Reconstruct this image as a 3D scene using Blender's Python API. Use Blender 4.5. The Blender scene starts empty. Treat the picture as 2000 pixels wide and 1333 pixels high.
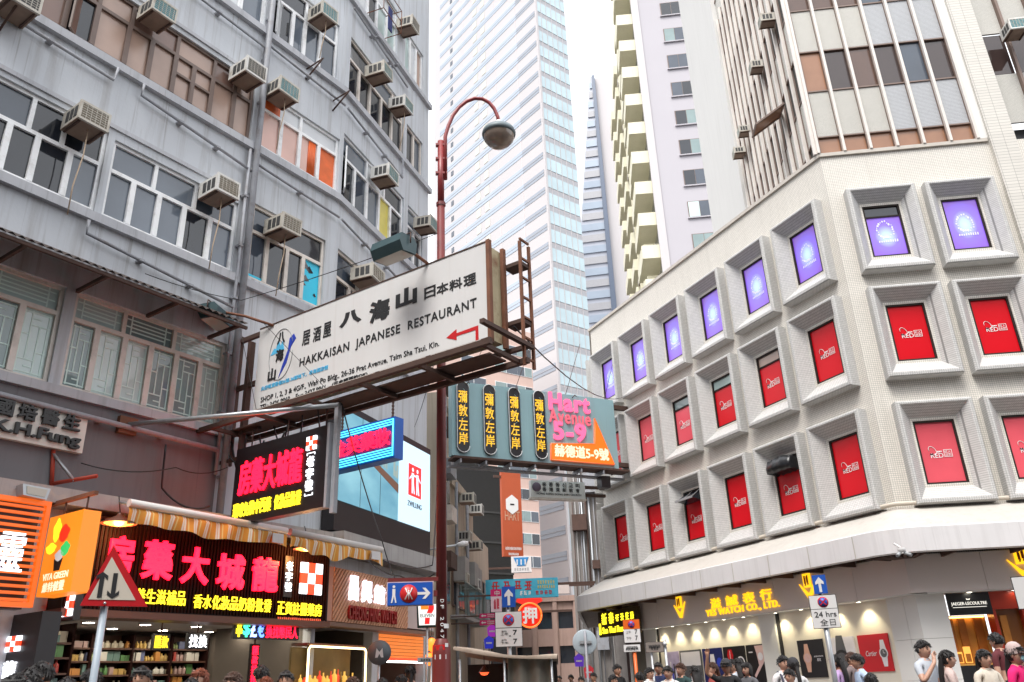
import bpy, bmesh, math, random
from mathutils import Vector, Matrix
random.seed(7)
RAD = math.radians
SC = bpy.context.scene
COL = SC.collection

# ------------------------------------------------------------------ camera, sky, sun, exposure
CF, CP, CR, CAMZ = 1591.39, RAD(22.908), RAD(-2.182), 1.5      # focal length in photo pixels, pitch, roll, height
def ray(x, y):
    """photo pixel (2000 x 1333) -> world direction"""
    cx, cy = x - 1000.0, y - 666.5
    a = math.cos(CR)*cx + math.sin(CR)*cy
    b = -math.sin(CR)*cx + math.cos(CR)*cy
    return Vector((a, CF*math.cos(CP) + b*math.sin(CP), CF*math.sin(CP) - b*math.cos(CP)))
def setup_view():
    fwd = ray(1000, 666.5).normalized()
    right = (ray(1001, 666.5) - ray(1000, 666.5)).normalized()
    up = -(ray(1000, 667.5) - ray(1000, 666.5)).normalized()
    m = Matrix.Identity(4)
    for i in range(3):
        m[i][0], m[i][1], m[i][2] = right[i], up[i], -fwd[i]
    m.translation = (0, 0, CAMZ)
    cd = bpy.data.cameras.new('camera'); cd.sensor_width = 36.0; cd.lens = CF/2000*36.0
    cd.clip_start = 0.1; cd.clip_end = 3000
    co = bpy.data.objects.new('camera', cd); COL.objects.link(co); co.matrix_world = m
    SC.camera = co
SUN_EL, SUN_AZ = RAD(58), RAD(205)          # compass style: 0 = straight ahead (+Y), clockwise
def setup_light():
    w = bpy.data.worlds.new('World'); SC.world = w; w.use_nodes = True
    nt = w.node_tree; nt.nodes.clear()
    sky = nt.nodes.new('ShaderNodeTexSky'); sky.sky_type = 'NISHITA'; sky.sun_disc = False
    sky.sun_elevation = SUN_EL; sky.sun_rotation = SUN_AZ; sky.dust_density = 4.0; sky.air_density = 1.0; sky.ozone_density = 1.0
    hsv = nt.nodes.new('ShaderNodeHueSaturation'); hsv.inputs['Saturation'].default_value = 0.12; hsv.inputs['Value'].default_value = 1.0
    mix = nt.nodes.new('ShaderNodeMix'); mix.data_type = 'RGBA'; mix.inputs[0].default_value = 0.6
    mix.inputs[7].default_value = (8.6, 8.8, 9.2, 1)          # an even white cloud deck over the sky
    bg = nt.nodes.new('ShaderNodeBackground'); bg.inputs[1].default_value = 0.12
    out = nt.nodes.new('ShaderNodeOutputWorld')
    nt.links.new(sky.outputs[0], hsv.inputs['Color']); nt.links.new(hsv.outputs[0], mix.inputs[6])
    nt.links.new(mix.outputs[2], bg.inputs[0]); nt.links.new(bg.outputs[0], out.inputs[0])
    ld = bpy.data.lights.new('sun', 'SUN'); ld.energy = 1.3; ld.angle = RAD(25); ld.color = (1.0, 0.96, 0.9)
    lo = bpy.data.objects.new('sun', ld); COL.objects.link(lo)
    d = Vector((math.sin(SUN_AZ)*math.cos(SUN_EL), math.cos(SUN_AZ)*math.cos(SUN_EL), math.sin(SUN_EL)))
    lo.rotation_euler = d.to_track_quat('Z', 'Y').to_euler(); lo.location = (0, 0, 60)
    SC.view_settings.view_transform = 'Standard'; SC.view_settings.look = 'None'
    SC.view_settings.exposure = 1.3; SC.view_settings.gamma = 1.0
    SC.render.engine = 'CYCLES'
    c = SC.cycles
    c.use_denoising = True; c.max_bounces = 6; c.diffuse_bounces = 3; c.glossy_bounces = 3; c.transmission_bounces = 4; c.transparent_max_bounces = 6
    c.sample_clamp_indirect = 6.0; c.caustics_reflective = False; c.caustics_refractive = False
    SC.render.film_transparent = False
setup_view(); setup_light()

# ------------------------------------------------------------------ frames (a vertical plane: x right as one faces it, y into it, z up)
class Frame:
    def __init__(s, o, az):
        a = RAD(az); s.o = Vector((o[0], o[1], o[2] if len(o) > 2 else 0)); s.az = az
        s.x = Vector((math.sin(a), math.cos(a), 0)); s.y = Vector((-math.cos(a), math.sin(a), 0))
        m = Matrix.Identity(4)
        for i in range(3):
            m[i][0], m[i][1] = s.x[i], s.y[i]
        m.translation = s.o; s.m = m
    def px(s, x, y, out=0.0):
        r = ray(x, y); o = s.o - s.y*out; c = Vector((0, 0, CAMZ))
        p = c + r*((o - c).dot(s.y)/r.dot(s.y)) - o
        return p.dot(s.x), p.z
    def at(s, S, z=0.0, out=0.0):
        return s.o + s.x*S - s.y*out + Vector((0, 0, z))
    def sub(s, S, z=0.0, out=0.0, turn=0.0):
        p = s.at(S, z, out); return Frame((p.x, p.y, p.z), s.az + turn)
def at_dist(x, y, d):
    """point on a pixel's ray at horizontal distance d from the camera"""
    r = ray(x, y); return Vector((0, 0, CAMZ)) + r*(d/math.hypot(r.x, r.y))
FL = Frame((-9.946, 6.714), 34.02)                 # grey building, long face
FM = Frame(FL.at(10.92), 19.3)                     # grey building, face past the bend
FN = Frame((-2.55, 26.0), 5.7)                     # left side of the side street
FR = Frame((3.09, 29.38), 154.36)                  # white podium, angled face (x runs towards the camera)
FW = Frame(FR.at(12.3), 95.7)                      # white podium, frontal face
FX = Frame(FR.at(0) + Vector((math.sin(RAD(5.7)), math.cos(RAD(5.7)), 0))*14, 185.7)   # podium, side street face, x = 14 at FR's end

# ------------------------------------------------------------------ materials
MATS = {}
def _node(nt, t, **kw):
    n = nt.nodes.new(t)
    for k, v in kw.items(): setattr(n, k, v)
    return n
def rgba(c, k=1.0): return (min(c[0]*k, 1), min(c[1]*k, 1), min(c[2]*k, 1), 1)
def mat(name, col, rough=0.6, metal=0.0, var=0.12, scale=3.0, streak=0.0, bump=0.0, coat=0.0, spec=0.5, dirt=None, dirt_amt=0.0, alpha=None, tile=None):
    if name in MATS: return MATS[name]
    m = bpy.data.materials.new(name); m.use_nodes = True; MATS[name] = m
    nt = m.node_tree; b = nt.nodes['Principled BSDF']
    b.inputs['Roughness'].default_value = rough; b.inputs['Metallic'].default_value = metal
    b.inputs['Specular IOR Level'].default_value = spec; b.inputs['Coat Weight'].default_value = coat; b.inputs['Coat Roughness'].default_value = 0.05
    b.inputs['Base Color'].default_value = rgba(col)
    last = None
    if var > 0:
        g = _node(nt, 'ShaderNodeNewGeometry'); n1 = _node(nt, 'ShaderNodeTexNoise'); n1.inputs['Scale'].default_value = scale; n1.inputs['Detail'].default_value = 6
        nt.links.new(g.outputs['Position'], n1.inputs['Vector'])
        mx = _node(nt, 'ShaderNodeMix', data_type='RGBA'); mx.inputs[6].default_value = rgba(col, 1-var); mx.inputs[7].default_value = rgba(col, 1+var)
        nt.links.new(n1.outputs[0], mx.inputs[0]); last = mx.outputs[2]
        if streak > 0:
            mp = _node(nt, 'ShaderNodeMapping'); mp.inputs['Scale'].default_value = (5, 5, 0.25); nt.links.new(g.outputs['Position'], mp.inputs[0])
            n2 = _node(nt, 'ShaderNodeTexNoise'); n2.inputs['Scale'].default_value = 1.0; n2.inputs['Detail'].default_value = 8; n2.inputs['Roughness'].default_value = 0.65
            nt.links.new(mp.outputs[0], n2.inputs['Vector'])
            rp = _node(nt, 'ShaderNodeMapRange'); rp.inputs[1].default_value = 0.5; rp.inputs[2].default_value = 0.75; nt.links.new(n2.outputs[0], rp.inputs[0])
            ml = _node(nt, 'ShaderNodeMath', operation='MULTIPLY'); ml.inputs[1].default_value = streak; nt.links.new(rp.outputs[0], ml.inputs[0])
            m3 = _node(nt, 'ShaderNodeMix', data_type='RGBA'); dc = dirt or (col[0]*0.35, col[1]*0.33, col[2]*0.3)
            m3.inputs[7].default_value = rgba(dc); nt.links.new(ml.outputs[0], m3.inputs[0]); nt.links.new(last, m3.inputs[6]); last = m3.outputs[2]
            mp2 = _node(nt, 'ShaderNodeMapping'); mp2.inputs['Scale'].default_value = (17, 17, 0.5); nt.links.new(g.outputs['Position'], mp2.inputs[0])
            n4 = _node(nt, 'ShaderNodeTexNoise'); n4.inputs['Scale'].default_value = 1.0; n4.inputs['Detail'].default_value = 5; nt.links.new(mp2.outputs[0], n4.inputs['Vector'])
            rp2 = _node(nt, 'ShaderNodeMapRange'); rp2.inputs[1].default_value = 0.6; rp2.inputs[2].default_value = 0.72; rp2.inputs[4].default_value = streak*.8; nt.links.new(n4.outputs[0], rp2.inputs[0])
            m6 = _node(nt, 'ShaderNodeMix', data_type='RGBA'); m6.inputs[7].default_value = rgba(dc, .8); nt.links.new(rp2.outputs[0], m6.inputs[0]); nt.links.new(last, m6.inputs[6]); last = m6.outputs[2]
        elif dirt_amt > 0:
            n2 = _node(nt, 'ShaderNodeTexNoise'); n2.inputs['Scale'].default_value = scale*0.6; n2.inputs['Detail'].default_value = 9; n2.inputs['Roughness'].default_value = 0.7
            nt.links.new(g.outputs['Position'], n2.inputs['Vector'])
            rp = _node(nt, 'ShaderNodeMapRange'); rp.inputs[1].default_value = 0.5; rp.inputs[2].default_value = 0.68; rp.inputs[4].default_value = dirt_amt; nt.links.new(n2.outputs[0], rp.inputs[0])
            m3 = _node(nt, 'ShaderNodeMix', data_type='RGBA'); m3.inputs[7].default_value = rgba(dirt); nt.links.new(rp.outputs[0], m3.inputs[0]); nt.links.new(last, m3.inputs[6]); last = m3.outputs[2]
    if tile:                       # small mosaic tiles: (width, height, joint colour factor) in metres, in the object's own frame
        tc = _node(nt, 'ShaderNodeTexCoord'); sx = _node(nt, 'ShaderNodeSeparateXYZ'); cx = _node(nt, 'ShaderNodeCombineXYZ')
        nt.links.new(tc.outputs['Object'], sx.inputs[0])
        ad = _node(nt, 'ShaderNodeMath', operation='ADD'); nt.links.new(sx.outputs[0], ad.inputs[0]); nt.links.new(sx.outputs[1], ad.inputs[1])
        nt.links.new(ad.outputs[0], cx.inputs[0]); nt.links.new(sx.outputs[2], cx.inputs[1])
        br = _node(nt, 'ShaderNodeTexBrick', offset=0.0, squash=1.0); br.inputs['Scale'].default_value = 1.0
        br.inputs['Brick Width'].default_value = tile[0]; br.inputs['Row Height'].default_value = tile[1]; br.inputs['Mortar Size'].default_value = 0.004; br.inputs['Mortar Smooth'].default_value = 0.2
        nt.links.new(cx.outputs[0], br.inputs['Vector'])
        m4 = _node(nt, 'ShaderNodeMix', data_type='RGBA', blend_type='MULTIPLY'); m4.inputs[7].default_value = (tile[2],)*3 + (1,)
        nt.links.new(br.outputs['Fac'], m4.inputs[0])
        if last: nt.links.new(last, m4.inputs[6])
        else: m4.inputs[6].default_value = rgba(col)
        last = m4.outputs[2]
        br.inputs['Color1'].default_value = (1, 1, 1, 1); br.inputs['Color2'].default_value = (0.86, 0.86, 0.86, 1)
        m5 = _node(nt, 'ShaderNodeMix', data_type='RGBA', blend_type='MULTIPLY'); m5.inputs[0].default_value = 0.5
        nt.links.new(last, m5.inputs[6]); nt.links.new(br.outputs['Color'], m5.inputs[7]); last = m5.outputs[2]
    if last: nt.links.new(last, b.inputs['Base Color'])
    if bump > 0:
        g = _node(nt, 'ShaderNodeNewGeometry'); n3 = _node(nt, 'ShaderNodeTexNoise'); n3.inputs['Scale'].default_value = 14; n3.inputs['Detail'].default_value = 6
        nt.links.new(g.outputs['Position'], n3.inputs['Vector'])
        bp = _node(nt, 'ShaderNodeBump'); bp.inputs['Strength'].default_value = bump; bp.inputs['Distance'].default_value = 0.02
        nt.links.new(n3.outputs[0], bp.inputs['Height']); nt.links.new(bp.outputs[0], b.inputs['Normal'])
    return m
def emit(name, col, strength, base=0.5):
    if name in MATS: return MATS[name]
    m = bpy.data.materials.new(name); m.use_nodes = True; MATS[name] = m
    b = m.node_tree.nodes['Principled BSDF']
    b.inputs['Base Color'].default_value = rgba(col, base); b.inputs['Roughness'].default_value = 0.4
    b.inputs['Emission Color'].default_value = rgba(col); b.inputs['Emission Strength'].default_value = strength
    return m
def glass(name, col, rough=0.04, var=0.3, scale=0.9, spec=0.7):
    """window pane: tint of the dim room behind with a mirror-like surface, slightly wavy"""
    if name in MATS: return MATS[name]
    m = mat(name, col, rough=rough, var=var, scale=scale, spec=spec)
    nt = m.node_tree; b = nt.nodes['Principled BSDF']
    g = _node(nt, 'ShaderNodeNewGeometry'); n3 = _node(nt, 'ShaderNodeTexNoise'); n3.inputs['Scale'].default_value = 1.6; n3.inputs['Detail'].default_value = 1
    nt.links.new(g.outputs['Position'], n3.inputs['Vector'])
    bp = _node(nt, 'ShaderNodeBump'); bp.inputs['Strength'].default_value = 0.05; bp.inputs['Distance'].default_value = 0.1
    nt.links.new(n3.outputs[0], bp.inputs['Height']); nt.links.new(bp.outputs[0], b.inputs['Normal'])
    return m

# ------------------------------------------------------------------ mesh building
class MB:
    def __init__(s): s.v = []; s.f = []; s.mi = []; s.sm = []
    def quad(s, pts, mi=0, sm=False):
        i = len(s.v); s.v += [tuple(p) for p in pts]; s.f.append(tuple(range(i, i+len(pts)))); s.mi.append(mi); s.sm.append(sm); return s
    def box(s, x0, x1, y0, y1, z0, z1, mi=0):
        i = len(s.v)
        s.v += [(x0,y0,z0),(x1,y0,z0),(x1,y1,z0),(x0,y1,z0),(x0,y0,z1),(x1,y0,z1),(x1,y1,z1),(x0,y1,z1)]
        for f in ((0,3,2,1),(4,5,6,7),(0,1,5,4),(1,2,6,5),(2,3,7,6),(3,0,4,7)):
            s.f.append(tuple(i+k for k in f)); s.mi.append(mi); s.sm.append(False)
        return s
    def prism(s, poly, y0, y1, mi=0):
        """polygon in x,z (counter-clockwise seen from -y) pushed from y0 (front) to y1"""
        n = len(poly); i = len(s.v)
        s.v += [(p[0], y0, p[1]) for p in poly] + [(p[0], y1, p[1]) for p in poly]
        s.f.append(tuple(range(i, i+n))); s.f.append(tuple(range(i+2*n-1, i+n-1, -1)))
        for k in range(n): s.f.append((i+k, i+n+k, i+n+(k+1) % n, i+(k+1) % n))
        s.mi += [mi]*(n+2); s.sm += [False]*(n+2); return s
    def slab(s, poly, z0, z1, mi=0):
        """polygon in x,y (counter-clockwise from above) from z0 up to z1"""
        n = len(poly); i = len(s.v)
        s.v += [(p[0], p[1], z1) for p in poly] + [(p[0], p[1], z0) for p in poly]
        s.f.append(tuple(range(i, i+n))); s.f.append(tuple(range(i+2*n-1, i+n-1, -1)))
        for k in range(n): s.f.append((i+k, i+n+k, i+n+(k+1) % n, i+(k+1) % n))
        s.mi += [mi]*(n+2); s.sm += [False]*(n+2); return s
    def tube(s, pts, r, n=8, mi=0, cap=True, sm=True):
        pts = [Vector(p) for p in pts]; rs = r if isinstance(r, (list, tuple)) else [r]*len(pts)
        i0 = len(s.v); ref = None
        for k, p in enumerate(pts):
            t = (pts[min(k+1, len(pts)-1)] - pts[max(k-1, 0)]).normalized()
            if ref is None: ref = Vector((0,0,1)) if abs(t.z) < 0.9 else Vector((1,0,0))
            u = (ref - t*ref.dot(t)).normalized(); w = t.cross(u); ref = u
            for j in range(n):
                a = 2*math.pi*j/n; s.v.append(tuple(p + (u*math.cos(a) + w*math.sin(a))*rs[k]))
        for k in range(len(pts)-1):
            for j in range(n):
                a = i0+k*n+j; b = i0+k*n+(j+1) % n
                s.f.append((a, b, b+n, a+n)); s.mi.append(mi); s.sm.append(sm)
        if cap:
            s.f.append(tuple(i0+j for j in range(n-1, -1, -1))); s.f.append(tuple(i0+(len(pts)-1)*n+j for j in range(n))); s.mi += [mi]*2; s.sm += [False]*2
        return s
    def lathe(s, prof, c=(0,0,0), n=20, mi=0, axis='z', sm=True):
        """profile of (radius, height) turned about an axis"""
        i0 = len(s.v)
        for r, h in prof:
            for j in range(n):
                a = 2*math.pi*j/n; p = (r*math.cos(a), r*math.sin(a), h)
                if axis == 'y': p = (p[0], p[2], p[1])
                s.v.append((c[0]+p[0], c[1]+p[1], c[2]+p[2]))
        for k in range(len(prof)-1):
            for j in range(n):
                a = i0+k*n+j; b = i0+k*n+(j+1) % n
                s.f.append((a, b, b+n, a+n) if axis == 'z' else (a, a+n, b+n, b)); s.mi.append(mi); s.sm.append(sm)
        return s
    def disc(s, c, r, n=24, mi=0):       # upright disc facing -y
        return s.quad([(c[0]+r*math.cos(2*math.pi*j/n), c[1], c[2]+r*math.sin(2*math.pi*j/n)) for j in range(n)], mi)
    def mesh(s, name, mats):
        me = bpy.data.meshes.new(name); me.from_pydata(s.v, [], s.f)
        for m in (mats if isinstance(mats, (list, tuple)) else [mats]): me.materials.append(m)
        me.polygons.foreach_set('material_index', s.mi); me.polygons.foreach_set('use_smooth', s.sm); me.update(); return me
WORLDM = {}
def place(o, parent, m):
    """link o so that its world matrix is m, under parent"""
    COL.objects.link(o)
    if parent is not None:
        o.parent = parent; o.matrix_basis = WORLDM[parent.name].inverted() @ m
    else: o.matrix_basis = m
    WORLDM[o.name] = m; return o
def thing(name, label, cat, F, group=None, S=0.0, z=0.0, out=0.0):
    o = bpy.data.objects.new(name, None); o.empty_display_size = 0.2
    m = F.m.copy(); m.translation = F.at(S, z, out); place(o, None, m)
    o['label'] = label; o['category'] = cat
    if group: o['group'] = group
    return o
def tag(o, label, cat, group=None):
    o['label'] = label; o['category'] = cat
    if group: o['group'] = group
    return o
def part(name, mb, mats, parent, F, off=None):
    """a mesh built in frame F's coordinates"""
    me = mb if isinstance(mb, bpy.types.Mesh) else mb.mesh(name, mats)
    o = bpy.data.objects.new(name, me); m = F.m if off is None else F.m @ Matrix.Translation(off)
    if name in ('lettering', 'film_print', 'print', 'side_vent', 'number_plate', 'picture_figures', 'lattice'): o['kind'] = 'stuff'   # too small to pick apart
    return place(o, parent, m)
def struct(name, mb, mats, F):
    o = part(name, mb, mats, None, F); o['kind'] = 'structure'; return o
UB = {}
def piece(name, material, parent, F, x0, x1, y0, y1, z0, z1):
    """a box that shares one unit mesh with all boxes of its material"""
    if material.name not in UB: UB[material.name] = MB().box(-.5, .5, -.5, .5, -.5, .5).mesh('unit_' + material.name, material)
    o = bpy.data.objects.new(name, UB[material.name])
    m = F.m @ Matrix.Translation(((x0+x1)/2, (y0+y1)/2, (z0+z1)/2)) @ Matrix.Diagonal((abs(x1-x0), abs(y1-y0), abs(z1-z0), 1))
    return place(o, parent, m)
TXT = {}
def glyphs(body, bold=0.0, ext=0.02, spacing=1.0, shear=0.0, line=1.0):
    """text as a mesh scaled into the unit square, upright in x,z and facing -y"""
    key = (body, bold, ext, spacing, shear)
    if key in TXT: return TXT[key]
    c = bpy.data.curves.new('text', 'FONT'); c.body = body; c.size = 1; c.bevel_depth = abs(bold); c.bevel_resolution = 0; c.extrude = 0.5
    c.space_character = spacing; c.shear = shear; c.resolution_u = 3; c.space_line = line; c.align_x = 'CENTER'
    o = bpy.data.objects.new('text', c); COL.objects.link(o)
    me = bpy.data.meshes.new_from_object(o)
    vs = [v.co.copy() for v in me.vertices]; fs = [tuple(p.vertices) for p in me.polygons]
    bpy.data.objects.remove(o); bpy.data.curves.remove(c); bpy.data.meshes.remove(me)
    x0 = min(v.x for v in vs); x1 = max(v.x for v in vs); y0 = min(v.y for v in vs); y1 = max(v.y for v in vs)
    zz = max(v.z for v in vs) or 1.0
    TXT[key] = ([((v.x-x0)/(x1-x0), v.z/zz, (v.y-y0)/max(y1-y0, 1e-6)) for v in vs], fs); return TXT[key]
def add_text(mb, body, x0, x1, z0, z1, y=0.0, ext=0.02, bold=0.0, mi=0, spacing=1.0, shear=0.0, slope=0.0):
    vs, fs = glyphs(body, bold, ext, spacing, shear); i = len(mb.v)
    for a, d, b in vs:
        mb.v.append((x0 + a*(x1-x0), y - ext*0.5 - d*ext*0.5, z0 + b*(z1-z0) + slope*a))
    mb.f += [tuple(i+k for k in f) for f in fs]; mb.mi += [mi]*len(fs); mb.sm += [False]*len(fs); return mb
def text(name, body, material, parent, F, x0, x1, z0, z1, y=0.0, ext=0.02, bold=0.0, **kw):
    return part(name, add_text(MB(), body, x0, x1, z0, z1, y, ext, bold, **kw), material, parent, F)
def letters(name, body, material, parent, F, x0, x1, z0, z1, y=0.0, ext=0.02, bold=0.0, **kw):
    """a line of lettering with each letter a part of its own"""
    mb = add_text(MB(), body, x0, x1, z0, z1, y, ext, bold, **kw); par = list(range(len(mb.v)))
    def find(i):
        while par[i] != i: par[i] = par[par[i]]; i = par[i]
        return i
    for f in mb.f:
        for i in f[1:]: par[find(i)] = find(f[0])
    isl = {}
    for k, f in enumerate(mb.f): isl.setdefault(find(f[0]), []).append(k)
    rng = sorted((min(mb.v[i][0] for k in ks for i in mb.f[k]), max(mb.v[i][0] for k in ks for i in mb.f[k]), ks) for ks in isl.values())
    groups = []
    for a, b, ks in rng:
        if groups and a < groups[-1][0] - (x1-x0)*.002: groups[-1][0] = max(b, groups[-1][0]); groups[-1][1] += ks
        else: groups.append([b, list(ks)])
    for b, ks in groups:
        m2 = MB(); idx = {}
        for k in ks:
            for i in mb.f[k]:
                if i not in idx: idx[i] = len(m2.v); m2.v.append(mb.v[i])
            m2.f.append(tuple(idx[i] for i in mb.f[k])); m2.mi.append(0); m2.sm.append(False)
        part(name, m2, material, parent, F)
def chars(name, body, material, parent, F, x0, x1, z0, z1, y=0.0, ext=0.03, bold=0.0, gap=0.08, vertical=False):
    """each character a part of its own, in equal cells"""
    n = len(body)
    for k, ch in enumerate(body):
        if ch == ' ': continue
        if vertical:
            h = (z1-z0)/n; text(name, ch, material, parent, F, x0, x1, z1-(k+1)*h+h*gap/2, z1-k*h-h*gap/2, y, ext, bold)
        else:
            w = (x1-x0)/n; text(name, ch, material, parent, F, x0+k*w+w*gap/2, x0+(k+1)*w-w*gap/2, z0, z1, y, ext, bold)
def strokes(parent, F, x0, x1, z0, z1, n, material, y=0.0, seed=1, flat=False):
    """writing that the photograph leaves unreadable: n blurred marks of bare strokes, no words"""
    r = random.Random(seed); mb = MB(); w = (x1-x0)/n; h = z1-z0
    for k in range(n):
        a, b = x0+k*w+w*.12, x0+(k+1)*w-w*.12; t = h*.07
        if flat: mb.box(a, b, y-.006, y, z0+h*r.uniform(0, .15), z1-h*r.uniform(0, .15)); continue
        for q in (.12, .5, .86): u = a+(b-a)*r.uniform(0, .25); v = b-(b-a)*r.uniform(0, .25); c = z0+h*(q+r.uniform(-.07, .07)); mb.box(u, v, y-.008, y, c-t, c+t)
        for q in (.3, .68): u = a+(b-a)*(q+r.uniform(-.1, .1)); mb.box(u-t, u+t, y-.009, y, z0+h*r.uniform(0, .3), z1-h*r.uniform(0, .3))
    return part('lettering', mb, material, parent, F)
def wall(mb, s0, s1, z0, z1, holes, depth=0.25, mi=0, y=0.0):
    """a wall front with rectangular openings (s0, s1, z0, z1) and their reveals"""
    xs = sorted({s0, s1} | {h[0] for h in holes} | {h[1] for h in holes}); zs = sorted({z0, z1} | {h[2] for h in holes} | {h[3] for h in holes})
    xs = [x for x in xs if s0 <= x <= s1]; zs = [q for q in zs if z0 <= q <= z1]
    for a, b in zip(xs, xs[1:]):
        run = None
        for c, d in zip(zs, zs[1:]):
            inh = any(h[0] < (a+b)/2 < h[1] and h[2] < (c+d)/2 < h[3] for h in holes)
            if inh:
                if run is not None: mb.quad([(a,y,run),(b,y,run),(b,y,c),(a,y,c)], mi); run = None
            elif run is None: run = c
        if run is not None: mb.quad([(a,y,run),(b,y,run),(b,y,z1),(a,y,z1)], mi)
    for a, b, c, d in holes:
        e = y + depth
        mb.quad([(a,y,c),(a,e,c),(b,e,c),(b,y,c)], mi); mb.quad([(a,y,d),(b,y,d),(b,e,d),(a,e,d)], mi)
        mb.quad([(a,y,c),(a,y,d),(a,e,d),(a,e,c)], mi); mb.quad([(b,y,c),(b,e,c),(b,e,d),(b,y,d)], mi)
        (None if d <= 2.7 else mb.quad([(a,e,c),(b,e,c),(b,e,d),(a,e,d)], mi))
    return mb
# ------------------------------------------------------------------ palette
grey_paint = mat('grey_wall_paint', (.54, .565, .60), .8, var=.17, scale=.6, streak=.55, dirt=(.24, .22, .20), bump=.15)
grey_trim = mat('grey_trim_paint', (.46, .47, .50), .8, var=.14, scale=2, streak=.4, dirt=(.15, .15, .15))
white_alu = mat('white_window_frame', (.86, .87, .88), .45, var=.06, scale=6, dirt=(.45, .43, .4), dirt_amt=.5)
cream_alu = mat('cream_window_frame', (.72, .66, .60), .5, var=.08, scale=5, dirt=(.35, .3, .25), dirt_amt=.5)
brown_alu = mat('brown_window_frame', (.16, .11, .09), .5, var=.2, scale=6)
dark_alu = mat('dark_window_frame', (.045, .04, .04), .4, var=.15)
pipe_grey = mat('grey_pipe', (.30, .31, .34), .55, var=.2, scale=5, dirt=(.16, .13, .11), dirt_amt=.6)
steel = mat('galvanised_steel', (.42, .44, .46), .4, metal=.6, var=.15, scale=9)
rust = mat('rusty_steel', (.19, .075, .04), .8, var=.45, scale=5, bump=.3)
rust_dark = mat('dark_rusty_steel', (.075, .04, .03), .8, var=.4, scale=5)
black_paint = mat('black_paint', (.015, .015, .017), .35, var=.2)
g_dark = glass('dark_glass', (.018, .022, .03))
g_blue = glass('blue_grey_glass', (.13, .155, .19))
g_mid = glass('slate_glass', (.06, .075, .10))
g_mint = glass('mint_glass', (.48, .60, .58))
g_green = glass('green_grey_glass', (.20, .27, .27))
g_papered = mat('papered_brown_glass', (.42, .29, .23), .25, var=.3, scale=1.3, spec=.6)
g_papered_dark = mat('stained_brown_glass', (.20, .12, .095), .2, var=.4, scale=1.2, spec=.6)
g_pink = mat('pink_curtain_glass', (.72, .45, .38), .2, var=.2, scale=1.5, spec=.6)
g_orange = mat('orange_curtain', (.72, .13, .02), .5, var=.25, scale=6)
g_white = mat('white_curtain_glass', (.62, .64, .66), .2, var=.15, scale=2, spec=.6)
g_cyan = mat('cyan_window_film', (.02, .55, .78), .3, var=.1)
g_yellow = mat('yellow_curtain_glass', (.70, .60, .12), .3, var=.2, scale=3)
concrete = mat('concrete', (.36, .35, .345), .85, var=.15, scale=2, streak=.4, dirt=(.14, .13, .12), bump=.2)
asphalt = mat('asphalt', (.05, .05, .052), .85, var=.25, scale=9, bump=.3)
paving = mat('pavement_blocks', (.26, .25, .24), .8, var=.15, scale=4, bump=.2)
kerbm = mat('kerb_stone', (.34, .33, .32), .8, var=.12, scale=5)
W0 = Frame((0, 0), 90)

# ------------------------------------------------------------------ ground
RZ = .04                                       # pavement height on the right-hand side
def road():
    mb = MB(); n = 24
    def h(x, y): return -.02 + (.001*max(0, min(x+1, 14)) if y > 3 else .001*max(0, min(x+1, 14))*max(0, y)/3)
    xs = [-900, -300, -80] + [-40+k*4 for k in range(21)] + [80, 300, 900]; ys = [-900, -300, -60] + [-20+k*4 for k in range(22)] + [120, 400, 1500]
    for a, b in zip(xs, xs[1:]):
        for c, d in zip(ys, ys[1:]):
            mb.quad([(a,c,h(a,c)),(b,c,h(b,c)),(b,d,h(b,d)),(a,d,h(a,d))])
    struct('road', mb, asphalt, W0)
    yel = mat('yellow_road_paint', (.62, .45, .05), .7, var=.2, scale=8)
    def strip(F, s0, s1, out, w):              # yellow no-stopping line along the kerb
        pts = [F.at(s0, 0, out), F.at(s1, 0, out), F.at(s1, 0, out+w), F.at(s0, 0, out+w)]
        return [(p.x, p.y, h(p.x, p.y)+.012) for p in pts]
    mb = MB()
    for k in (0, .22):
        mb.quad(strip(FL, -12, 10.6, 3.75+k, .1)[::-1]); mb.quad(strip(FR, 0, 12.6, 3.75+k, .1)[::-1]); mb.quad(strip(FW, 0, 14, 3.75+k, .1)[::-1])
    struct('road_marking', mb, yel, W0)
road()
def pavement(name, front, back, z):
    poly = [(p.x, p.y) for p in front] + [(p.x, p.y) for p in reversed(back)]
    mb = MB(); mb.slab(poly, -.4, z)
    o = struct(name, mb, paving, W0)
    for i, (a, b) in enumerate(zip(front, front[1:])):          # kerb stones, one metre each
        L = (b-a).length; n = max(1, int(L)); az = math.degrees(math.atan2((b-a).x, (b-a).y)); F = Frame((a.x, a.y, 0), az)
        sgn = -1 if F.y.dot(back[i]-a) > 0 else 1
        for k in range(n):
            piece('kerb_stone', kerbm, o, F, k*L/n+.006, (k+1)*L/n-.006, (-.16 if sgn < 0 else -.002), (.002 if sgn < 0 else .16), -.3, z+.012)
pavement('pavement_left', [FL.at(-14, 0, 3.4), FL.at(9.6, 0, 3.4), FM.at(4.0, 0, 2.2), FN.at(0, 0, 1.6), FN.at(34, 0, 1.6)], [FL.at(-14, 0, -.1), FL.at(10.9, 0, -.1), FM.at(4.7, 0, -.1), FN.at(0, 0, -.1), FN.at(34, 0, -.1)], .13)
pavement('pavement_right', [FX.at(-26, 0, 1.6), FX.at(13.4, 0, 1.6), FR.at(1, 0, 3.4), FR.at(11.2, 0, 3.4), FW.at(1.0, 0, 3.4), FW.at(16, 0, 3.4)], [FX.at(-26, 0, -.1), FX.at(14, 0, -.1), FR.at(0.1, 0, -.1), FR.at(12.2, 0, -.1), FW.at(.2, 0, -.1), FW.at(16, 0, -.1)], RZ+.08)

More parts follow.
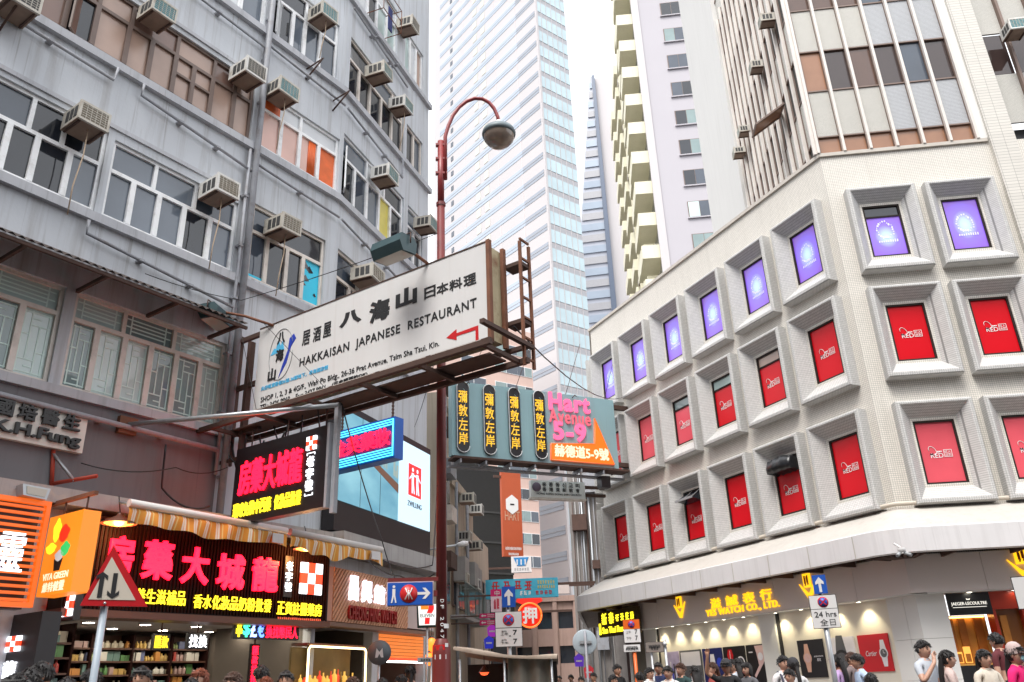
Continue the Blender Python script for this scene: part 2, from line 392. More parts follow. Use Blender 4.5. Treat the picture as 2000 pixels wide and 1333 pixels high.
# ------------------------------------------------------------------ windows of old buildings
def window(B, F, s0, s1, z0, z1, cuts, zt=None, tcuts=None, fm=None, low=None, top=None, holes=None, y=.1, fw=.058, sashes=True):
    """an outer frame with mullions; every pane is a sub-part.  cuts / tcuts: inner mullion positions below / above the transom"""
    if isinstance(cuts, int): cuts = [s0+(s1-s0)*k/cuts for k in range(1, cuts)]
    if isinstance(tcuts, int): tcuts = [s0+(s1-s0)*k/tcuts for k in range(1, tcuts)]
    mb = MB(); d0, d1 = y-.05, y+.03
    mb.box(s0, s1, d0, d1, z0, z0+fw); mb.box(s0, s1, d0, d1, z1-fw, z1); mb.box(s0, s0+fw, d0, d1, z0+fw, z1-fw); mb.box(s1-fw, s1, d0, d1, z0+fw, z1-fw)
    zl = zt if zt else z1-fw
    if zt: mb.box(s0+fw, s1-fw, d0-.004, d1, zt-fw*.6, zt+fw*.6)
    for c in cuts: mb.box(c-fw*.8, c+fw*.8, d0-.008, d1, z0+fw, zl-fw*.6 if zt else zl)
    if zt:
        for c in tcuts or []: mb.box(c-fw*.6, c+fw*.6, d0-.006, d1, zt+fw*.6, z1-fw)
    w = part('window', mb, fm or white_alu, B, F)
    edges = [s0+fw*.5] + list(cuts) + [s1-fw*.5]
    low = low or [g_dark]
    for k, (a, b) in enumerate(zip(edges, edges[1:])):
        m = low[k % len(low)]
        if m is None: continue
        piece('pane', m, w, F, a, b, y-.005, y+.02, z0+fw*.5, zl)
    if zt:
        te = [s0+fw*.5] + list(tcuts or []) + [s1-fw*.5]; top = top or low
        for k, (a, b) in enumerate(zip(te, te[1:])):
            m = top[k % len(top)]
            if m is not None: piece('pane', m, w, F, a, b, y-.005, y+.02, zt, z1-fw*.5)
    if holes is not None: holes.append((s0, s1, z0, z1))
    return w
def open_sash(w, F, s, z0, z1, width, angle, fm, pm, hinge=1, y=0.0):
    """a casement standing open, hinged at s"""
    G = F.sub(s, 0, -y, -angle*hinge)
    mb = MB(); f = .04; x0, x1 = (0, width) if hinge > 0 else (-width, 0)
    mb.box(x0, x1, -.035, 0, z0, z0+f); mb.box(x0, x1, -.035, 0, z1-f, z1); mb.box(x0, x0+f, -.035, 0, z0+f, z1-f); mb.box(x1-f, x1, -.035, 0, z0+f, z1-f)
    mb.box(x0+f, x1-f, -.022, -.012, z0+f, z1-f, 1)
    part('casement', mb, [fm, pm], w, G)
def lattice(w, F, s0, s1, z0, z1, y, m, style=0):
    mb = MB(); t = .011
    def hb(z, a=s0, b=s1): mb.box(a, b, y-.012, y-.006, z-t, z+t)
    def vb(x, a=z0, b=z1): mb.box(x-t, x+t, y-.013, y-.005, a, b)
    W, H = s1-s0, z1-z0
    if style == 0:
        hb(z1-.02); hb(z0+.02); vb(s0+.02); vb(s1-.02)
        vb(s0+W*.33, z0+H*.22, z1); vb(s0+W*.66, z0, z1-H*.22); hb(z0+H*.22, s0, s0+W*.66); hb(z1-H*.22, s0+W*.33, s1)
        hb(z0+H*.11, s0+W*.33, s0+W*.66); hb(z1-H*.11, s0+W*.33, s0+W*.66); hb(z0+H*.36, s0+W*.66, s1); hb(z0+H*.62, s0, s0+W*.33)
    else:
        for k in range(1, 5): hb(z0+H*k/5, s0+W*.12*(k % 2), s1-W*.12*(k % 2))
        vb(s0+W*.12); vb(s1-W*.12)
    part('lattice', mb, m, w, F)

# ------------------------------------------------------------------ grey corner building
def grey_building():
    B = thing('apartment_building', 'old grey corner building with rusty pipes, ribbon windows and window air conditioners', 'building', FL, S=6)
    HL, HM = [], []
    ZS = [5.85, 8.86, 11.92, 14.97, 18.0, 21.05]
    lat = mat('mint_lattice', (.66, .82, .77), .5, var=.05)
    # floor 2, behind the mint lattice
    for s0, s1, cuts, t0, tc in ((2.2, 5.47, [2.75, 3.3, 3.85, 4.4, 4.93], 2.2, [3.3, 4.4]), (5.64, 8.45, [6.09, 6.56, 7.03, 7.51, 7.98], 5.64, [6.5, 7.42])):
        w = window(B, FL, s0, s1, 5.86, 7.45, cuts, 7.0, tc, cream_alu, [g_green, g_mint, g_mint, g_green], [g_mint, g_green], HL)
        e = [s0+.04] + cuts + [s1-.04]
        for a, b in zip(e, e[1:]): lattice(w, FL, a+.05, b-.05, 5.95, 6.93, .1, lat)
        e = [s0+.04] + tc + [s1-.04]
        for a, b in zip(e, e[1:]): lattice(w, FL, a+.05, b-.05, 7.06, 7.39, .1, lat, 1)
    # floor 3
    window(B, FL, 1.2, 5.66, 8.92, 10.5, [1.8, 2.4, 3.0, 3.6, 4.19, 4.62, 5.14], 9.84, [2.4, 3.6, 4.45, 4.98], white_alu, [g_blue, g_dark, g_dark, g_mid, g_dark, g_dark, g_dark, g_blue], [g_mid, g_mid, g_mid, g_dark, g_dark], HL)
    window(B, FL, 5.78, 8.36, 8.92, 10.42, [6.26, 6.76, 7.27, 7.82], 9.84, [6.62, 7.45], white_alu, [g_blue, g_blue, g_blue, g_dark, g_blue], [g_blue, g_blue, g_mid], HL)
    w = window(B, FL, 8.72, 10.64, 8.96, 10.62, [9.16, 9.67, 10.1], 10.02, [9.4], cream_alu, [g_mid, g_dark, g_dark, g_cyan], [g_mid, g_dark], HL)
    mb = MB()                                              # dark shreds on the torn blue film
    for a, b, c in ((10.2, 9.85, .12), (10.33, 9.78, .1), (10.24, 9.55, .09), (10.17, 9.42, .08), (10.5, 9.25, .05)):
        mb.quad([(a-c, .09, b), (a-c*.1, .09, b-c*.7), (a+c, .09, b-c*.3), (a+c*.3, .09, b+c*.4), (a-c*.2, .09, b+c)])
    part('torn_film', mb, g_dark, w, FL)
    mb = MB().box(8.75, 9.13, .085, .093, 9.0, 9.09); part('film_strip', mb, g_cyan, w, FL)
    # floor 4
    w = window(B, FL, 1.2, 8.45, 12.0, 13.45, [1.9, 2.6, 3.3, 4.0, 4.6, 5.1, 5.7, 6.16, 6.66, 7.06, 7.49, 8.01], 12.95, [2.6, 4.0, 5.1, 5.72, 6.66, 7.49, 8.01], brown_alu, [g_papered, g_papered, g_papered_dark, g_papered, g_papered_dark, g_dark, g_papered, g_papered, g_papered, g_papered, g_papered, g_papered, g_papered], [g_papered_dark, g_papered], HL)
    open_sash(w, FL, 4.64, 12.04, 13.4, .55, 42, brown_alu, g_papered_dark, 1, -.05)
    mb = MB().box(6.7, 7.45, .04, .09, 12.52, 12.57).box(7.06-.03, 7.09, .035, .09, 12.06, 12.52); part('glazing_bar', mb, brown_alu, w, FL)
    window(B, FL, 8.66, 10.88, 12.02, 13.45, [9.24, 9.76, 10.31], 13.0, [9.76], white_alu, [g_pink, g_pink, g_pink, g_orange], [g_white, g_white], HL)
    mb = MB(); 
    for k in range(5): mb.tube([(10.06+.04*k, .085, 12.08), (10.06+.04*k, .085, 12.95)], .022, 6)
    part('curtain', mb, g_orange, B, FL)
    piece('film', g_orange, B, FL, 8.72, 9.2, .09, .094, 12.98, 13.3)
    # floor 5
    window(B, FL, 1.2, 8.5, 15.05, 16.6, 12, 16.1, 6, white_alu, [g_white, g_blue], [g_blue], HL)
    w = window(B, FL, 8.68, 10.66, 15.05, 16.75, [9.3, 9.66, 10.13], 16.15, [9.66], white_alu, [g_dark, g_blue, g_blue, g_mid], [g_dark, g_blue], HL)
    open_sash(w, FL, 8.75, 15.1, 16.1, .58, 35, white_alu, g_white, 1, -.05)
    # past the bend
    window(B, FM, .12, 2.1, 8.96, 10.62, [.75, 1.4], 9.95, [1.1], cream_alu, [g_dark, g_mid, g_dark], [g_mid, g_dark], HM)
    w = window(B, FM, .12, 3.2, 12.0, 13.75, [.75, 1.35, 1.95, 2.55], 13.15, [1.3, 2.2], white_alu, [g_dark, g_mid, g_blue, g_yellow, g_dark], [g_blue, g_white, g_dark], HM)
    open_sash(w, FM, .16, 12.25, 13.4, .62, 38, white_alu, g_dark, 1, -.04)
    window(B, FM, 3.45, 4.35, 12.05, 13.7, [3.9], 13.1, None, white_alu, [g_mid, g_dark], [g_blue], HM)
    w = window(B, FM, .2, 3.1, 15.05, 16.78, [.75, 1.3, 1.9, 2.5], 16.15, [1.3, 2.5], cream_alu, [g_dark], [g_dark, g_mid], HM)
    window(B, FM, 3.3, 4.3, 15.05, 16.3, [3.8], None, None, cream_alu, [g_dark, g_mid], None, HM)
    w = window(B, FM, .5, 2.6, 18.1, 19.8, [1.0, 1.5, 2.05], 19.2, [1.5], white_alu, [g_white, g_dark, g_mint, g_mint], [g_mint, g_white], HM)
    window(B, FM, 3.1, 4.3, 18.1, 19.6, [3.5, 3.9], None, None, white_alu, [g_mint, g_white, g_papered], None, HM)
    mb = MB()                                              # clothes rack outside the top window
    for a in (.9, 1.9): mb.tube([(a, 0, 18.2), (a, -.5, 18.2), (a, -.5, 19.0), (a, 0, 19.0)], .014, 6)
    for q in (18.2, 18.6, 19.0): mb.tube([(.9, -.5, q), (1.9, -.5, q)], .012, 6)
    part('drying_rack', mb, rust, B, FM)
    piece('awning_cloth', mat('navy_cloth', (.02, .03, .14), .8), B, FM, 1.55, 1.75, -.3, -.27, 18.15, 18.95)
    FE = Frame(FM.at(4.70), -62)                           # end wall, turned away from the street
    # walls
    shop = (5.95, 10.86, -.3, 2.62)
    mb = wall(MB(), -14, 10.92, -.4, 24.5, HL + [shop], .22); part('wall', mb, grey_paint, B, FL)
    shopM = (.05, 2.2, -.3, 2.62); shopM2 = (2.45, 4.6, -.3, 2.62)
    mb = wall(MB(), 0, 4.70, -.4, 24.5, HM + [shopM, shopM2], .22); part('wall', mb, grey_paint, B, FM)
    mb = MB().quad([(0,0,-.4),(9,0,-.4),(9,0,24.5),(0,0,24.5)]); part('wall', mb, grey_paint, B, FE)
    p = [FL.at(-14), FL.at(10.92), FM.at(4.7), FE.at(9), FL.at(-14, 0, -12)]
    part('roof', MB().slab([(q.x, q.y) for q in p], 24.2, 24.45), concrete, B, W0)
    # sill ledges run past both faces
    for z in ZS[:5]:
        if z > 6:
            piece('ledge', grey_trim, B, FL, -14, 10.97, -.1, .001, z-.16, z-.0)
        else: piece('ledge', grey_trim, B, FL, -14, 8.6, -.07, .001, z-.14, z-.0)
        if z > 8: piece('ledge', grey_trim, B, FM, -.03, 4.76, -.1, .001, z-.163, z-.003)
    for z in (10.62, 13.58, 16.85):
        piece('lintel', grey_trim, B, FL, 1.0, 8.45, -.035, .001, z-.02, z+.06)
    piece('shade_band', mat('shaded_grey_paint', (.155, .15, .158), .8, var=.14, scale=1, streak=.4, dirt=(.1, .09, .09)), B, FL, -14, 8.5, -.012, .001, 4.29, 5.70)  # shade under the corrugated canopy, painted on as a darker wall band
    # pipes
    def pipe(F, pts, r=.028, m=pipe_grey):
        mb = MB().tube([(s, -o, z) for s, z, o in pts], r, 8)
        for (s, z, o), (s2, z2, o2) in zip(pts, pts[1:]):
            n = int(math.hypot(s2-s, z2-z)/1.2)
            for k in range(1, n+1):
                t = k/(n+1); a, b = s+(s2-s)*t, z+(z2-z)*t; c = o+(o2-o)*t
                mb.box(a-.045, a+.045, -c-.04, -.0, b-.02, b+.02)
        part('pipe', mb, m, B, F)
    pipe(FL, [(8.56, 2.7, .13), (8.56, 24.4, .13)], .065)
    pipe(FL, [(8.42, 5.0, .1), (8.42, 11.7, .1)], .03)
    pipe(FL, [(5.55, 8.65, .12), (5.56, 8.42, .1), (8.45, 8.15, .1)])
    pipe(FL, [(2.2, 11.62, .1), (5.52, 11.48, .1), (5.55, 11.75, .12)])
    pipe(FL, [(6.05, 11.74, .12), (6.04, 11.5, .1), (8.5, 11.22, .1)])
    pipe(FL, [(1.5, 14.7, .1), (8.5, 14.42, .1), (8.5, 13.9, .1)])
    pipe(FL, [(8.62, 14.55, .1), (10.9, 14.4, .1)]); pipe(FM, [(.05, 14.4, .1), (2.9, 14.2, .1), (2.9, 14.8, .1)])
    pipe(FL, [(8.65, 11.45, .1), (10.9, 11.3, .1)]); pipe(FM, [(.05, 11.3, .1), (3.3, 11.05, .1)])
    pipe(FL, [(1.0, 5.55, .12), (8.4, 5.42, .12)], .045)
    pipe(FM, [(.1, 17.6, .1), (3.1, 17.4, .1)]); pipe(FM, [(.2, 17.7, .16), (3.4, 17.5, .16)], .018)
    # concrete canopy below the screens, and the first floor band
    part('canopy', MB().prism([(0, 3.98), (4.72, 3.98), (4.72, 4.32), (0, 4.32)], -.55, -.002), concrete, B, FM)
    part('canopy', MB().prism([(-14, 4.06), (10.9, 4.06), (10.9, 4.28), (-14, 4.28)], -.42, -.002), concrete, B, FL)
    mb = MB()
    for k in range(2): mb.tube([(8.0+.9*k, -.05, 14.9), (8.0+.9*k, -.45, 14.85)], .02, 6)
    # angle brackets left on the wall
    for s, z, F in ((9.75, 14.75, FL), (10.6, 14.4, FL), (3.7, 11.55, FL)):
        mb = MB().tube([(s, 0, z-.3), (s, -.5, z)], .02, 6).tube([(s, 0, z), (s, -.55, z+.02)], .018, 6); part('bracket', mb, rust_dark, B, F)
    # shop rooms behind the openings
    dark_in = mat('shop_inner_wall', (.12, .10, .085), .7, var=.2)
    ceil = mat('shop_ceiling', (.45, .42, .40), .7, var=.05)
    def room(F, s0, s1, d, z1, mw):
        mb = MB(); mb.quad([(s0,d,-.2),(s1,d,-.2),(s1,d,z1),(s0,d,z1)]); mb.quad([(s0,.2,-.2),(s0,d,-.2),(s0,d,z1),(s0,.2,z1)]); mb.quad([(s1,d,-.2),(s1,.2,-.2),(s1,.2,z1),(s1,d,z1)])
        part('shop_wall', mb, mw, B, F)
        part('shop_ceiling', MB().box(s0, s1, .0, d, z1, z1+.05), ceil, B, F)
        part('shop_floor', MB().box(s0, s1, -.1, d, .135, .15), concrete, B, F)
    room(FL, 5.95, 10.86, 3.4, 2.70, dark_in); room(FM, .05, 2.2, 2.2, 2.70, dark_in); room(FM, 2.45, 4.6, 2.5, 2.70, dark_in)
    return B
GB = grey_building()
# ------------------------------------------------------------------ white podium with boxed windows, office tower on top
mosaic = mat('cream_mosaic_tile', (.74, .70, .635), .55, var=.05, scale=1.2, streak=.16, dirt=(.42, .38, .32), tile=(.048, .048, .86))
mosaic_grey = mat('grey_mosaic_tile', (.58, .57, .555), .6, var=.14, scale=9, tile=(.05, .05, .85), bump=.1)
brick_tile = mat('white_brick_tile', (.62, .59, .54), .55, var=.06, scale=1.5, tile=(.3, .09, .6))
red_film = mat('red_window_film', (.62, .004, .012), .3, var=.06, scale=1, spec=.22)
red_reflect = mat('reflecting_red_film', (.72, .10, .13), .25, var=.25, scale=.8, spec=.4)  # paler copy of the red film, a whitish reflection put into its colour
white_print = mat('white_print', (.82, .80, .79), .5, var=0)
black_print = mat('black_print', (.012, .012, .014), .5, var=0)
bronze = mat('bronze_frame', (.025, .018, .015), .6, var=.2, spec=.2)
canopy_white = mat('white_canopy_paint', (.48, .45, .41), .6, var=.1, scale=1.5, streak=.4, dirt=(.34, .30, .26))
canopy_lilac = mat('grey_canopy_fascia', (.68, .66, .665), .65, var=.1, scale=1.2, streak=.2, dirt=(.25, .22, .21))
panel_taupe = mat('taupe_fascia_panel', (.76, .68, .645), .45, var=.05, scale=.8)
cream_panel = mat('cream_wall_panel', (.72, .67, .58), .5, var=.04, scale=1)
pale_panel = mat('pale_stone_panel', (.70, .69, .67), .45, var=.04, scale=1)
def purple_film():
    m = mat('purple_window_film', (.16, .06, .62), .2, var=0, spec=.6)
    nt = m.node_tree; b = nt.nodes['Principled BSDF']
    tc = _node(nt, 'ShaderNodeTexCoord'); mp = _node(nt, 'ShaderNodeMapping'); mp.inputs['Scale'].default_value = (1.5, 0, 1.7); nt.links.new(tc.outputs['Object'], mp.inputs[0])
    ln = _node(nt, 'ShaderNodeVectorMath', operation='LENGTH'); nt.links.new(mp.outputs[0], ln.inputs[0])
    cr = _node(nt, 'ShaderNodeValToRGB'); e = cr.color_ramp.elements
    e[0].position = 0.0; e[0].color = (.45, .70, .95, 1); e[1].position = .9; e[1].color = (.20, .09, .50, 1)
    for p, c in ((.25, (.34, .42, .9, 1)), (.5, (.20, .13, .78, 1))): k = e.new(p); k.color = c
    nt.links.new(ln.outputs['Value'], cr.inputs[0]); nt.links.new(cr.outputs[0], b.inputs['Base Color'])
    nt.links.new(cr.outputs[0], b.inputs['Emission Color']); b.inputs['Emission Strength'].default_value = .22      # the film colours also glow faintly
    return m
purple = purple_film()
def surround_mesh():
    mb = MB()
    def ring(x, zb, zt, y): return [(-x, y, zb), (x, y, zb), (x, y, zt), (-x, y, zt)]
    R = [ring(.85, -1.21, 1.16, .0), ring(.85, -1.21, 1.16, -.26), ring(.82, -1.18, 1.13, -.29), ring(.755, -1.11, 1.085, -.29), ring(.47, -.75, .75, .06)]
    for a, b in zip(R, R[1:]):
        for k in range(4):
            j = (k+1) % 4; mb.quad([a[k], a[j], b[j], b[k]])
    return mb.mesh('window_surround', mosaic_grey)
def frame_mesh(z0=-.75, z1=.75):
    mb = MB(); t = .055; x = .47
    mb.box(-x, x, .02, .09, z0, z0+t); mb.box(-x, x, .02, .09, z1-t, z1); mb.box(-x, -x+t, .02, .09, z0+t, z1-t); mb.box(x-t, x, .02, .09, z0+t, z1-t)
    return mb.mesh('window_frame', bronze)
def red_logo_mesh():
    mb = MB(); y = .052
    pts = [(-.155+.075*math.cos(a)-.03*math.sin(a), y, .085+.10*math.sin(a)) for a in [RAD(-120+k*300/16) for k in range(17)]]
    mb.tube(pts, .006, 5)
    add_text(mb, 'RED', -.215, .06, -.085, .02, y+.003, .004)
    for k in range(3): mb.box(-.06+k*.037, -.03+k*.037, y-.003, y, .035+.006*k, .07)
    for a, b, c, d in ((.08, .26, -.075, -.065), (.08, .26, .085, .095), (.08, .09, -.065, .085), (.25, .26, -.065, .085)): mb.box(a, b, y-.004, y, c, d)
    add_text(mb, '紅人', .10, .24, .015, .075, y+.003, .004); add_text(mb, '派對', .10, .24, -.055, .005, y+.003, .004)
    mb.prism([(-.225, -.02), (-.19, 0), (-.155, -.02), (-.155, .03), (-.19, .01), (-.225, .03)], y-.006, y-.002, 1)
    return mb.mesh('film_print', [white_print, black_print])
def burst_mesh():
    mb = MB(); y = .052; rnd = random.Random(3)
    for k in range(22):
        a = RAD(k*360/22); r = .17+.05*rnd.random(); c = (r*math.cos(a), r*1.15*math.sin(a)+.06); w = .012+.018*rnd.random()
        n = 6; mb.quad([(c[0]+w*math.cos(2*math.pi*j/n), y, c[1]+w*1.4*math.sin(2*math.pi*j/n)) for j in range(n)])
    for k in range(9):
        x = -.22+k*.055; h = .03+.05*rnd.random(); mb.quad([(x, y, -.30), (x+.03, y, -.30), (x+.035, y, -.30+h), (x+.008, y, -.30+h)])
    return mb.mesh('film_print', white_print)
SUR, FRM, LOGO, BURST = surround_mesh(), frame_mesh(), red_logo_mesh(), burst_mesh()
ROWZ = (6.06, 9.03, 11.85)
def boxed_window(B, F, s, z, kind, top=None, reflecting=False):
    """surround > frame, film pane, print"""
    w = part('window_surround', SUR, None, B, F, (s, 0, z)); part('window_frame', FRM, None, w, F, (s, 0, z))
    t = .75
    if top:
        t = .42; piece('pane', top, w, F, s-.42, s+.42, .06, .08, z+t, z+.70); piece('glazing_bar', bronze, w, F, s-.42, s+.42, .03, .085, z+t-.02, z+t+.02)
    piece('film_pane', purple if kind == 'purple' else (red_reflect if reflecting else red_film), w, F, s-.42, s+.42, .06, .08, z-.70, z+t-.02 if top else z+.70)
    if kind == 'red': part('film_print', LOGO, None, w, F, (s, 0, z-(.05 if not top else .15)))
    elif kind == 'purple': part('film_print', BURST, None, w, F, (s, 0, z-.02))
    return w
def podium():
    B = thing('podium_building', 'white tiled corner podium with boxed windows of red and purple film above a canopy', 'building', FR, S=6)
    cols = [1.05+2.03*k for k in range(6)]; wcols = [1.23+1.95*k for k in range(2)] + [5.9+1.95*k for k in range(4)]
    HR = [(s-.46, s+.46, z-.74, z+.74) for s in cols for z in ROWZ]; HW = [(s-.46, s+.46, z-.74, z+.74) for s in wcols for z in ROWZ]
    xc = [13.1-2.03*k for k in range(6)]; HX = [(s-.46, s+.46, z-.74, z+.74) for s in xc for z in ROWZ]
    part('wall', wall(MB(), 0, 12.3, 3.0, 14.2, HR, .2), mosaic, B, FR)
    part('wall', wall(MB(), 0, 16, 3.0, 14.2, HW, .2), mosaic, B, FW)
    part('wall', wall(MB(), 0, 14, -.3, 14.2, HX, .2), mosaic, B, FX)
    for i, s in enumerate(cols):
        for j, z in enumerate(ROWZ):
            top = None
            if j == 1 and i in (2, 3, 4): top = (g_green, g_mint, g_papered)[i-2]
            if j == 0 and i in (2, 4): top = g_dark
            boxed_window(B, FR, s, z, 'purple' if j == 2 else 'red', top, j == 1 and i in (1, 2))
    for i, s in enumerate(wcols):
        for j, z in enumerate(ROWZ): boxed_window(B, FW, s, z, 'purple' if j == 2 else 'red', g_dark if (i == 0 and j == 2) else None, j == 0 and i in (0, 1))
    for i, s in enumerate(xc):
        for j, z in enumerate(ROWZ): boxed_window(B, FX, s, z, 'red')
    # open hopper window and a sagging black bag of a cover in the bottom row
    s, z = cols[2], ROWZ[0]+.42
    mb = MB(); mb.prism([(0, 0), (.0, .0)], 0, 0) if False else None
    mb.quad([(s-.4, .05, z+.28), (s-.4, -.32, z+.02), (s+.4, -.32, z+.02), (s+.4, .05, z+.28)]); mb.quad([(s-.4, .04, z-.06), (s+.4, .04, z-.06), (s+.4, -.32, z+.02), (s-.4, -.32, z+.02)])
    mb.quad([(s-.4, .05, z+.28), (s-.4, .04, z-.06), (s-.4, -.32, z+.02)]); mb.quad([(s+.4, .05, z+.28), (s+.4, -.32, z+.02), (s+.4, .04, z-.06)])
    for a, b in ((s-.42, s-.38), (s-.02, s+.02), (s+.38, s+.42)): mb.quad([(a, -.345, z+.03), (b, -.345, z+.03), (b, .03, z+.30), (a, .03, z+.30)][::-1], 1)
    mb.box(s-.42, s+.42, -.36, -.32, z-.01, z+.05, 1)
    part('hopper_window', mb, [g_dark, mat('grey_sash', (.3, .3, .31), .5)], B, FR)
    s = cols[4]; mb = MB(); n = 10
    prof = [(.06, .30), (-.12, .36), (-.30, .30), (-.37, .12), (-.33, -.04), (-.12, -.02), (.05, -.08)]
    for i in range(n+1):
        t = i/n; x = s-.45+.9*t; k = 1-.25*abs(2*t-1)**3 + .04*math.sin(i*2.1)
        for (py, pz) in prof: mb.v.append((x, py*k, ROWZ[0]+.38+pz*k + .02*math.sin(i*3.7+py*9)))
    m_ = len(prof)
    for i in range(n):
        for j in range(m_-1): mb.f.append((i*m_+j, i*m_+j+1, (i+1)*m_+j+1, (i+1)*m_+j)); mb.mi.append(0); mb.sm.append(True)
    mb.f.append(tuple(range(m_-1, -1, -1))); mb.f.append(tuple(n*m_+j for j in range(m_))); mb.mi += [0, 0]; mb.sm += [False, False]
    part('vinyl_cover', mb, mat('black_vinyl', (.012, .012, .014), .3, var=.2, bump=.4), B, FR)
    # parapet
    cop = mat('parapet_coping', (.50, .46, .41), .7, var=.15, scale=4)
    piece('coping', cop, B, FR, -.1, 12.33, -.06, .3, 14.2, 14.3); piece('coping', cop, B, FW, -.02, 4.28, -.06, .12, 14.203, 14.303); piece('coping', cop, B, FX, 0, 14.05, -.06, .3, 14.203, 14.303)
    p = [FX.at(0, 0, -.3), FX.at(14, 0, -.05), FR.at(12.3, 0, -.05), FW.at(16, 0, -.05), FW.at(16, 0, -14)]
    part('roof', MB().slab([(q.x, q.y) for q in p][::1], 13.9, 14.1), concrete, B, W0)
    # canopy swept round both corners
    path = []
    nR, nW, nX = -FR.y, -FW.y, -FX.y
    for s in (4, 9, 13.4): path.append((FX.at(s), nX))
    for k in range(1, 6): path.append((FR.at(0), nX.lerp(nR, k/6).normalized()))
    for k in range(13): path.append((FR.at(.15+k*1.0), nR))
    for k in range(0, 9): path.append((FR.at(12.3), nR.lerp(nW, k/8).normalized()))
    for s in (.6, 2, 4, 6, 9, 12, 16): path.append((FW.at(s), nW))
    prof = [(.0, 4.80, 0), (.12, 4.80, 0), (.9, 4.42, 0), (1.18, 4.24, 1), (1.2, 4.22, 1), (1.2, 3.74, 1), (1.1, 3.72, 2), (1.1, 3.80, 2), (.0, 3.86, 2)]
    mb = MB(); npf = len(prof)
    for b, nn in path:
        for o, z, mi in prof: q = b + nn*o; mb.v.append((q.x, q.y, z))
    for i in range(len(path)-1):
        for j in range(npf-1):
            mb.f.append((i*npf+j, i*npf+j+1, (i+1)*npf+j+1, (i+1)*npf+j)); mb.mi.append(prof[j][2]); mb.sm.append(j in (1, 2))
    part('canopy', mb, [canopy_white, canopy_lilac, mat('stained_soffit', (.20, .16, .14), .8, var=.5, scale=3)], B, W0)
    mb = MB(); mb.tube([tuple(b+nn*.16+Vector((0, 0, 4.90))) for b, nn in path[3:]], .05, 8)
    part('gutter_pipe', mb, mat('cream_pipe', (.56, .50, .42), .6, var=.15), B, W0)
    for b, nn in path[8:-1]:                                  # dark brackets and lamp conduits under the canopy
        q = b + nn*.75; az = math.degrees(math.atan2(nn.x, nn.y)); K = Frame((q.x, q.y, 0), az-90)
        piece('canopy_bracket', rust_dark, B, K, -.03, .03, -.32, .4, 3.70, 3.83)
    for k in range(9):
        q = FR.at(1.2+k*1.35, 0, 1.2015); K = Frame((q.x, q.y, 0), FR.az); piece('fascia_joint', canopy_white, B, K, -.012, .012, -.004, .01, 3.745, 4.215)
    # shop fronts
    FZ0, FZ1 = 3.0, 3.78
    s = 1.75
    for k in range(8):
        e = s+1.32
        piece('fascia_panel', panel_taupe, B, FR, s+.004, (12.466 if k == 7 else e-.004), -.3, -.02, FZ0, FZ1); s = e
        if s > 12.3: break
    s = -.17
    for k in range(9): piece('fascia_panel', panel_taupe, B, FW, s+(.004 if k else .002), s+1.55-.004, -.3, -.02, FZ0, FZ1); s += 1.55
    mb = MB(); mb.quad([tuple(FR.at(12.4, FZ0-.02, .29)), tuple(FR.at(12.3, FZ0-.02, -.3)), tuple(FW.at(.2, FZ0-.02, -.3)), tuple(FW.at(.15, FZ0-.02, .29))]); part('soffit', mb, pale_panel, B, W0)
    piece('soffit', pale_panel, B, FR, 1.75, 12.42, -.29, .42, 2.985, 2.998); piece('soffit', pale_panel, B, FW, .15, 16, -.29, .42, 2.983, 2.996)
    piece('display_wall', cream_panel, B, FR, 2.45, 7.25, .12, .3, -.3, 2.985); piece('display_wall', cream_panel, B, FR, 7.93, 11.55, .12, .3, -.3, 2.985)
    piece('pilaster', pale_panel, B, FR, 7.27, 7.86, .0, .3, -.3, 2.985); piece('pilaster', pale_panel, B, FR, 1.75, 2.43, .02, .3, -.3, 2.985)
    piece('joint_strip', black_paint, B, FR, 7.86, 7.93, .06, .3, -.3, 2.984); piece('joint_strip', black_paint, B, FR, 2.43, 2.45, .06, .3, -.3, 2.984)
    for a, b in ((11.55, 12.0), (12.0, 12.336)):
        for q0, q1 in ((-.3, 1.3), (1.3, 2.1), (2.1, 2.985)): piece('stone_panel', pale_panel, B, FR, a+.004, b-.004, -.06, .3, q0+.003, q1-.003)
    for q0, q1 in ((-.3, 1.3), (1.3, 2.1), (2.1, 2.985)): piece('stone_panel', pale_panel, B, FW, -.03, .56, -.058, .3, q0+.003, q1-.003)
    # restaurant entrance at the far end
    piece('entrance_wall', mat('grey_green_wall', (.16, .15, .12), .7, var=.2), B, FR, .9, 1.74, .06, .3, -.3, 3.0)
    piece('entrance_wall', mat('dark_maroon', (.06, .02, .02), .5, var=.2), B, FR, .02, .9, .4, .5, -.3, 3.0)
    piece('door_post', pale_panel, B, FR, .82, .9, .0, .06, -.3, 2.6)
    piece('entrance_fascia', mat('maroon_fascia', (.10, .035, .03), .6, var=.2), B, FR, .0, 1.73, -.22, .3, 2.96, 3.7)
    # jeweller's corner window
    gold_in = mat('amber_display_back', (.70, .36, .08), .4, var=.35, scale=2.5)
    piece('window_stall', black_paint, B, FW, .57, 2.6, .0, .3, -.3, 1.55)
    piece('display_back', gold_in, B, FW, .57, 1.5, .5, .55, 1.55, 2.55); piece('display_floor', gold_in, B, FW, .57, 1.5, .02, .5, 1.55, 1.58)
    wood = mat('amber_wood', (.45, .17, .03), .35, var=.3, scale=6)
    for a, b, c in ((.62, .8, 2.55), (.9, 1.05, 2.52), (1.22, 1.4, 2.54)): piece('display_panel', wood, B, FW, a, b, .44, .49, 1.6, c)
    redm = mat('red_lacquer', (.36, .03, .012), .3, var=.1, coat=.3)
    piece('shop_head', redm, B, FW, 1.47, 3.3, -.04, .3, 2.62, 2.98)
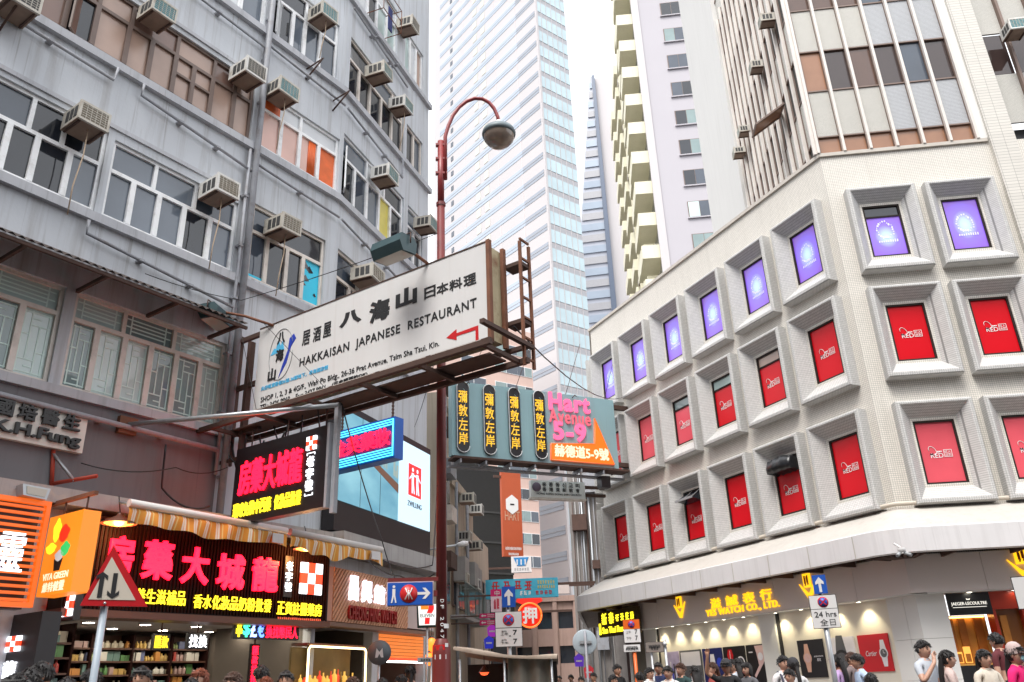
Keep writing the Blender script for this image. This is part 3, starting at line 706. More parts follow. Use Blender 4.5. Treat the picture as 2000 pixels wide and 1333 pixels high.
    for a, b in ((1.47, 1.53), (2.05, 2.3), (3.05, 3.3)): piece('door_frame', redm, B, FW, a, b, -.03, .3, -.3, 2.62)
    piece('door_pane', glass('amber_glass', (.20, .07, .015)), B, FW, 1.53, 2.05, .12, .14, -.3, 2.62); piece('door_pane', MATS['amber_glass'], B, FW, 2.3, 3.05, .12, .14, -.3, 2.62)
    piece('door_curtain', wood, B, FW, 1.62, 1.76, .08, .11, 1.0, 2.5)
    piece('dark_shopfront', black_paint, B, FW, 3.3, 16, .02, .3, -.3, 2.98)
    piece('display_pane', glass('clear_reflection', (.16, .08, .03)), B, FW, 3.32, 6, .0, .02, 1.6, 2.6)
    return B
PB = podium()

def office_tower():
    T = thing('office_tower', 'office tower with white spandrel panels and brown windows rising above the podium', 'building', FW, z=14.3)
    alu = mat('champagne_mullion', (.66, .61, .565), .45, metal=.0, var=.08, scale=5)
    edge = mat('brown_gasket', (.20, .14, .115), .6, var=.2)
    sp_a = mat('cream_spandrel', (.62, .60, .55), .6, var=.06, scale=3, tile=(.045, .02, .85)); sp_b = mat('grey_spandrel', (.47, .48, .50), .5, var=.06, scale=3, tile=(.045, .03, .85))
    gl = [glass('bronze_glass', (.10, .055, .04)), glass('dark_bronze_glass', (.045, .03, .028)), mat('boarded_brown_glass', (.30, .15, .085), .25, var=.25, scale=2, spec=.6), g_mid, MATS['bronze_glass']]
    top = 27.0; lev = [(14.31, 14.86, 'w')]; z = 14.86
    while z < top:
        lev += [(z, z+1.53, 's'), (z+1.53, z+2.92, 'w')]; z += 2.92
    rnd = random.Random(5)
    def face(F, s0, n, pitch, pattern):
        for c in range(n):
            a = s0+c*pitch
            for li, (q0, q1, k) in enumerate(lev):
                if k == 's': piece('spandrel', sp_b if pattern(c) else sp_a, T, F, a+.05, a+pitch-.05, .03, .09, q0+.03, q1-.03)
                else: piece('pane', (gl[2] if li == 0 and rnd.random() < .75 else rnd.choice(gl)), T, F, a+.05, a+pitch-.05, .06, .08, q0+.02, q1-.02)
        for c in range(n+1):
            a = s0+c*pitch
            mb = MB().box(a-.035, a+.035, -.09, .04, 14.31, top).box(a-.042, a+.042, .0, .1, 14.31, top, 1)
            part('mullion', mb, [alu, edge], T, F)
        for q0, q1, k in lev:
            piece('transom', edge, T, F, s0+.05, s0+n*pitch-.05, .0, .08, q1-.02, q1+.02)
    face(FW, -.02, 6, .68, lambda c: c >= 3)
    depth = 9.6; c0 = FW.at(-.05); FS = Frame(c0 + FW.y*depth, 185.7)
    face(FS, 0, 14, depth/14, lambda c: False)
    # dark core behind the panels, tiled pilaster, recessed bay on the right, blank stair wall on the left
    part('core', MB().box(.0, 4.2, .12, depth, 14.1, top), mat('dark_core', (.05, .045, .04), .8, var=.1), T, FW)
    part('pilaster', MB().box(4.3, 4.93, -.14, .9, 4.9, top), brick_tile, T, FW)
    piece('reveal', pale_panel, T, FW, 4.1, 4.3, -.05, .4, 14.31, top)
    for c in range(4):
        a = 5.0+c*.78
        for q0, q1, k in ((14.9, 16.55, 's'), (16.55, 17.95, 'w'), (17.95, 19.5, 's'), (19.5, 20.9, 'w'), (20.9, 22.4, 's'), (22.4, 23.8, 'w'), (23.8, top, 's')):
            if k == 's': piece('spandrel', sp_a, T, FW, a+.04, a+.74, .28, .34, q0+.02, q1-.02)
            else: piece('pane', gl[1], T, FW, a+.04, a+.74, .32, .34, q0+.02, q1-.02)
        part('mullion', MB().box(a-.03, a+.04, .16, .3, 14.9, top), edge, T, FW)
    part('recess', MB().box(4.93, 9, .6, .9, 13.0, 14.9), black_paint, T, FW)
    part('stair_wall', MB().box(FW.px(1462, 280, -depth+1.2)[0], -.2, depth-1.2, depth+6, 14.0, 40), mat('blank_white_wall', (.56, .55, .53), .7, var=.04, scale=.5, streak=.12), T, FW)
    # one window standing wide open on the side face
    G = FS.sub(depth-1.9, 17.3, .08, 0)
    mb = MB().box(-.34, .34, -1.15, -1.11, -.02, .03).box(-.34, .34, -.03, .0, -.02, .03).box(-.34, -.29, -1.11, -.03, -.02, .03).box(.29, .34, -1.11, -.03, -.02, .03).box(-.29, .29, -1.11, -.03, .0, .012, 1)
    o = part('open_window', mb, [edge, gl[2]], T, G); o.rotation_mode = 'XYZ'; o.matrix_basis = o.matrix_basis @ Matrix.Rotation(RAD(35), 4, 'X'); 
    return T
OT = office_tower()
# ------------------------------------------------------------------ buildings farther off
white_tower = mat('white_tower_tile', (.50, .475, .48), .6, var=.04, scale=.1, streak=.12, dirt=(.55, .47, .47))
strip_blue = glass('blue_strip_glass', (.36, .42, .50), rough=.15, var=.12, scale=.2)
strip_grey = mat('grey_strip', (.36, .36, .38), .5, var=.1)
strip_slate = glass('slate_strip_glass', (.27, .30, .35), rough=.2, var=.15, scale=.2)
curtain_glass = glass('pale_curtain_glass', (.44, .56, .60), rough=.06, var=.25, scale=.25)
def foot(x, d, y=1300):
    p = at_dist(x, y, d); return Vector((p.x, p.y, 0))
def striped_tower():
    c = foot(1117, 112, 1200)
    FA = Frame(c, 142.0); FB = Frame(c, 52.0)              # FA: x < 0 runs left and away; FB: x > 0 runs right and away
    T = thing('striped_tower', 'tall white tower with slanting bands of pale blue window strips', 'building', FA)
    top = 175.0; wa = -FA.px(849, 14)[0]; wb = FB.px(1149, 610)[0]
    mb = MB().box(-wa, 0, 0, wb, -1, top); part('wall', mb, white_tower, T, FA)
    z = FA.px(1113, 983)[1] % 3.4
    while z < top-3:
        piece('window_strip', strip_blue, T, FA, -wa+2.2, -5.6, -.06, .1, z-.6, z+.6)
        piece('window_strip', strip_slate, T, FA, -5.6, -.25, -.05, .1, z-.6, z+.6)
        piece('glazing_bar', strip_grey, T, FA, -wa+2.2, -.25, -.09, .1, z-.05, z+.05)
        b = piece('window_band', curtain_glass, T, FB, .35, wb-.1, -.08, .1, z+.6, z+2.9)
        piece('spandrel_band', strip_grey, T, FB, .35, wb-.1, -.05, .1, z-.5, z+.3)
        piece('small_window', g_mid, T, FA, -wa+6.2, -wa+7.0, -.07, .1, z+1.1, z+2.1)
        for q in (-wa+14.5, -wa+17.2): piece('small_window', mat('pale_recess', (.56, .55, .50), .6), T, FA, q, q+1.3, -.065, .1, z+.9, z+2.6)
        z += 3.4
    n = int(wb/1.2)
    for k in range(1, n): piece('mullion', white_tower, T, FB, wb*k/n-.05, wb*k/n+.05, -.14, .05, 0, top)
    piece('corner_pier', white_tower, T, FB, -.05, .34, -.2, .1, 0, top)
    mb = MB()
    for q in (-wa+11, -wa+21.5, -wa+28): mb.box(q-.1, q+.1, -.03, .1, 60, top)
    part('seam', mb, mat('pink_seam', (.62, .52, .52), .7), T, FA)
striped_tower()
def slanted_tower():
    d = 190; F = Frame(foot(1140, d), 100.0)
    T = thing('glass_tower', 'far bluish ribbed glass tower with a slanting edge behind the yellow balconies', 'building', F)
    P = [F.px(x, y) for x, y in ((1120, 700), (1205, 680), (1157, 150), (1151, 149))]
    face = mat('ribbed_blue_glass', (.40, .42, .48), .3, var=.1, scale=.05)
    part('blue_face', MB().prism(P, 0, 25), face, T, F)
    a, b = P[1], P[2]
    n = 26
    for k in range(n):
        t0 = k/n; z = P[0][1]+(P[2][1]-P[0][1])*t0
        xl = P[0][0]+(P[3][0]-P[0][0])*t0; xr = a[0]+(b[0]-a[0])*t0
        if xr-xl > 1: piece('window_strip', strip_blue if k % 2 else strip_grey, T, F, xl+.2, xr-.4, -.3, .2, z-1.0, z+1.0)
    part('dark_edge', MB().prism([(a[0]-.5, a[1]), (a[0]+.9, a[1]), (b[0]+.6, b[1]), (b[0]-.2, b[1])], -.6, 4), mat('dark_blue_edge', (.10, .13, .19), .4), T, F)
    q = F.px(1195, 146)
    part('pale_face', MB().prism([(a[0]+.9, a[1]), (a[0]+22, a[1]), (q[0]+8, q[1]), (b[0]+.6, b[1])], 1, 24), white_tower, T, F)
slanted_tower()
AC_MESH = {}
def far_windows(B, F, s0, s1, z0, n, storey, wh, cols, fm, panes, rnd, gap=.35, y=-.02):
    for k in range(n):
        for c in range(cols):
            w = (s1-s0)/cols; a = s0+c*w+gap/2; b = a+w-gap; z = z0+k*storey
            wd = piece('window', fm, B, F, a, b, y-.04, y+.03, z, z+wh)
            m = (b-a)/2
            for j in range(2): piece('pane', rnd.choice(panes), wd, F, a+.05+j*m, a+m-.04+j*m, y-.055, y, z+.06, z+wh-.06)
def balcony_block():
    d = 56; F = Frame(foot(1298, d), 96.0); ce = F.px(1298, 535)
    B = thing('balcony_building', 'lilac white apartment block with stacked yellow balconies down its left side', 'building', F)
    lil = mat('lilac_wall', (.42, .40, .43), .75, var=.04, scale=.3, streak=.14, dirt=(.45, .42, .43)); yel = mat('yellow_balcony', (.70, .67, .52), .7, var=.08, scale=1, streak=.15, dirt=(.4, .33, .15)); yel2 = mat('pale_yellow_wall', (.55, .52, .40), .7, var=.08, scale=1)
    H = 66; left = ce[0]
    part('wall', MB().box(left, left+13, 0, 16, -1, H), lil, B, F)
    piece('corner_strip', white_tower, B, F, left-.12, left+.5, -.12, .2, -1, H)
    rnd = random.Random(4); z0 = F.px(1372, 404)[1]-.9; st = 2.92
    s0, s1 = F.px(1343, 404)[0], F.px(1412, 404)[0]
    z = z0 - st*3
    while z < H-3:
        wd = piece('window', brown_alu, B, F, s0, s1, -.05, .03, z, z+1.45); piece('sill', lil, B, F, s0-.1, s1+.1, -.15, .02, z-.1, z-.002)
        for j in range(3): piece('pane', rnd.choice([g_green, g_dark, g_mid, g_mint]), wd, F, s0+.06+j*(s1-s0-.08)/3, s0+.02+(j+1)*(s1-s0-.08)/3, -.07, 0, z+.06, z+1.39)
        z += st
    # balcony side: recedes away to the left of the corner strip
    G = Frame(F.at(left, 0, 0) + Vector((math.sin(RAD(4.2)), math.cos(RAD(4.2)), 0))*26, 184.2)
    part('side_wall', MB().quad([(0,0,-1),(26,0,-1),(26,0,H),(0,0,H)]), yel2, B, G)
    z = z0 - st*3 + .1; k = 0
    while z < H-3:
        for s, w, o in ((22.6, 3.0, 1.45), (15.5, 4.0, .9), (8.5, 4.0, .9), (1, 4, .9)):
            bal = part('balcony', MB().box(s, s+w, -o, 0, z-.2, z+.95), yel, B, G)
            piece('pane', g_mid, bal, G, s+.3, s+w-.3, -.06, -.01, z+1.05, z+2.3)
        piece('rib', yel, B, G, 20.9, 21.1, -.75, 0, z-.2, z+2.72); piece('rib', yel, B, G, 14.3, 14.5, -.7, 0, z-.2, z+2.72); piece('rib', yel2, B, G, 18.6, 18.9, -.6, 0, z-.2, z+1.2)
        z += st; k += 1
    return B, G, F, z0, st
BB, BG, BF, BZ, BST = balcony_block()
def street_left():
    rnd = random.Random(8)
    beige = mat('stained_beige_wall', (.42, .35, .27), .8, var=.12, scale=1, streak=.5, dirt=(.14, .11, .09)); tan = mat('tan_wall', (.50, .42, .33), .8, var=.1, scale=1, streak=.45, dirt=(.2, .16, .12))
    B = thing('tenement_building', 'stained beige tenement with caged balconies on the left of the side street', 'building', FN)
    zt = FN.px(852, 760)[1]; z2 = FN.px(900, 962)[1]
    part('wall', MB().box(0, 1.9, 0, 9, -.3, zt), beige, B, FN); part('wall', MB().box(1.9, 7.2, .02, 9, -.3, z2), beige, B, FN); piece('parapet', beige, B, FN, 1.9, 7.25, -.1, .02, z2-.2, z2+.15); piece('parapet', beige, B, FN, -.05, 1.93, -.12, 0, zt-.2, zt+.15)
    FE = Frame(FN.at(0, 0, -6), 95.7); part('end_wall', MB().box(0, 6, -.05, .0, -.3, zt), tan, B, FE)
    far_windows(B, FN, .2, 1.8, 4.0, int((zt-4)/3), 3.0, 1.6, 1, brown_alu, [g_dark, g_mid, g_green], rnd); far_windows(B, FN, 2.1, 7.0, 4.0, int((z2-4)/3), 3.0, 1.7, 2, brown_alu, [g_dark, g_mid, g_green], rnd)
    railm = mat('green_grey_railing', (.20, .26, .25), .6, var=.3, scale=4)
    for k in range(int((z2-4)/3)):
        z = 3.7+3*k; piece('balcony_slab', concrete, B, FN, 2.0, 6.8, -.5, 0, z-.12, z)
        mb = MB()
        for j in range(17): mb.box(2.05+j*.29-.012, 2.05+j*.29+.012, -.5, -.476, z, z+1.0)
        mb.box(2.0, 6.8, -.51, -.466, z+1.0, z+1.04); part('railing', mb, railm, B, FN)
        for j in range(3): part('cage', MB().box(2.3+1.5*j, 3.2+1.5*j, -.45-.1*(j % 2), -.02, z+1.1, z+1.9), rnd.choice([pipe_grey, concrete, cream_alu, railm]), B, FN)
    for q, h in ((.5, zt), (2.6, z2), (4.9, z2)): part('downpipe', MB().tube([(q, -.12, .2), (q, -.12, h)], .06, 8), pipe_grey, B, FN)
    for k in range(6): part('cage', MB().box(.3+.2*(k % 2), 1.4, -.35, -.02, 5.0+k*1.5, 5.5+k*1.5), rnd.choice([pipe_grey, rust_dark, cream_alu]), B, FN)
    C = thing('shop_house', 'narrow tan house past the beige tenement in the side street', 'building', FN, S=7.4)
    z2 = FN.px(940, 1052)[1]
    part('wall', MB().box(7.3, 12, 0.1, 9, -.3, z2), tan, C, FN)
    far_windows(C, FN, 7.4, 11.8, 4.0, max(1, int((z2-4)/3)), 3.0, 1.6, 2, brown_alu, [g_dark, g_mid], rnd, y=.08)
    # far: black block with the banner, pink block
    F = Frame(foot(880, 70), 57.0)
    D = thing('black_building', 'black clad block with thin horizontal joints behind the tall orange banner', 'building', F)
    s1 = F.px(1000, 1050)[0]; zt = F.px(915, 905)[1]
    part('wall', MB().box(-4, s1, 0, 12, -.3, zt), mat('black_cladding', (.018, .018, .022), .35, var=.2), D, F)
    for k in range(1, int(zt/2.6)): piece('ledge', mat('black_joint', (.05, .05, .055), .4), D, F, -4, s1+.02, -.1, 0, k*2.6-.08, k*2.6+.08)
    F2 = Frame(foot(890, 96), 55.0)
    E = thing('pink_building', 'pink apartment block with rows of windows behind the orange banner', 'building', F2)
    s1 = F2.px(1058, 1100)[0]; zt = F2.px(1000, 642)[1]
    pink = mat('pink_wall', (.62, .44, .38), .75, var=.06, scale=.5, streak=.2, dirt=(.4, .28, .24))
    part('wall', MB().box(-6, s1, 0, 14, -.3, zt), pink, E, F2)
    for c0, c1 in ((F2.px(1020, 1000)[0], F2.px(1052, 1000)[0]), (F2.px(965, 700)[0], F2.px(1010, 700)[0]), (F2.px(900, 760)[0], F2.px(950, 760)[0])):
        far_windows(E, F2, c0, c1, 3.6, int((zt-4)/2.75), 2.75, 1.35, 1, white_alu, [g_dark, g_mid, g_green], rnd, gap=.1)
    # end of the street: low pinkish block with dark openings
    F3 = Frame(foot(1005, 80), 92.0)
    G = thing('street_end_building', 'low dusty pink building with dark openings closing the end of the street', 'building', F3)
    s1 = F3.px(1125, 1200)[0]; zt = F3.px(1060, 1170)[1]
    dp = mat('dusty_pink_wall', (.40, .27, .23), .8, var=.15, scale=.8, streak=.3)
    hs = [(s1*k/3+.3, s1*(k+1)/3-.3, z, z+1.5) for k in range(3) for z in (3.2, 6.2) if z+1.6 < zt]
    part('wall', wall(MB(), 0, s1, -.3, zt, hs, .4), dp, G, F3)
    for a, b, c, dd in hs: piece('pane', g_dark, G, F3, a, b, .3, .34, c, dd)
    for k in range(4): piece('pier', dp, G, F3, s1*k/3-.2, s1*k/3+.2, -.3, 0, -.3, zt)
    piece('ledge', dp, G, F3, -.1, s1+.1, -.35, 0, zt-.3, zt+.2)
    # right side beyond the podium: grimy block covered in pipes
    F4 = Frame((2.75, 44.5), 95.7)
    H = thing('grimy_building', 'grimy grey block covered in pipes and cables past the white podium', 'building', F4)
    gr = mat('grimy_wall', (.23, .21, .20), .85, var=.3, scale=1.5, streak=.6, dirt=(.06, .055, .05), bump=.3)
    zt = F4.px(1135, 880)[1]
    part('wall', MB().box(0, 3.2, 0, 20, -.3, zt), gr, H, F4)
    for k in range(9):
        q = .1+k*.2+rnd.random()*.08; zb = rnd.random()*4; part('pipe', MB().tube([(q, -.1, zb), (q+rnd.uniform(-.05, .05), -.1, zt-rnd.random()*3)], .02+rnd.random()*.05, 6), rnd.choice([pipe_grey, rust_dark, steel, concrete]), H, F4)
    for k in range(7):
        q = rnd.uniform(0, 1.3); z = 3+k*2.0; part('cage', MB().box(q, q+rnd.uniform(.4, .9), -rnd.uniform(.3, .7), 0, z, z+rnd.uniform(.4, 1.1)), rnd.choice([rust_dark, pipe_grey, concrete, cream_alu]), H, F4)
street_left()
def occluder_blocks():  # unseen blocks of guessed form, added to shade the street and mirror in panes
    wl = mat('block_render', (.30, .29, .285), .8, var=.15, scale=.6)
    for F, w, h, lab in ((Frame((34, -11), 270), 64, 23, 'grey block on the near side of the street, only mirrored in window panes'), (Frame((21, -3), 225), 20, 21, 'grey corner block down the right-hand street, only mirrored in window panes')):
        B = thing('occluder_block', lab, 'building', F); part('wall', MB().box(0, w, 0, 12, -.3, h), wl, B, F)
        for z in (5, 8.2, 11.4, 14.6, 17.8):
            for k in range(int(w/4)): piece('window', g_dark, B, F, 1+k*4, 3.6+k*4, -.05, .1, z, z+1.5)
occluder_blocks()
# ------------------------------------------------------------------ signs
neon_red = emit('red_neon', (1, .004, .018), 3.2); neon_yellow = emit('yellow_neon', (1, .72, .02), 1.0); neon_white = emit('white_light_panel', (.92, .94, 1), 1.1)
neon_cyan = emit('cyan_neon', (.10, .85, .95), 1.0); neon_orange = emit('orange_light_panel', (1, .25, .02), .9); red_lit = emit('red_light_panel', (.9, .06, .02), .7)
sign_white = mat('sign_white', (.68, .67, .665), .5, var=.04, scale=2, streak=.12, dirt=(.5, .42, .36))
sign_black = mat('sign_black', (.012, .010, .012), .4, var=.2)
sign_blue = mat('sign_blue', (.012, .085, .42), .4, var=.05); sign_red = mat('sign_red', (.55, .012, .015), .4, var=.05); steel_back = mat('sign_back_grey', (.33, .34, .35), .5, var=.1)
olive = mat('teal_lamp_housing', (.035, .075, .085), .45, var=.2)
brown_sign = mat('maroon_post_paint', (.16, .022, .02), .45, var=.15, scale=4, dirt=(.08, .02, .02), dirt_amt=.5)
def facing(x, y, d, turn=0.0):
    p = at_dist(x, y, d); az = math.degrees(math.atan2(p.x, p.y)); return Frame((p.x, p.y, p.z), az+90+turn)
def rect(F, xl, yb, xr, yt, out=0.0):
    a = F.px(xl, yb, out); b = F.px(xr, yt, out); return a[0], b[0], a[1], b[1]
def floodlight(label, F, s, z, out, tilt, arm_to):
    t = thing('floodlight', label, 'lamp', F, S=s, z=z, out=out); G = F.sub(s, z, out, tilt)
    mb = MB(); prof = [(-.16, .12), (.1, .14), (.18, .06), (.16, -.12), (-.12, -.16), (-.2, -.02)]
    n = len(prof)
    for x in (-.3, .3): mb.v += [(x, p[0], p[1]) for p in prof]
    for k in range(n): mb.f.append((k, (k+1) % n, n+(k+1) % n, n+k)); mb.mi.append(0); mb.sm.append(False)
    mb.f.append(tuple(range(n-1, -1, -1))); mb.f.append(tuple(range(n, 2*n))); mb.mi += [0, 0]; mb.sm += [False]*2
    part('housing', mb, olive, t, G); part('lens', MB().quad([(-.27, -.13, -.165), (.27, -.13, -.165), (.27, .15, -.135), (-.27, .15, -.135)][::-1]), mat('lamp_glass', (.45, .42, .36), .2), t, G)
    a = F.at(s, z+.1, out); b = F.at(*arm_to)
    part('arm', MB().tube([tuple(a), tuple((a+b)/2+Vector((0, 0, .04))), tuple(b)], .025, 8), rust, t, W0)
    part('yoke', MB().tube([(-.33, 0, 0), (-.33, 0, .17), (.33, 0, .17), (.33, 0, 0)], .012, 6), rust_dark, t, G)

def restaurant_sign():
    H = Frame(FL.at(8.5), 124.02)
    S = thing('restaurant_billboard', 'long white restaurant billboard with black brush lettering on a rusty frame over the street', 'sign', H, S=.6, z=6)
    x0, x1, z0, z1 = .84, 5.88, 5.98, 7.52
    part('panel', MB().box(x0, x1, 0, .04, z0, z1), sign_white, S, H)
    stained = mat('stained_yellow_metal', (.50, .43, .27), .7, var=.2, scale=3, dirt=(.22, .09, .04), dirt_amt=.9)
    part('box', MB().box(x0+.03, x1-.02, .045, .36, z0+.02, z1-.02), stained, S, H)
    mb = MB(); 
    for a, b, c, d, e, f in ((x1-.01, x1+.05, -.02, .06, z0-.05, z1+.05), (x1-.01, x1+.05, .34, .41, z0-.05, z1+.05)): mb.box(a, b, c, d, e, f)
    part('edge_angle', mb, rust, S, H) if False else None
    part('edge_angle', MB().box(x1-.01, x1+.05, -.02, .05, z0-.05, z1+.03), rust, S, H); part('edge_angle', MB().box(x1-.01, x1+.05, .34, .41, z0-.05, z1+.03), rust, S, H)
    part('bottom_angle', MB().box(x0-.1, x1+.05, -.06, .05, z0-.07, z0-.005), rust_dark, S, H); part('top_angle', MB().box(x0, x1, -.01, .05, z1+.001, z1+.02), rust_dark, S, H)
    for k in range(5): part('light_trough', MB().box(x0+.1+k*1.0, x0+1.0+k*1.0, -.15, -.07, z0-.1, z0-.055), cream_alu, S, H)
    # catwalk under the board
    for y in (-.45, .45): part('catwalk_rail', MB().box(-.1, x1+.35, y-.035, y+.035, z0-.32, z0-.24), rust_dark, S, H)
    for k in range(6): part('cross_member', MB().box(.3+k*1.15, .36+k*1.15, -.45, .45, z0-.31, z0-.25), rust_dark, S, H)
    part('walkway', MB().box(.2, x1, .0, .4, z0-.235, z0-.21), rust_dark, S, H)
    part('end_beam', MB().box(x1+.28, x1+.35, -.6, .62, z0-.06, z0+.0), rust_dark, S, H); part('side_beam', MB().box(x0, x1+.3, .5, .57, z0-.06, z0), rust_dark, S, H)
    # ladder
    L = MB()
    for y in (.42, .66): part('ladder_rail', MB().box(x1+.28, x1+.32, y-.02, y+.02, z0-.35, z1+.1), rust, S, H)
    for k in range(7): part('rung', MB().box(x1+.285, x1+.315, .42, .66, z0-.25+k*.32, z0-.22+k*.32), rust, S, H)
    for z in (z0+.35, z1-.25): part('stand_off', MB().box(x1, x1+.3, .42, .66, z-.03, z+.03), rust_dark, S, H)
    # support at the wall
    for z in (z0-.25, z0+.6, z1): part('wall_bracket', MB().box(0, x0+.05, .1, .17, z-.04, z+.04), rust_dark, S, H)
    part('bracket_post', MB().box(.42, .5, .08, .19, z0-.8, z1-.1), rust_dark, S, H)
    part('bracket_post', MB().box(.1, .16, .08, .19, z0-.8, z1+.1), rust_dark, S, H)
    # lettering
    ink = mat('black_ink', (.02, .02, .022), .5, var=0); inkb = mat('blue_ink', (.02, .05, .42), .5, var=0); inkc = mat('cyan_ink', (.10, .50, .80), .5, var=0)
    def t(name, s, xl, yb, xr, yt, m=ink, bold=0, **k): part(name, add_text(MB(), s, *rect(H, xl, yb, xr, yt), -.001, .008, bold, **k), m, S, H)
    t('character', '居', 590, 677, 607, 643, bold=.012); t('character', '酒', 611, 670, 628, 636, bold=.012); t('character', '屋', 631, 662, 648, 627, bold=.012)
    t('brush_character', '八', 663, 643, 707, 600, bold=.06); t('brush_character', '海', 721, 635, 762, 578, bold=.05); t('brush_character', '山', 773, 606, 815, 555, bold=.05)
    for ch, a, b in (('日', 829, 851), ('本', 853, 876), ('料', 878, 903), ('理', 906, 930)): t('character', ch, a, 586-(a-829)*.31, b, 556-(a-829)*.31, bold=.015)
    r = rect(H, 585, 719, 931, 586); letters('letter', 'HAKKAISAN  JAPANESE  RESTAURANT', ink, S, H, r[0], r[1], r[2]-.03, r[2]+.165, -.001, .008, .012, spacing=1.12)
    t('lettering', 'SHOP 1, 2, 3 & 4G/F., Wah Po Bldg., 26-36 Prat Avenue, Tsim Sha Tsui, Kln.', 509, 790, 858, 665)
    t('lettering', 'TEL: 3426 9960    Fax: 3427 9961', 508, 803, 636, 752); t('lettering', '(日本語預約OK)', 649, 756, 718, 726, bold=.01)
    t('lettering', '尖沙咀寶勒巷26號-36號地下，粵海酒店側', 510, 765, 641, 713, inkc, bold=.01)
    # emblem
    cs, cz = H.px(549, 692); rx, rz = .30, .47
    ring = [(cs+rx*math.cos(RAD(a)), -.006, cz+rz*math.sin(RAD(a))) for a in range(20, 361, 10)]
    part('emblem_ring', MB().tube(ring, .006, 5), steel_back, S, H)
    part('emblem_mountain', MB().prism([(cs-.28, cz+.03), (cs+.08, cz+.06), (cs+.02, cz+.24), (cs-.03, cz+.16), (cs-.09, cz+.30), (cs-.14, cz+.13), (cs-.19, cz+.15)], -.005, 0), inkc, S, H)
    wave = [(cs-.02, cz-.44), (cs+.16, cz-.2), (cs+.25, cz+.08), (cs+.36, cz+.2), (cs+.3, cz+.3), (cs+.2, cz+.24), (cs+.17, cz+.02), (cs+.06, cz-.22)]
    part('emblem_wave', MB().prism(wave, -.007, 0), inkb, S, H)
    for ch, dx, dz in (('八', -.02, .3), ('海', -.03, -.02), ('山', -.19, -.34)): part('emblem_character', add_text(MB(), ch, cs+dx-.1, cs+dx+.1, cz+dz-.11, cz+dz+.12, -.006, .006, .04), ink, S, H)
    a, b = H.px(874, 660), H.px(929, 645); w = .022
    part('arrow', MB().prism([(a[0]-.02, a[1]), (a[0]+.17, a[1]-.085), (a[0]+.17, a[1]-w), (b[0], a[1]-w), (b[0], a[1]-.2), (b[0]+.05, a[1]-.2), (b[0]+.05, a[1]+w*1.6), (a[0]+.17, a[1]+w), (a[0]+.17, a[1]+.085)], -.006, 0), sign_red, S, H)
    floodlight('dark teal floodlight above the right half of the white billboard', H, 4.55, 7.62, .55, 0, (4.75, 7.54, 0))
    floodlight('tilted teal floodlight at the wall end of the white billboard', H, .3, 7.75, .55, 65, (1.2, 7.5, 0))
    return H
HK = restaurant_sign()
def checker(parent, F, x0, x1, z0, z1, y=0.0):
    w, h = (x1-x0)/3, (z1-z0)/3
    for i in range(3):
        for j in range(3): piece('light_square', neon_white if (i+j) % 2 == 0 else red_lit, parent, F, x0+i*w+.003, x0+(i+1)*w-.003, y-.03, y, z0+j*h+.003, z0+(j+1)*h-.003)
def led_pharmacy_sign():
    H = HK
    S = thing('led_sign', 'black projecting sign with red and yellow lit characters under the white billboard', 'sign', H, S=.5, z=4.1)
    x0, x1, z0, z1 = .52, 2.74, 4.08, 5.37
    part('case', MB().box(x0, x1, 0, .16, z0, z1), sign_black, S, H); part('edge_trim', MB().box(x1, x1+.05, -.02, .18, z0-.02, z1+.02), pipe_grey, S, H)
    chars('character', '房藥大城龍', neon_red, S, H, .66, 2.2, 4.55, 5.12, 0, .03, .012, .08)
    chars('character', '環球免稅中西藥', neon_yellow, S, H, .58, 1.52, 4.19, 4.42, 0, .02, .006, .05); chars('character', '化妝品批發', neon_yellow, S, H, 1.6, 2.22, 4.19, 4.42, 0, .02, .006, .05)
    checker(S, H, 2.28, 2.5, 5.02, 5.24)
    text('bracket_mark', '﹇', neon_white, S, H, 2.29, 2.47, 4.94, 4.98, 0, .01); chars('character', '老字號', neon_white, S, H, 2.3, 2.46, 4.36, 4.93, 0, .02, .03, .1, True); text('bracket_mark', '﹈', neon_white, S, H, 2.29, 2.47, 4.3, 4.34, 0, .01)
    # hangers up to the billboard catwalk and back to the wall
    for s in (.8, 1.7, 2.6): part('hanger', MB().tube([(s, .08, z1), (s, .08, 5.7)], .012, 6), rust_dark, S, H)
    part('post', MB().box(x1+.06, x1+.14, .05, .13, z0-.1, 5.72), pipe_grey, S, H)
    part('wall_arm', MB().box(0, x0, .05, .11, z0+.1, z0+.16), rust_dark, S, H); part('wall_arm', MB().box(0, x0, .05, .11, z1-.16, z1-.1), rust_dark, S, H)
led_pharmacy_sign()
def cyan_sign():
    H = Frame(FL.at(10.2), 124.02)
    S = thing('neon_sign', 'blue hanging sign with cyan neon stripes and red characters', 'sign', H, S=1, z=5.2)
    x0, x1, z0, z1 = 1.0, 2.57, 5.2, 5.95
    part('case', MB().box(x0, x1, 0, .22, z0, z1), mat('blue_case', (.01, .10, .45), .35, var=.05), S, H)
    for k in range(4):
        for z in ((z1-.05-k*.045, z0+.05+k*.045) if k < 3 else (z0+.05+k*.045,)): part('neon_tube', MB().tube([(x0+.06, -.02, z), (x1-.06, -.02, z)], .009, 6), neon_cyan, S, H)
    for x in (x0+.03, x1-.03): part('neon_tube', MB().tube([(x, -.02, z0+.04), (x, -.02, z1-.04)], .012, 6), neon_cyan, S, H)
    chars('character', '金英藥妝', neon_red, S, H, x0+.07, x1-.07, z0+.24, z1-.19, -.03, .03, .012, .04)
    for s in (x0+.15, x1-.15):
        mb = MB()
        for k in range(5): mb.lathe([(.015, -.035), (.028, 0), (.015, .035)], (s, .1, z1+.05+k*.065), 6)
        part('chain', mb, rust_dark, S, H)
    part('beam', MB().box(0, x1+.1, .06, .14, z1+.36, z1+.44), rust_dark, S, H)
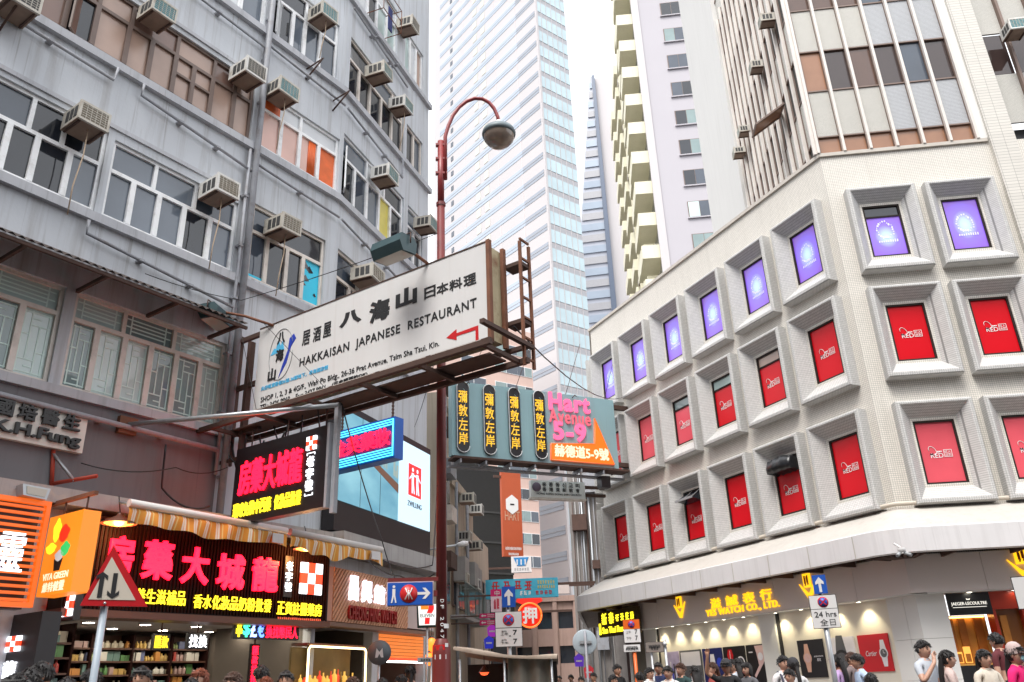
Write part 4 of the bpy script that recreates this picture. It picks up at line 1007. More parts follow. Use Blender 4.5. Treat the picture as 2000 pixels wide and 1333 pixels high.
cyan_sign()
def hart_sign():
    H = Frame(FR.at(2.15), 64.36)
    S = thing('avenue_sign', 'pale teal projecting board with four black neon ovals and a pink street name', 'sign', H, S=-3, z=8)
    c = [H.px(*p) for p in ((882, 748), (1197, 778), (880, 893), (1200, 912))]
    x0, x1, z0, z1 = c[0][0], c[1][0], (c[2][1]+c[3][1])/2, (c[0][1]+c[1][1])/2
    teal = mat('faded_teal_board', (.27, .43, .46), .55, var=.1, scale=1.2, streak=.25, dirt=(.2, .26, .27))
    part('board', MB().box(x0, x1, 0, .3, z0, z1), teal, S, H)
    part('bottom_frame', MB().box(x0, x1+.3, -.2, .35, z0-.12, z0-.05), rust_dark, S, H); part('bottom_frame', MB().box(x0, x1+.3, .25, .45, z0-.3, z0-.24), pipe_grey, S, H)
    for k in range(7): part('cross_member', MB().box(x0+.2+k*.85, x0+.25+k*.85, -.18, .4, z0-.25, z0-.13), pipe_grey, S, H)
    tube = mat('unlit_white_tube', (.70, .72, .72), .3, var=0); gold = emit('amber_neon', (1, .55, .03), .42); pink = emit('pink_neon', (1, .10, .22), .75); og = emit('orange_panel', (1, .13, .01), .6); wire = mat('green_wire', (.22, .36, .36), .5)
    w = .21; zc0, zc1 = z0+.1, z1-.02
    for px in (903, 955, 1004, 1053):
        s = H.px(px, 830)[0]; pts = []
        for k in range(25):
            a = RAD(180*k/12) if k <= 12 else RAD(180+180*(k-12)/12)
            pts.append((s+w*math.cos(a), (zc1-w if k <= 12 else zc0+w)+w*math.sin(a)))
        o = part('oval_plate', MB().prism(pts, -.07, -.001), sign_black, S, H)
        part('oval_tube', MB().tube([(p[0]*1.0, -.085, p[1]) for p in pts], .016, 6), tube, o, H)
        mb = MB(); h = (zc1-zc0-.5)/4
        for j, ch in enumerate('彌敦左岸'): add_text(mb, ch, s-.15, s+.15, zc1-.3-(j+1)*h+.05, zc1-.3-j*h-.02, -.072, .02, -.005)
        part('neon_characters', mb, gold, o, H)
        mb = MB()
        for j in range(4): mb.tube([(s+.09*math.sin(q*1.3+j), -.11, zc1-.25-j*h-q*h/5) for q in range(6)], .007, 5)
        part('neon_wire', mb, wire, o, H)
    def t(name, s, xl, yb, xr, yt, m, bold=.01): part(name, add_text(MB(), s, *rect(H, xl, yb, xr, yt), -.01, .06, bold), m, S, H)
    for s_, q_, m_, b_ in (('Hart', (1072, 801, 1149, 776), pink, .03), ('Avenue', (1072, 825, 1151, 807), emit('dull_pink_neon', (.9, .16, .22), .3), .01), ('5-9', (1081, 860, 1142, 829), pink, .03)): letters('letter', s_, m_, S, H, *rect(H, *q_), -.01, .06, b_, spacing=1.15)
    P = [H.px(x, y) for x, y in ((1075, 899), (1075, 867), (1160, 868), (1160, 818), (1199, 909))]
    o = part('arrow_panel', MB().prism([P[0], P[4], P[3], P[2], P[1]], -.06, -.002), og, S, H)
    part('arrow_tube', MB().tube([(p[0], -.07, p[1]) for p in (P[0], P[4], P[3], P[2], P[1], P[0])], .012, 5), mat('pale_orange_tube', (.9, .5, .3), .3, var=0), o, H)
    part('lettering', add_text(MB(), '赫德道5-9號', *rect(H, 1082, 893, 1186, 878), -.062, .02, .02), emit('peach_neon', (1, .55, .38), .7), o, H)
    for s in (x0+.6, x0+2.3, x0+4.2, x1-.3): part('stay_wire', MB().tube([(s, .1, z1), (s+1.2, .9, z1+2.4)], .01, 5), rust_dark, S, H)
    for s in (x0+.5, x0+2.2, x0+4.4): part('hook', MB().tube([(s, -.02, z1-.1), (s, -.2, z1-.06), (s, -.3, z1-.14)], .015, 5), rust_dark, S, H)
    part('wall_arm', MB().box(x1, .1, .05, .2, z0+.1, z0+.25), rust_dark, S, H); part('wall_arm', MB().box(x1, .1, .05, .2, z1-.3, z1-.15), rust_dark, S, H)
    part('junction_box', MB().box(x1-.7, x1-.35, .05, .35, z0-.65, z0-.26), sign_black, S, H)
    # church sign hung below, nearer the corner
    C = thing('church_sign', 'small pale grey church sign with three lines of print below the teal board', 'sign', H, S=-1.5, z=7)
    G = Frame(FR.at(1.0), 70); q = rect(G, 1038, 970, 1141, 934); q2 = G.px(1038, 938)[1]
    zz0, zz1 = G.px(1038, 971)[1], q2
    part('panel', MB().box(q[0], q[1], 0, .2, zz0, zz1), mat('pale_grey_sign', (.80, .82, .80), .5, var=.05), C, G); part('trim', MB().box(q[0]-.03, q[1]+.03, -.02, .22, zz0-.06, zz0-.002), cream_alu, C, G)
    ink = MATS['black_ink']; W = q[1]-q[0]; Hh = zz1-zz0
    chars('character', '홍콩동신교회', ink, C, G, q[0]+W*.18, q[1]-W*.08, zz0+Hh*.66, zz1-Hh*.1, 0, .01, .01, .35); chars('character', '香港東新敎會', ink, C, G, q[0]+W*.18, q[1]-W*.08, zz0+Hh*.36, zz0+Hh*.6, 0, .01, .01, .4)
    text('lettering', 'HONG KONG DONG SHIN CHURCH', ink, C, G, q[0]+W*.1, q[1]-W*.08, zz0+Hh*.16, zz0+Hh*.27, 0, .01)
    part('emblem', MB().lathe([(.0, 0), (.14, 0), (.16, .02), (.16, .04)], (q[0]+W*.1, -.04, zz0+Hh*.6), 14, axis='y'), mat('purple_grey', (.17, .13, .18), .5), C, G)
    part('wall_arm', MB().box(q[1], q[1]+.8, .05, .15, zz0+.1, zz0+.2), rust_dark, C, G); part('wall_arm', MB().box(q[1], q[1]+.8, .05, .15, zz1-.2, zz1-.1), rust_dark, C, G)
hart_sign()
def screen_m():
    S = thing('video_screen', 'large lit street screen with a pale advert panel on the angled grey wall', 'screen', FM, z=4.9)
    part('case', MB().box(.02, 4.3, -.3, -.02, 4.36, 6.98), sign_black, S, FM)
    m = emit('screen_picture', (.2, .5, .6), .36); nt = m.node_tree; b = nt.nodes['Principled BSDF']
    tc = _node(nt, 'ShaderNodeTexCoord'); mp = _node(nt, 'ShaderNodeMapping'); mp.inputs['Scale'].default_value = (.5, 1, 1.2); nt.links.new(tc.outputs['Object'], mp.inputs[0])
    n1 = _node(nt, 'ShaderNodeTexNoise'); n1.inputs['Scale'].default_value = 1.3; n1.inputs['Detail'].default_value = 5; nt.links.new(mp.outputs[0], n1.inputs['Vector'])
    cr = _node(nt, 'ShaderNodeValToRGB'); e = cr.color_ramp.elements; e[0].position = .3; e[0].color = (.05, .22, .35, 1); e[1].position = .7; e[1].color = (.35, .66, .75, 1)
    nt.links.new(n1.outputs[0], cr.inputs[0]); nt.links.new(cr.outputs[0], b.inputs['Emission Color'])
    q = FM.px(776, 1000, .31)[0]
    part('picture', MB().box(.1, q, -.325, -.302, 4.95, 6.82), m, S, FM)
    wh = emit('screen_white', (.55, .78, .95), .5); part('advert_panel', MB().box(q+.01, 4.22, -.327, -.302, 4.95, 6.82), wh, S, FM)
    # the picture's shoreline: a dark quay and small figures
    dk = emit('screen_dark', (.12, .06, .04), .5)
    part('picture_quay', MB().prism([(.5, 6.2), (q, 5.55), (q, 5.75), (.5, 6.3)], -.33, -.326), dk, S, FM)
    rnd = random.Random(2); mb = MB()
    for k in range(16): x = 1.0+rnd.random()*(q-1.1); z = 6.25-(x-.5)*.2; mb.box(x, x+.03+.05*rnd.random(), -.331, -.3265, z+.02, z+.15+.3*rnd.random())
    part('picture_figures', mb, emit('screen_grey', (.25, .32, .3), .5), S, FM)
    for x in (.1+(q-.1)/3, .1+(q-.1)*2/3): piece('module_joint', sign_black, S, FM, x-.006, x+.006, -.3285, -.3255, 4.95, 6.82)
    rd = emit('screen_red', (.85, .02, .02), .75); cx = (q+4.25)/2-.02; a = .33
    part('logo_square', MB().box(cx-a, cx+a, -.332, -.328, 5.62, 6.36), rd, S, FM)
    mb = MB()
    for sx in (-1, 1):
        x = cx+sx*.12
        mb.disc((x+sx*.0, -.336, 6.24), .05, 12)
        mb.prism([(x-.05, 5.95), (x+.05, 5.95), (x+.06, 6.16), (x-.06, 6.16)], -.336, -.333)
        mb.prism([(x-.05, 5.68), (x-.0, 5.68), (x+.03, 5.95), (x-.05, 5.95)], -.336, -.333); mb.prism([(x+.06, 5.68), (x+.11, 5.68), (x+.05, 5.95), (x+.0, 5.95)], -.336, -.333)
        mb.prism([(x+sx*.05, 6.12), (x+sx*.17, 6.02), (x+sx*.17, 5.98), (x+sx*.05, 6.06)][::sx], -.336, -.333)
    mb.box(cx-.08, cx+.08, -.336, -.333, 6.09, 6.13)
    part('logo_figures', mb, wh, S, FM)
    text('lettering', 'ZWILLING', emit('screen_ink', (.03, .03, .04), .2), S, FM, cx-.36, cx+.36, 5.37, 5.49, -.327, .008)
screen_m()
def doctor_sign():
    S = thing('clinic_sign', 'cream clinic signboard with raised black lettering on the grey wall', 'sign', FL, S=5.4, z=4.9)
    part('board', MB().box(4.0, 6.1, -.1, -.002, 4.9, 5.47), mat('cream_board', (.70, .66, .60), .6, var=.06), S, FL)
    ink = mat('raised_black', (.012, .012, .012), .4, var=0)
    chars('character', '馮國培醫生', ink, S, FL, 4.42, 6.02, 5.2, 5.43, -.1, .05, .03, .2); letters('letter', 'Dr.K.H.Fung', ink, S, FL, 4.35, 6.03, 4.93, 5.15, -.1, .05, .035)
doctor_sign()
# ------------------------------------------------------------------ shops under the grey building
def stripes(name, cols, period):
    m = mat(name, cols[0][1], .75, var=0); nt = m.node_tree; b = nt.nodes['Principled BSDF']
    tc = _node(nt, 'ShaderNodeTexCoord'); sx = _node(nt, 'ShaderNodeSeparateXYZ'); nt.links.new(tc.outputs['Object'], sx.inputs[0])
    d = _node(nt, 'ShaderNodeMath', operation='DIVIDE'); d.inputs[1].default_value = period; nt.links.new(sx.outputs[0], d.inputs[0])
    f = _node(nt, 'ShaderNodeMath', operation='FRACT'); nt.links.new(d.outputs[0], f.inputs[0])
    cr = _node(nt, 'ShaderNodeValToRGB'); cr.color_ramp.interpolation = 'CONSTANT'; e = cr.color_ramp.elements
    e[0].position = 0; e[0].color = rgba(cols[0][1]); e[1].position = cols[1][0]; e[1].color = rgba(cols[1][1])
    for p, c in cols[2:]: k = e.new(p); k.color = rgba(c)
    nt.links.new(f.outputs[0], cr.inputs[0]); nt.links.new(cr.outputs[0], b.inputs['Base Color'])
    return m
def pharmacy():
    S = thing('shop_fascia', 'dark slatted pharmacy fascia with huge pink red lit characters', 'sign', FL, S=8.4, z=2.7, out=.4)
    x0, x1, z0, z1 = 6.02, 10.86, 2.68, 3.93; o = .4
    back = mat('dark_maroon_back', (.010, .004, .004), .8, var=.2); slat = mat('maroon_slat', (.022, .007, .006), .75, var=.2, spec=.1)
    part('back', MB().box(x0, x1, -o, -.02, z0, z1), back, S, FL)
    mb = MB()
    for k in range(int((x1-x0)/.06)): mb.box(x0+.02+k*.06, x0+.045+k*.06, -o-.03, -o+.002, z0+.02, z1)
    so = part('slat', mb, slat, S, FL); so['kind'] = 'stuff'
    part('base_beam', MB().box(x0-.02, x1+.02, -o-.06, -.02, z0-.1, z0-.002), mat('brown_beam', (.12, .05, .03), .5, var=.2), S, FL)
    for ch, a, yb, b, yt in (('房', 200, 1123, 266, 1050), ('藥', 273, 1130, 343, 1060), ('大', 350, 1139, 412, 1073), ('城', 420, 1151, 480, 1086), ('龍', 490, 1154, 545, 1092)):
        part('character', add_text(MB(), ch, *rect(FL, a, yb, b, yt, o+.05), -o-.03, .05, .03), neon_red, S, FL)
    for s, a, yb, b, yt in (('養生滋補品', 262, 1178, 364, 1163), ('香水化妝品奶粉批發', 376, 1188, 531, 1176), ('正貨註冊藥房', 540, 1200, 629, 1184)):
        r = rect(FL, a, yb, b, yt, o+.04); chars('character', s, neon_yellow, S, FL, r[0], r[1], r[2], r[2]+.21, -o-.03, .02, .006, .08)
    r = rect(FL, 542, 1211, 628, 1204, o+.04); strokes(S, FL, r[0], r[1], r[2], r[2]+.05, 22, emit('dim_red_letters', (.8, .12, .05), .4), -o-.03, 3)
    r = rect(FL, 552, 1166, 574, 1088, o+.04); part('panel', MB().box(r[0], r[1], -o-.05, -o, r[2], r[3]), sign_black, S, FL)
    chars('character', '老字號', neon_white, S, FL, r[0]+.02, r[1]-.02, r[2]+.08, r[3]-.08, -o-.05, .015, .02, .1, True)
    r = rect(FL, 584, 1160, 630, 1103, o+.04); checker(S, FL, *r, -o-.03); r = rect(FL, 128, 1110, 188, 1045, o+.04); checker(S, FL, r[0], r[1], r[2], r[3], -o-.03)
    # box signs standing out from the wall, left of the shop
    H = Frame(FL.at(5.62), 124.02); V = thing('box_sign', 'orange hanging box sign with painted vegetables', 'sign', H, S=.3, z=2.8)
    orange = emit('orange_box', (1, .26, .015), .36); vx0, vx1 = H.px(84, 1090)[0], H.px(150, 1080)[0]; za, zb = H.px(76, 1166)[1], H.px(98, 1012)[1]
    def U(u): return vx0+(u-.3)/1.06*(vx1-vx0)
    def Z(v): return za+(v-2.79)/1.08*(zb-za)
    part('case', MB().box(vx0, vx1, 0, .24, za, zb), orange, V, H); kx = (vx1-vx0)/1.06
    for c, r1, r2, m in (((.62, 3.66), .12, .15, emit('yellow_print', (1, .8, .02), .6)), ((.52, 3.42), .16, .07, MATS['yellow_print']), ((.86, 3.60), .17, .11, emit('red_print', (.9, .03, .01), .4)), ((.98, 3.38), .14, .09, emit('green_print', (.03, .5, .12), .4)), ((.82, 3.3), .13, .07, emit('grey_print', (.5, .5, .5), .35))):
        part('painted_vegetable', MB().quad([(U(c[0])+r1*kx*math.cos(RAD(a))*(1+.12*math.sin(RAD(5*a))), -.004, Z(c[1])+r2*math.sin(RAD(a))*(1+.1*math.cos(RAD(4*a)))) for a in range(0, 360, 15)]), m, V, H)
    part('painted_basket', MB().prism([(U(.72), Z(3.1)), (U(.9), Z(3.1)), (U(.95), Z(3.26)), (U(.68), Z(3.26))], -.003, 0), sign_black, V, H)
    pl = emit('peach_print', (1, .72, .5), .5); text('lettering', 'VITA GREEN', pl, V, H, U(.42), U(1.2), Z(2.99), Z(3.08), 0, .006, .01); chars('character', '維特健靈', pl, V, H, U(.46), U(1.14), Z(2.83), Z(2.96), 0, .006, .01)
    for u in (.5, 1.2): part('hanger', MB().tube([(U(u), .1, zb), (U(u), .1, zb+.2)], .012, 6), rust_dark, V, H)
    part('beam', MB().box(-.1, vx1+.05, .07, .13, zb+.2, zb+.25), rust, V, H)
    O = thing('slatted_sign', 'orange slatted sign with a big white character at the left edge', 'sign', FL, S=5, z=2.6, out=.8)
    og = emit('orange_slat', (1, .16, .01), .28); a, b, c, d = 3.9, 5.42, 2.62, 3.96
    for k in range(15): piece('slat', og, O, FL, a+.06, b-.06, -.86, -.82, c+.07+k*.082, c+.105+k*.082)
    for p in ((a, b, c, c+.06), (a, b, d-.06, d), (a, a+.06, c+.06, d-.06), (b-.06, b, c+.06, d-.06)): piece('frame_bar', og, O, FL, p[0], p[1], -.88, -.8, p[2], p[3])
    part('back', MB().box(a, b, -.6, -.4, c, d), sign_black, O, FL); text('character', '靈', neon_white, O, FL, *rect(FL, -14, 1114, 53, 1044, .88), -.88, .04, .0)
    # small lit signs at the left door post
    P = thing('pillar_sign', 'dark pillar with a lit red and white checker and a white character beside the shelves', 'sign', H, S=.2)
    Fp = Frame(FL.at(5.62), 124.02)
    part('pillar', MB().box(-.1, .75, 0, .25, .1, 2.6), sign_black, P, Fp)
    r = rect(Fp, 13, 1275, 45, 1241); checker(P, Fp, *r); r = rect(Fp, 4, 1326, 35, 1290); text('character', '龍', neon_white, P, Fp, r[0], r[1], r[2], r[3], 0, .02, .015); text('character', '城', neon_white, P, Fp, r[0], r[1], r[2]-.45, r[2]-.08, 0, .02, .015)
    Q = thing('pharmacy_lightbox', 'small red lit pharmacy sign with a checker above the shelves at left', 'sign', Fp, S=.5, z=2.4)
    Fq = Frame(FL.at(6.1), 124.02); r = rect(Fq, 38, 1222, 146, 1183); W = r[1]-r[0]
    part('case', MB().box(r[0], r[1], 0, .1, r[2]-.02, r[2]+.36), sign_black, Q, Fq); chars('character', '房藥大城龍', neon_red, Q, Fq, r[0]+.02, r[0]+W*.78, r[2]+.03, r[2]+.32, 0, .02, .01); checker(Q, Fq, r[0]+W*.8, r[1]-.02, r[2]+.03, r[2]+.33)
    part('hanger', MB().box(r[0]+.1, r[0]+.14, .03, .07, r[2]+.36, 2.7), rust_dark, Q, Fq); part('hanger', MB().box(r[1]-.14, r[1]-.1, .03, .07, r[2]+.36, 2.7), rust_dark, Q, Fq)
    # signs hanging in the shop mouth
    def hang(name, label, body, m, xl, yb, xr, yt, out, bg=sign_black, vertical=False):
        r = rect(FL, xl, yb, xr, yt, out); T = thing(name, label, 'sign', FL, S=r[0], z=min(r[2], r[3]), out=out)
        za, zb = min(r[2], r[3]), max(r[2], r[3])
        part('case', MB().box(r[0]-.03, r[1]+.03, -out, -out+.05, za-.03, zb+.03), bg, T, FL)
        chars('character', body, m, T, FL, r[0], r[1], za, zb, -out, .015, .01, .08, vertical)
        part('hanger', MB().box((r[0]+r[1])/2-.01, (r[0]+r[1])/2+.01, -out+.02, -out+.04, zb+.03, max(zb+.05, 2.69)), rust_dark, T, FL); return T, r
    hang('exchange_sign', 'small yellow lit remittance sign inside the pharmacy', '匯款', neon_yellow, 300, 1266, 330, 1243, -.8)
    hang('exchange_sign', 'small white lit exchange sign inside the pharmacy', '找換', neon_white, 367, 1265, 406, 1241, -.8)
    T, r = hang('exchange_sign', 'red money exchange sign with coloured currency symbols under the pharmacy fascia', '換找幣民人', neon_red, 518, 1246, 582, 1226, .15)
    x = r[0]-.62
    for k, (ch, c) in enumerate((('¥', (1, .75, .02)), ('$', (.05, .9, .45)), ('£', (.3, .45, 1)), ('€', (.12, .25, 1)))): text('character', ch, emit('currency_light_%s' % 'abcd'[k], c, 1.3), T, FL, x+k*.15, x+k*.15+.13, r[2], r[2]+.24, -.15, .02, .02)
    part('case', MB().box(x-.03, r[0]-.03, -.15, -.1, r[2]-.03, r[2]+.27), sign_black, T, FL)
    hang('exchange_sign', 'vertical pink lit strip sign beside the exchange counter', '匯款找換', neon_red, 488, 1335, 505, 1262, .1, MATS['dark_maroon_back'], True)
    # ceiling lights and shelves of stock
    lamp = emit('ceiling_lamp', (1, .90, .72), 30.0)
    def lights(F, spots, group, lab):
        for i, (s, y) in enumerate(spots):
            t = thing('ceiling_light', '%s, %s row, %s from the left' % (lab, ('front', 'middle', 'rear')[i % 3], ('first', 'second', 'third', 'fourth', 'fifth')[i//3]), 'light', F, group, S=s, z=2.66, out=-y)
            G = F.sub(s, 2.68, -y); part('rim', MB().lathe([(.12, .02), (.12, -.01), (.09, -.012)], (0, 0, 0), 16), sign_white, t, G); part('diffuser', MB().lathe([(.0, -.008), (.09, -.008)][::-1], (0, 0, 0), 16), lamp, t, G)
    lights(FL, [(6.5+1.0*k, y) for k in range(5) for y in (.35, 1.5, 2.5)], 'round lights in the pharmacy ceiling', 'round white light set in the pharmacy ceiling')
    shelfm = mat('shelf_brown', (.10, .045, .03), .5, var=.2)
    U = thing('shelf_unit', 'wide brown shelving full of stock at the back of the pharmacy', 'shelf', FL, S=8, out=-3.1); U2 = thing('shelf_unit', 'short brown shelving close to the left edge of the pharmacy', 'shelf', FL, S=6.6, out=-1.2)
    rnd = random.Random(11)
    pc = [mat('product_%d' % k, c, .4, var=.1) for k, c in enumerate([(.50, .44, .34), (.42, .06, .05), (.10, .24, .08), (.52, .34, .10), (.12, .14, .26), (.58, .55, .50), (.42, .28, .26), (.30, .36, .14), (.55, .24, .06), (.14, .24, .22)])]
    box = {}; bottle = {}
    for k, m in enumerate(pc):
        box[k] = MB().box(-.5, .5, -.5, .5, 0, 1).mesh('product_box', m); bottle[k] = MB().lathe([(0, 0), (.48, 0), (.5, .05), (.5, .65), (.2, .8), (.2, 1.0), (0, 1.0)], (0, 0, 0), 8).mesh('product_bottle', m)
    for unit, s0, s1, y, lev in ((U, 6.0, 10.8, 3.1, (1.46, 1.70, 1.93, 2.16, 2.38)), (U2, 5.98, 7.05, 1.25, (1.46, 1.69, 1.91, 2.13, 2.34))):
        side = 'back' if unit is U else 'left'
        part('back_panel', MB().box(s0, s1, y+.2, y+.23, .2, 2.62), shelfm, unit, FL)
        for z in lev: piece('shelf', shelfm, unit, FL, s0, s1, y-.2, y+.2, z-.03, z)
        n = 6 if unit is U else 2
        for k in range(n+1): piece('upright', MATS['maroon_slat'], unit, FL, s0+(s1-s0)*k/n-.02, s0+(s1-s0)*k/n+.02, y-.21, y+.21, .15, 2.62)
        for z in lev:
            s = s0+.06
            while s < s1-.12:
                k = rnd.randrange(10); w = rnd.choice((.06, .08, .10, .13)); rep = rnd.choice((1, 2, 3)); h = rnd.uniform(.09, .185); bt = rnd.random() < .4
                for q in range(rep):
                    if s > s1-.14: break
                    ob = bpy.data.objects.new('product_bottle' if bt else 'product_box', bottle[k] if bt else box[k])
                    place(ob, None, FL.m @ Matrix.Translation((s+w/2, y-.1+rnd.uniform(-.03, .03), z)) @ Matrix.Diagonal((w*.92, .1, h, 1)))
                    tag(ob, '%s %s on the %s %s shelf of the pharmacy' % (('beige', 'red', 'green', 'ochre', 'navy', 'white', 'dusty pink', 'olive', 'orange', 'teal')[k], 'bottle' if bt else 'box', ('bottom', 'second', 'third', 'fourth', 'top')[lev.index(z)], side), 'bottle' if bt else 'box', '%s on the %s pharmacy shelves' % ('bottles' if bt else 'boxes', side)); s += w
                s += .012
    # awnings and warm pendant lamps
    fab = stripes('striped_awning_cloth', [(0, (.72, .30, .04)), (.42, (.78, .70, .58)), (.52, (.70, .45, .30)), (.60, (.78, .70, .58)), (.72, (.66, .26, .05)), (.9, (.75, .55, .2))], .2)
    for i, (s0, s1, za, lab) in enumerate(((6.42, 9.28, 4.05, 'longer orange striped awning over the pharmacy sign'), (9.36, 11.6, 4.0, 'shorter sagging orange striped awning right of the pharmacy awning'))):
        A = thing('awning', lab, 'awning', FL, S=s0, z=za, out=1.0); F = FL
        part('roller', MB().tube([(s0, -1.0, za+.03), (s1, -1.0, za-.02*(i+1))], .06, 10), mat('dull_white_roller', (.62, .60, .58), .6, var=.08), A, F)
        mb = MB(); n = 60; dz = -.02*(i+1)
        for k in range(n+1):
            t = k/n; x = s0+(s1-s0)*t; zb = za+dz*t
            sag = .05*math.sin(t*9+i)+.03*math.sin(t*23)
            mb.v += [(x, -.48, zb+.12), (x, -.98, zb+.0), (x, -1.04+.02*math.sin(t*40), zb-.08), (x, -1.02+.04*math.sin(t*31), zb-.27+sag*(1 if i else .5))]
        for k in range(n):
            for j in range(3): mb.f.append((4*k+j, 4*k+j+1, 4*k+j+5, 4*k+j+4)); mb.mi.append(0); mb.sm.append(True)
        part('cloth', mb, fab, A, F)
        for x in (s0+.2, s1-.2): part('arm', MB().tube([(x, -.4, za+.16), (x, -1.0, za)], .02, 6), steel, A, F)
        piece('care_patch', sign_white, A, F, s1-.35, s1-.12, -1.09, -1.08, za-.25, za-.1)
    warm = emit('warm_bulb', (1, .30, .05), 1.7)
    for s, z, lab in ((*FL.px(232, 1022, .78), 'glowing orange pendant lamp over the left of the pharmacy fascia'), (*FL.px(600, 1072, .78), 'glowing orange pendant lamp over the right of the pharmacy fascia')):
        t = thing('pendant_lamp', lab, 'lamp', FL, S=s, z=z, out=.78); G = FL.sub(s, z, .78)
        part('shade', MB().lathe([(.03, .14), (.05, .1), (.24, .0), (.245, -.01)], (0, 0, 0), 20), mat('dark_copper_shade', (.12, .04, .02), .4), t, G); part('bulb', MB().lathe([(.2, -.005), (.12, -.03), (.0, -.05)], (0, 0, 0), 16), warm, t, G)
        part('cord', MB().tube([(0, 0, .14), (0, .1, .4)], .008, 5), black_paint, t, G)
        ld = bpy.data.lights.new('lamp_glow', 'POINT'); ld.energy = 14; ld.color = (1, .45, .14); ld.shadow_soft_size = .1; lo = bpy.data.objects.new('lamp_glow', ld); place(lo, t, Matrix.Translation(FL.at(s, z-.12, .78)))
pharmacy()
def watch_shop_left():
    S = thing('wooden_fascia', 'wood slatted watch shop fascia with white lit characters on the angled wall', 'sign', FM, z=2.7, out=.35)
    wood = mat('pine_slat', (.52, .27, .16), .5, var=.25, scale=5); x0, x1, z0, z1 = .02, 3.05, 2.7, 3.66
    part('back', MB().box(x0, x1, -.35, -.02, z0, z1), mat('wood_back', (.30, .13, .075), .6, var=.2), S, FM)
    part('end_cap', MB().box(x0-.25, x0-.005, -.36, -.02, z0, z1), mat('salmon_panel', (.55, .28, .20), .5), S, FM)
    n = 30; 
    for k in range(n+8):                                      # slats laid on the slant
        a = x0+(k-8)*.108; p = [(a, z0), (a+.075, z0), (a+.075+.85, z1), (a+.85, z1)]
        q = [(max(x0, min(x1, u)), v) for u, v in p]
        if q[1][0]-q[0][0] < .01 and q[2][0]-q[3][0] < .01: continue
        if p[0][0] < x0: q[0] = (x0, z0+(x0-p[0][0])/.85*(z1-z0)); q[1] = (max(x0, p[1][0]), z0 if p[1][0] >= x0 else z0+(x0-p[1][0])/.85*(z1-z0))
        if p[2][0] > x1: q[2] = (x1, z0+(x1-p[1][0])/.85*(z1-z0)); q[3] = (min(x1, p[3][0]), z1 if p[3][0] <= x1 else z0+(x1-p[0][0])/.85*(z1-z0))
        part('slat', MB().prism(q, -.375, -.352), wood, S, FM)
    wl = emit('cool_white_letters', (.80, .82, 1), 1.6)
    for ch, a, yb, b, yt in (('昌', 683, 1172, 700, 1127), ('興', 707, 1176, 726, 1136), ('鐘', 732, 1178, 752, 1146), ('錶', 756, 1183, 776, 1152)): part('character', add_text(MB(), ch, *rect(FM, a, yb, b, yt, .4), -.375, .05, .03), wl, S, FM)
    r = rect(FM, 680, 1210, 774, 1196, .4); letters('letter', 'CHEONG HING WATCH', mat('deep_red_letters', (.28, .01, .012), .4), S, FM, r[0], r[1], r[2], r[2]+.26, -.375, .05, .02)
    part('white_end', MB().box(3.06, 4.4, -.35, -.02, 2.72, 3.62), mat('lilac_panel', (.52, .45, .44), .5), S, FM); strokes(S, FM, 3.2, 3.9, 3.22, 3.5, 2, wl, -.35, 21)
    part('base_beam', MB().box(-.25, 4.4, -.36, -.02, 2.62, 2.69), mat('taupe_beam', (.20, .12, .09), .5), S, FM)
    # glowing glass cabinet
    C = thing('display_cabinet', 'glass display cabinet outlined in warm light under the wooden fascia', 'cabinet', FM, S=1, out=.2)
    a, b = FM.px(597, 1300, .25)[0], FM.px(714, 1300, .25)[0]; a = max(a, -.5); zt = FM.px(655, 1265, .25)[1]
    gl = emit('warm_tube', (1, .72, .34), 2.2); part('light_tube', MB().tube([(a, -.25, .5), (a, -.25, zt-.05), (a+.05, -.25, zt), (b-.05, -.25, zt), (b, -.25, zt-.05), (b, -.25, .5)], .018, 6), gl, C, FM)
    part('back', MB().box(a, b, .1, .14, .2, zt), mat('olive_back', (.16, .11, .03), .4, var=.4, scale=4), C, FM); part('top', MB().box(a, b, -.22, .12, zt+.02, zt+.06), MATS['brown_beam'], C, FM); part('base', MB().box(a, b, -.22, .12, .13, .5), MATS['brown_beam'], C, FM)
    for q in (1.2, 1.6): piece('glass_shelf', steel, C, FM, a, b, -.2, .1, q, q+.02)
    rnd = random.Random(9); gm = [emit('gold_item', (1, .55, .1), .35), emit('red_item', (.9, .08, .03), .35), mat('amber_item', (.5, .3, .05), .3), mat('green_item', (.05, .12, .04), .4)]
    for q in (1.22, 1.62):
        s = a+.06
        while s < b-.1:
            w = rnd.uniform(.06, .14); h = rnd.uniform(.14, .33); m = rnd.choice(gm)
            ob = part('liquor_bottle', MB().lathe([(0, 0), (w*.45, 0), (w*.45, h*.6), (w*.15, h*.75), (w*.15, h), (0, h)], (s+w/2, -.05, q), 8), m, None, FM); tag(ob, '%s bottle on the %s glass shelf of the light edged cabinet' % ({'gold_item': 'gold', 'red_item': 'red', 'amber_item': 'amber', 'green_item': 'dark green'}[m.name], 'lower' if q < 1.4 else 'upper'), 'bottle', 'bottles in the glass cabinet'); s += w+.03
    # orange lit snack shop past the cabinet
    K = thing('roller_shutter', 'half lowered shutter glowing orange in the last shop of the grey building', 'shutter', FM, S=3.4, z=2)
    sh = emit('orange_lit_shutter', (1, .26, .05), .32)
    for k in range(7): piece('slat', sh, K, FM, 2.47, 4.58, .0, .03, 2.12+k*.07, 2.18+k*.07)
    part('light_tube', MB().tube([(2.5, -.02, 2.06), (4.5, -.02, 2.06)], .02, 6), emit('white_tube', (1, .95, .9), 2.5), K, FM); part('red_valance', MB().box(2.47, 4.58, -.03, -.01, 2.08, 2.14), red_lit, K, FM)
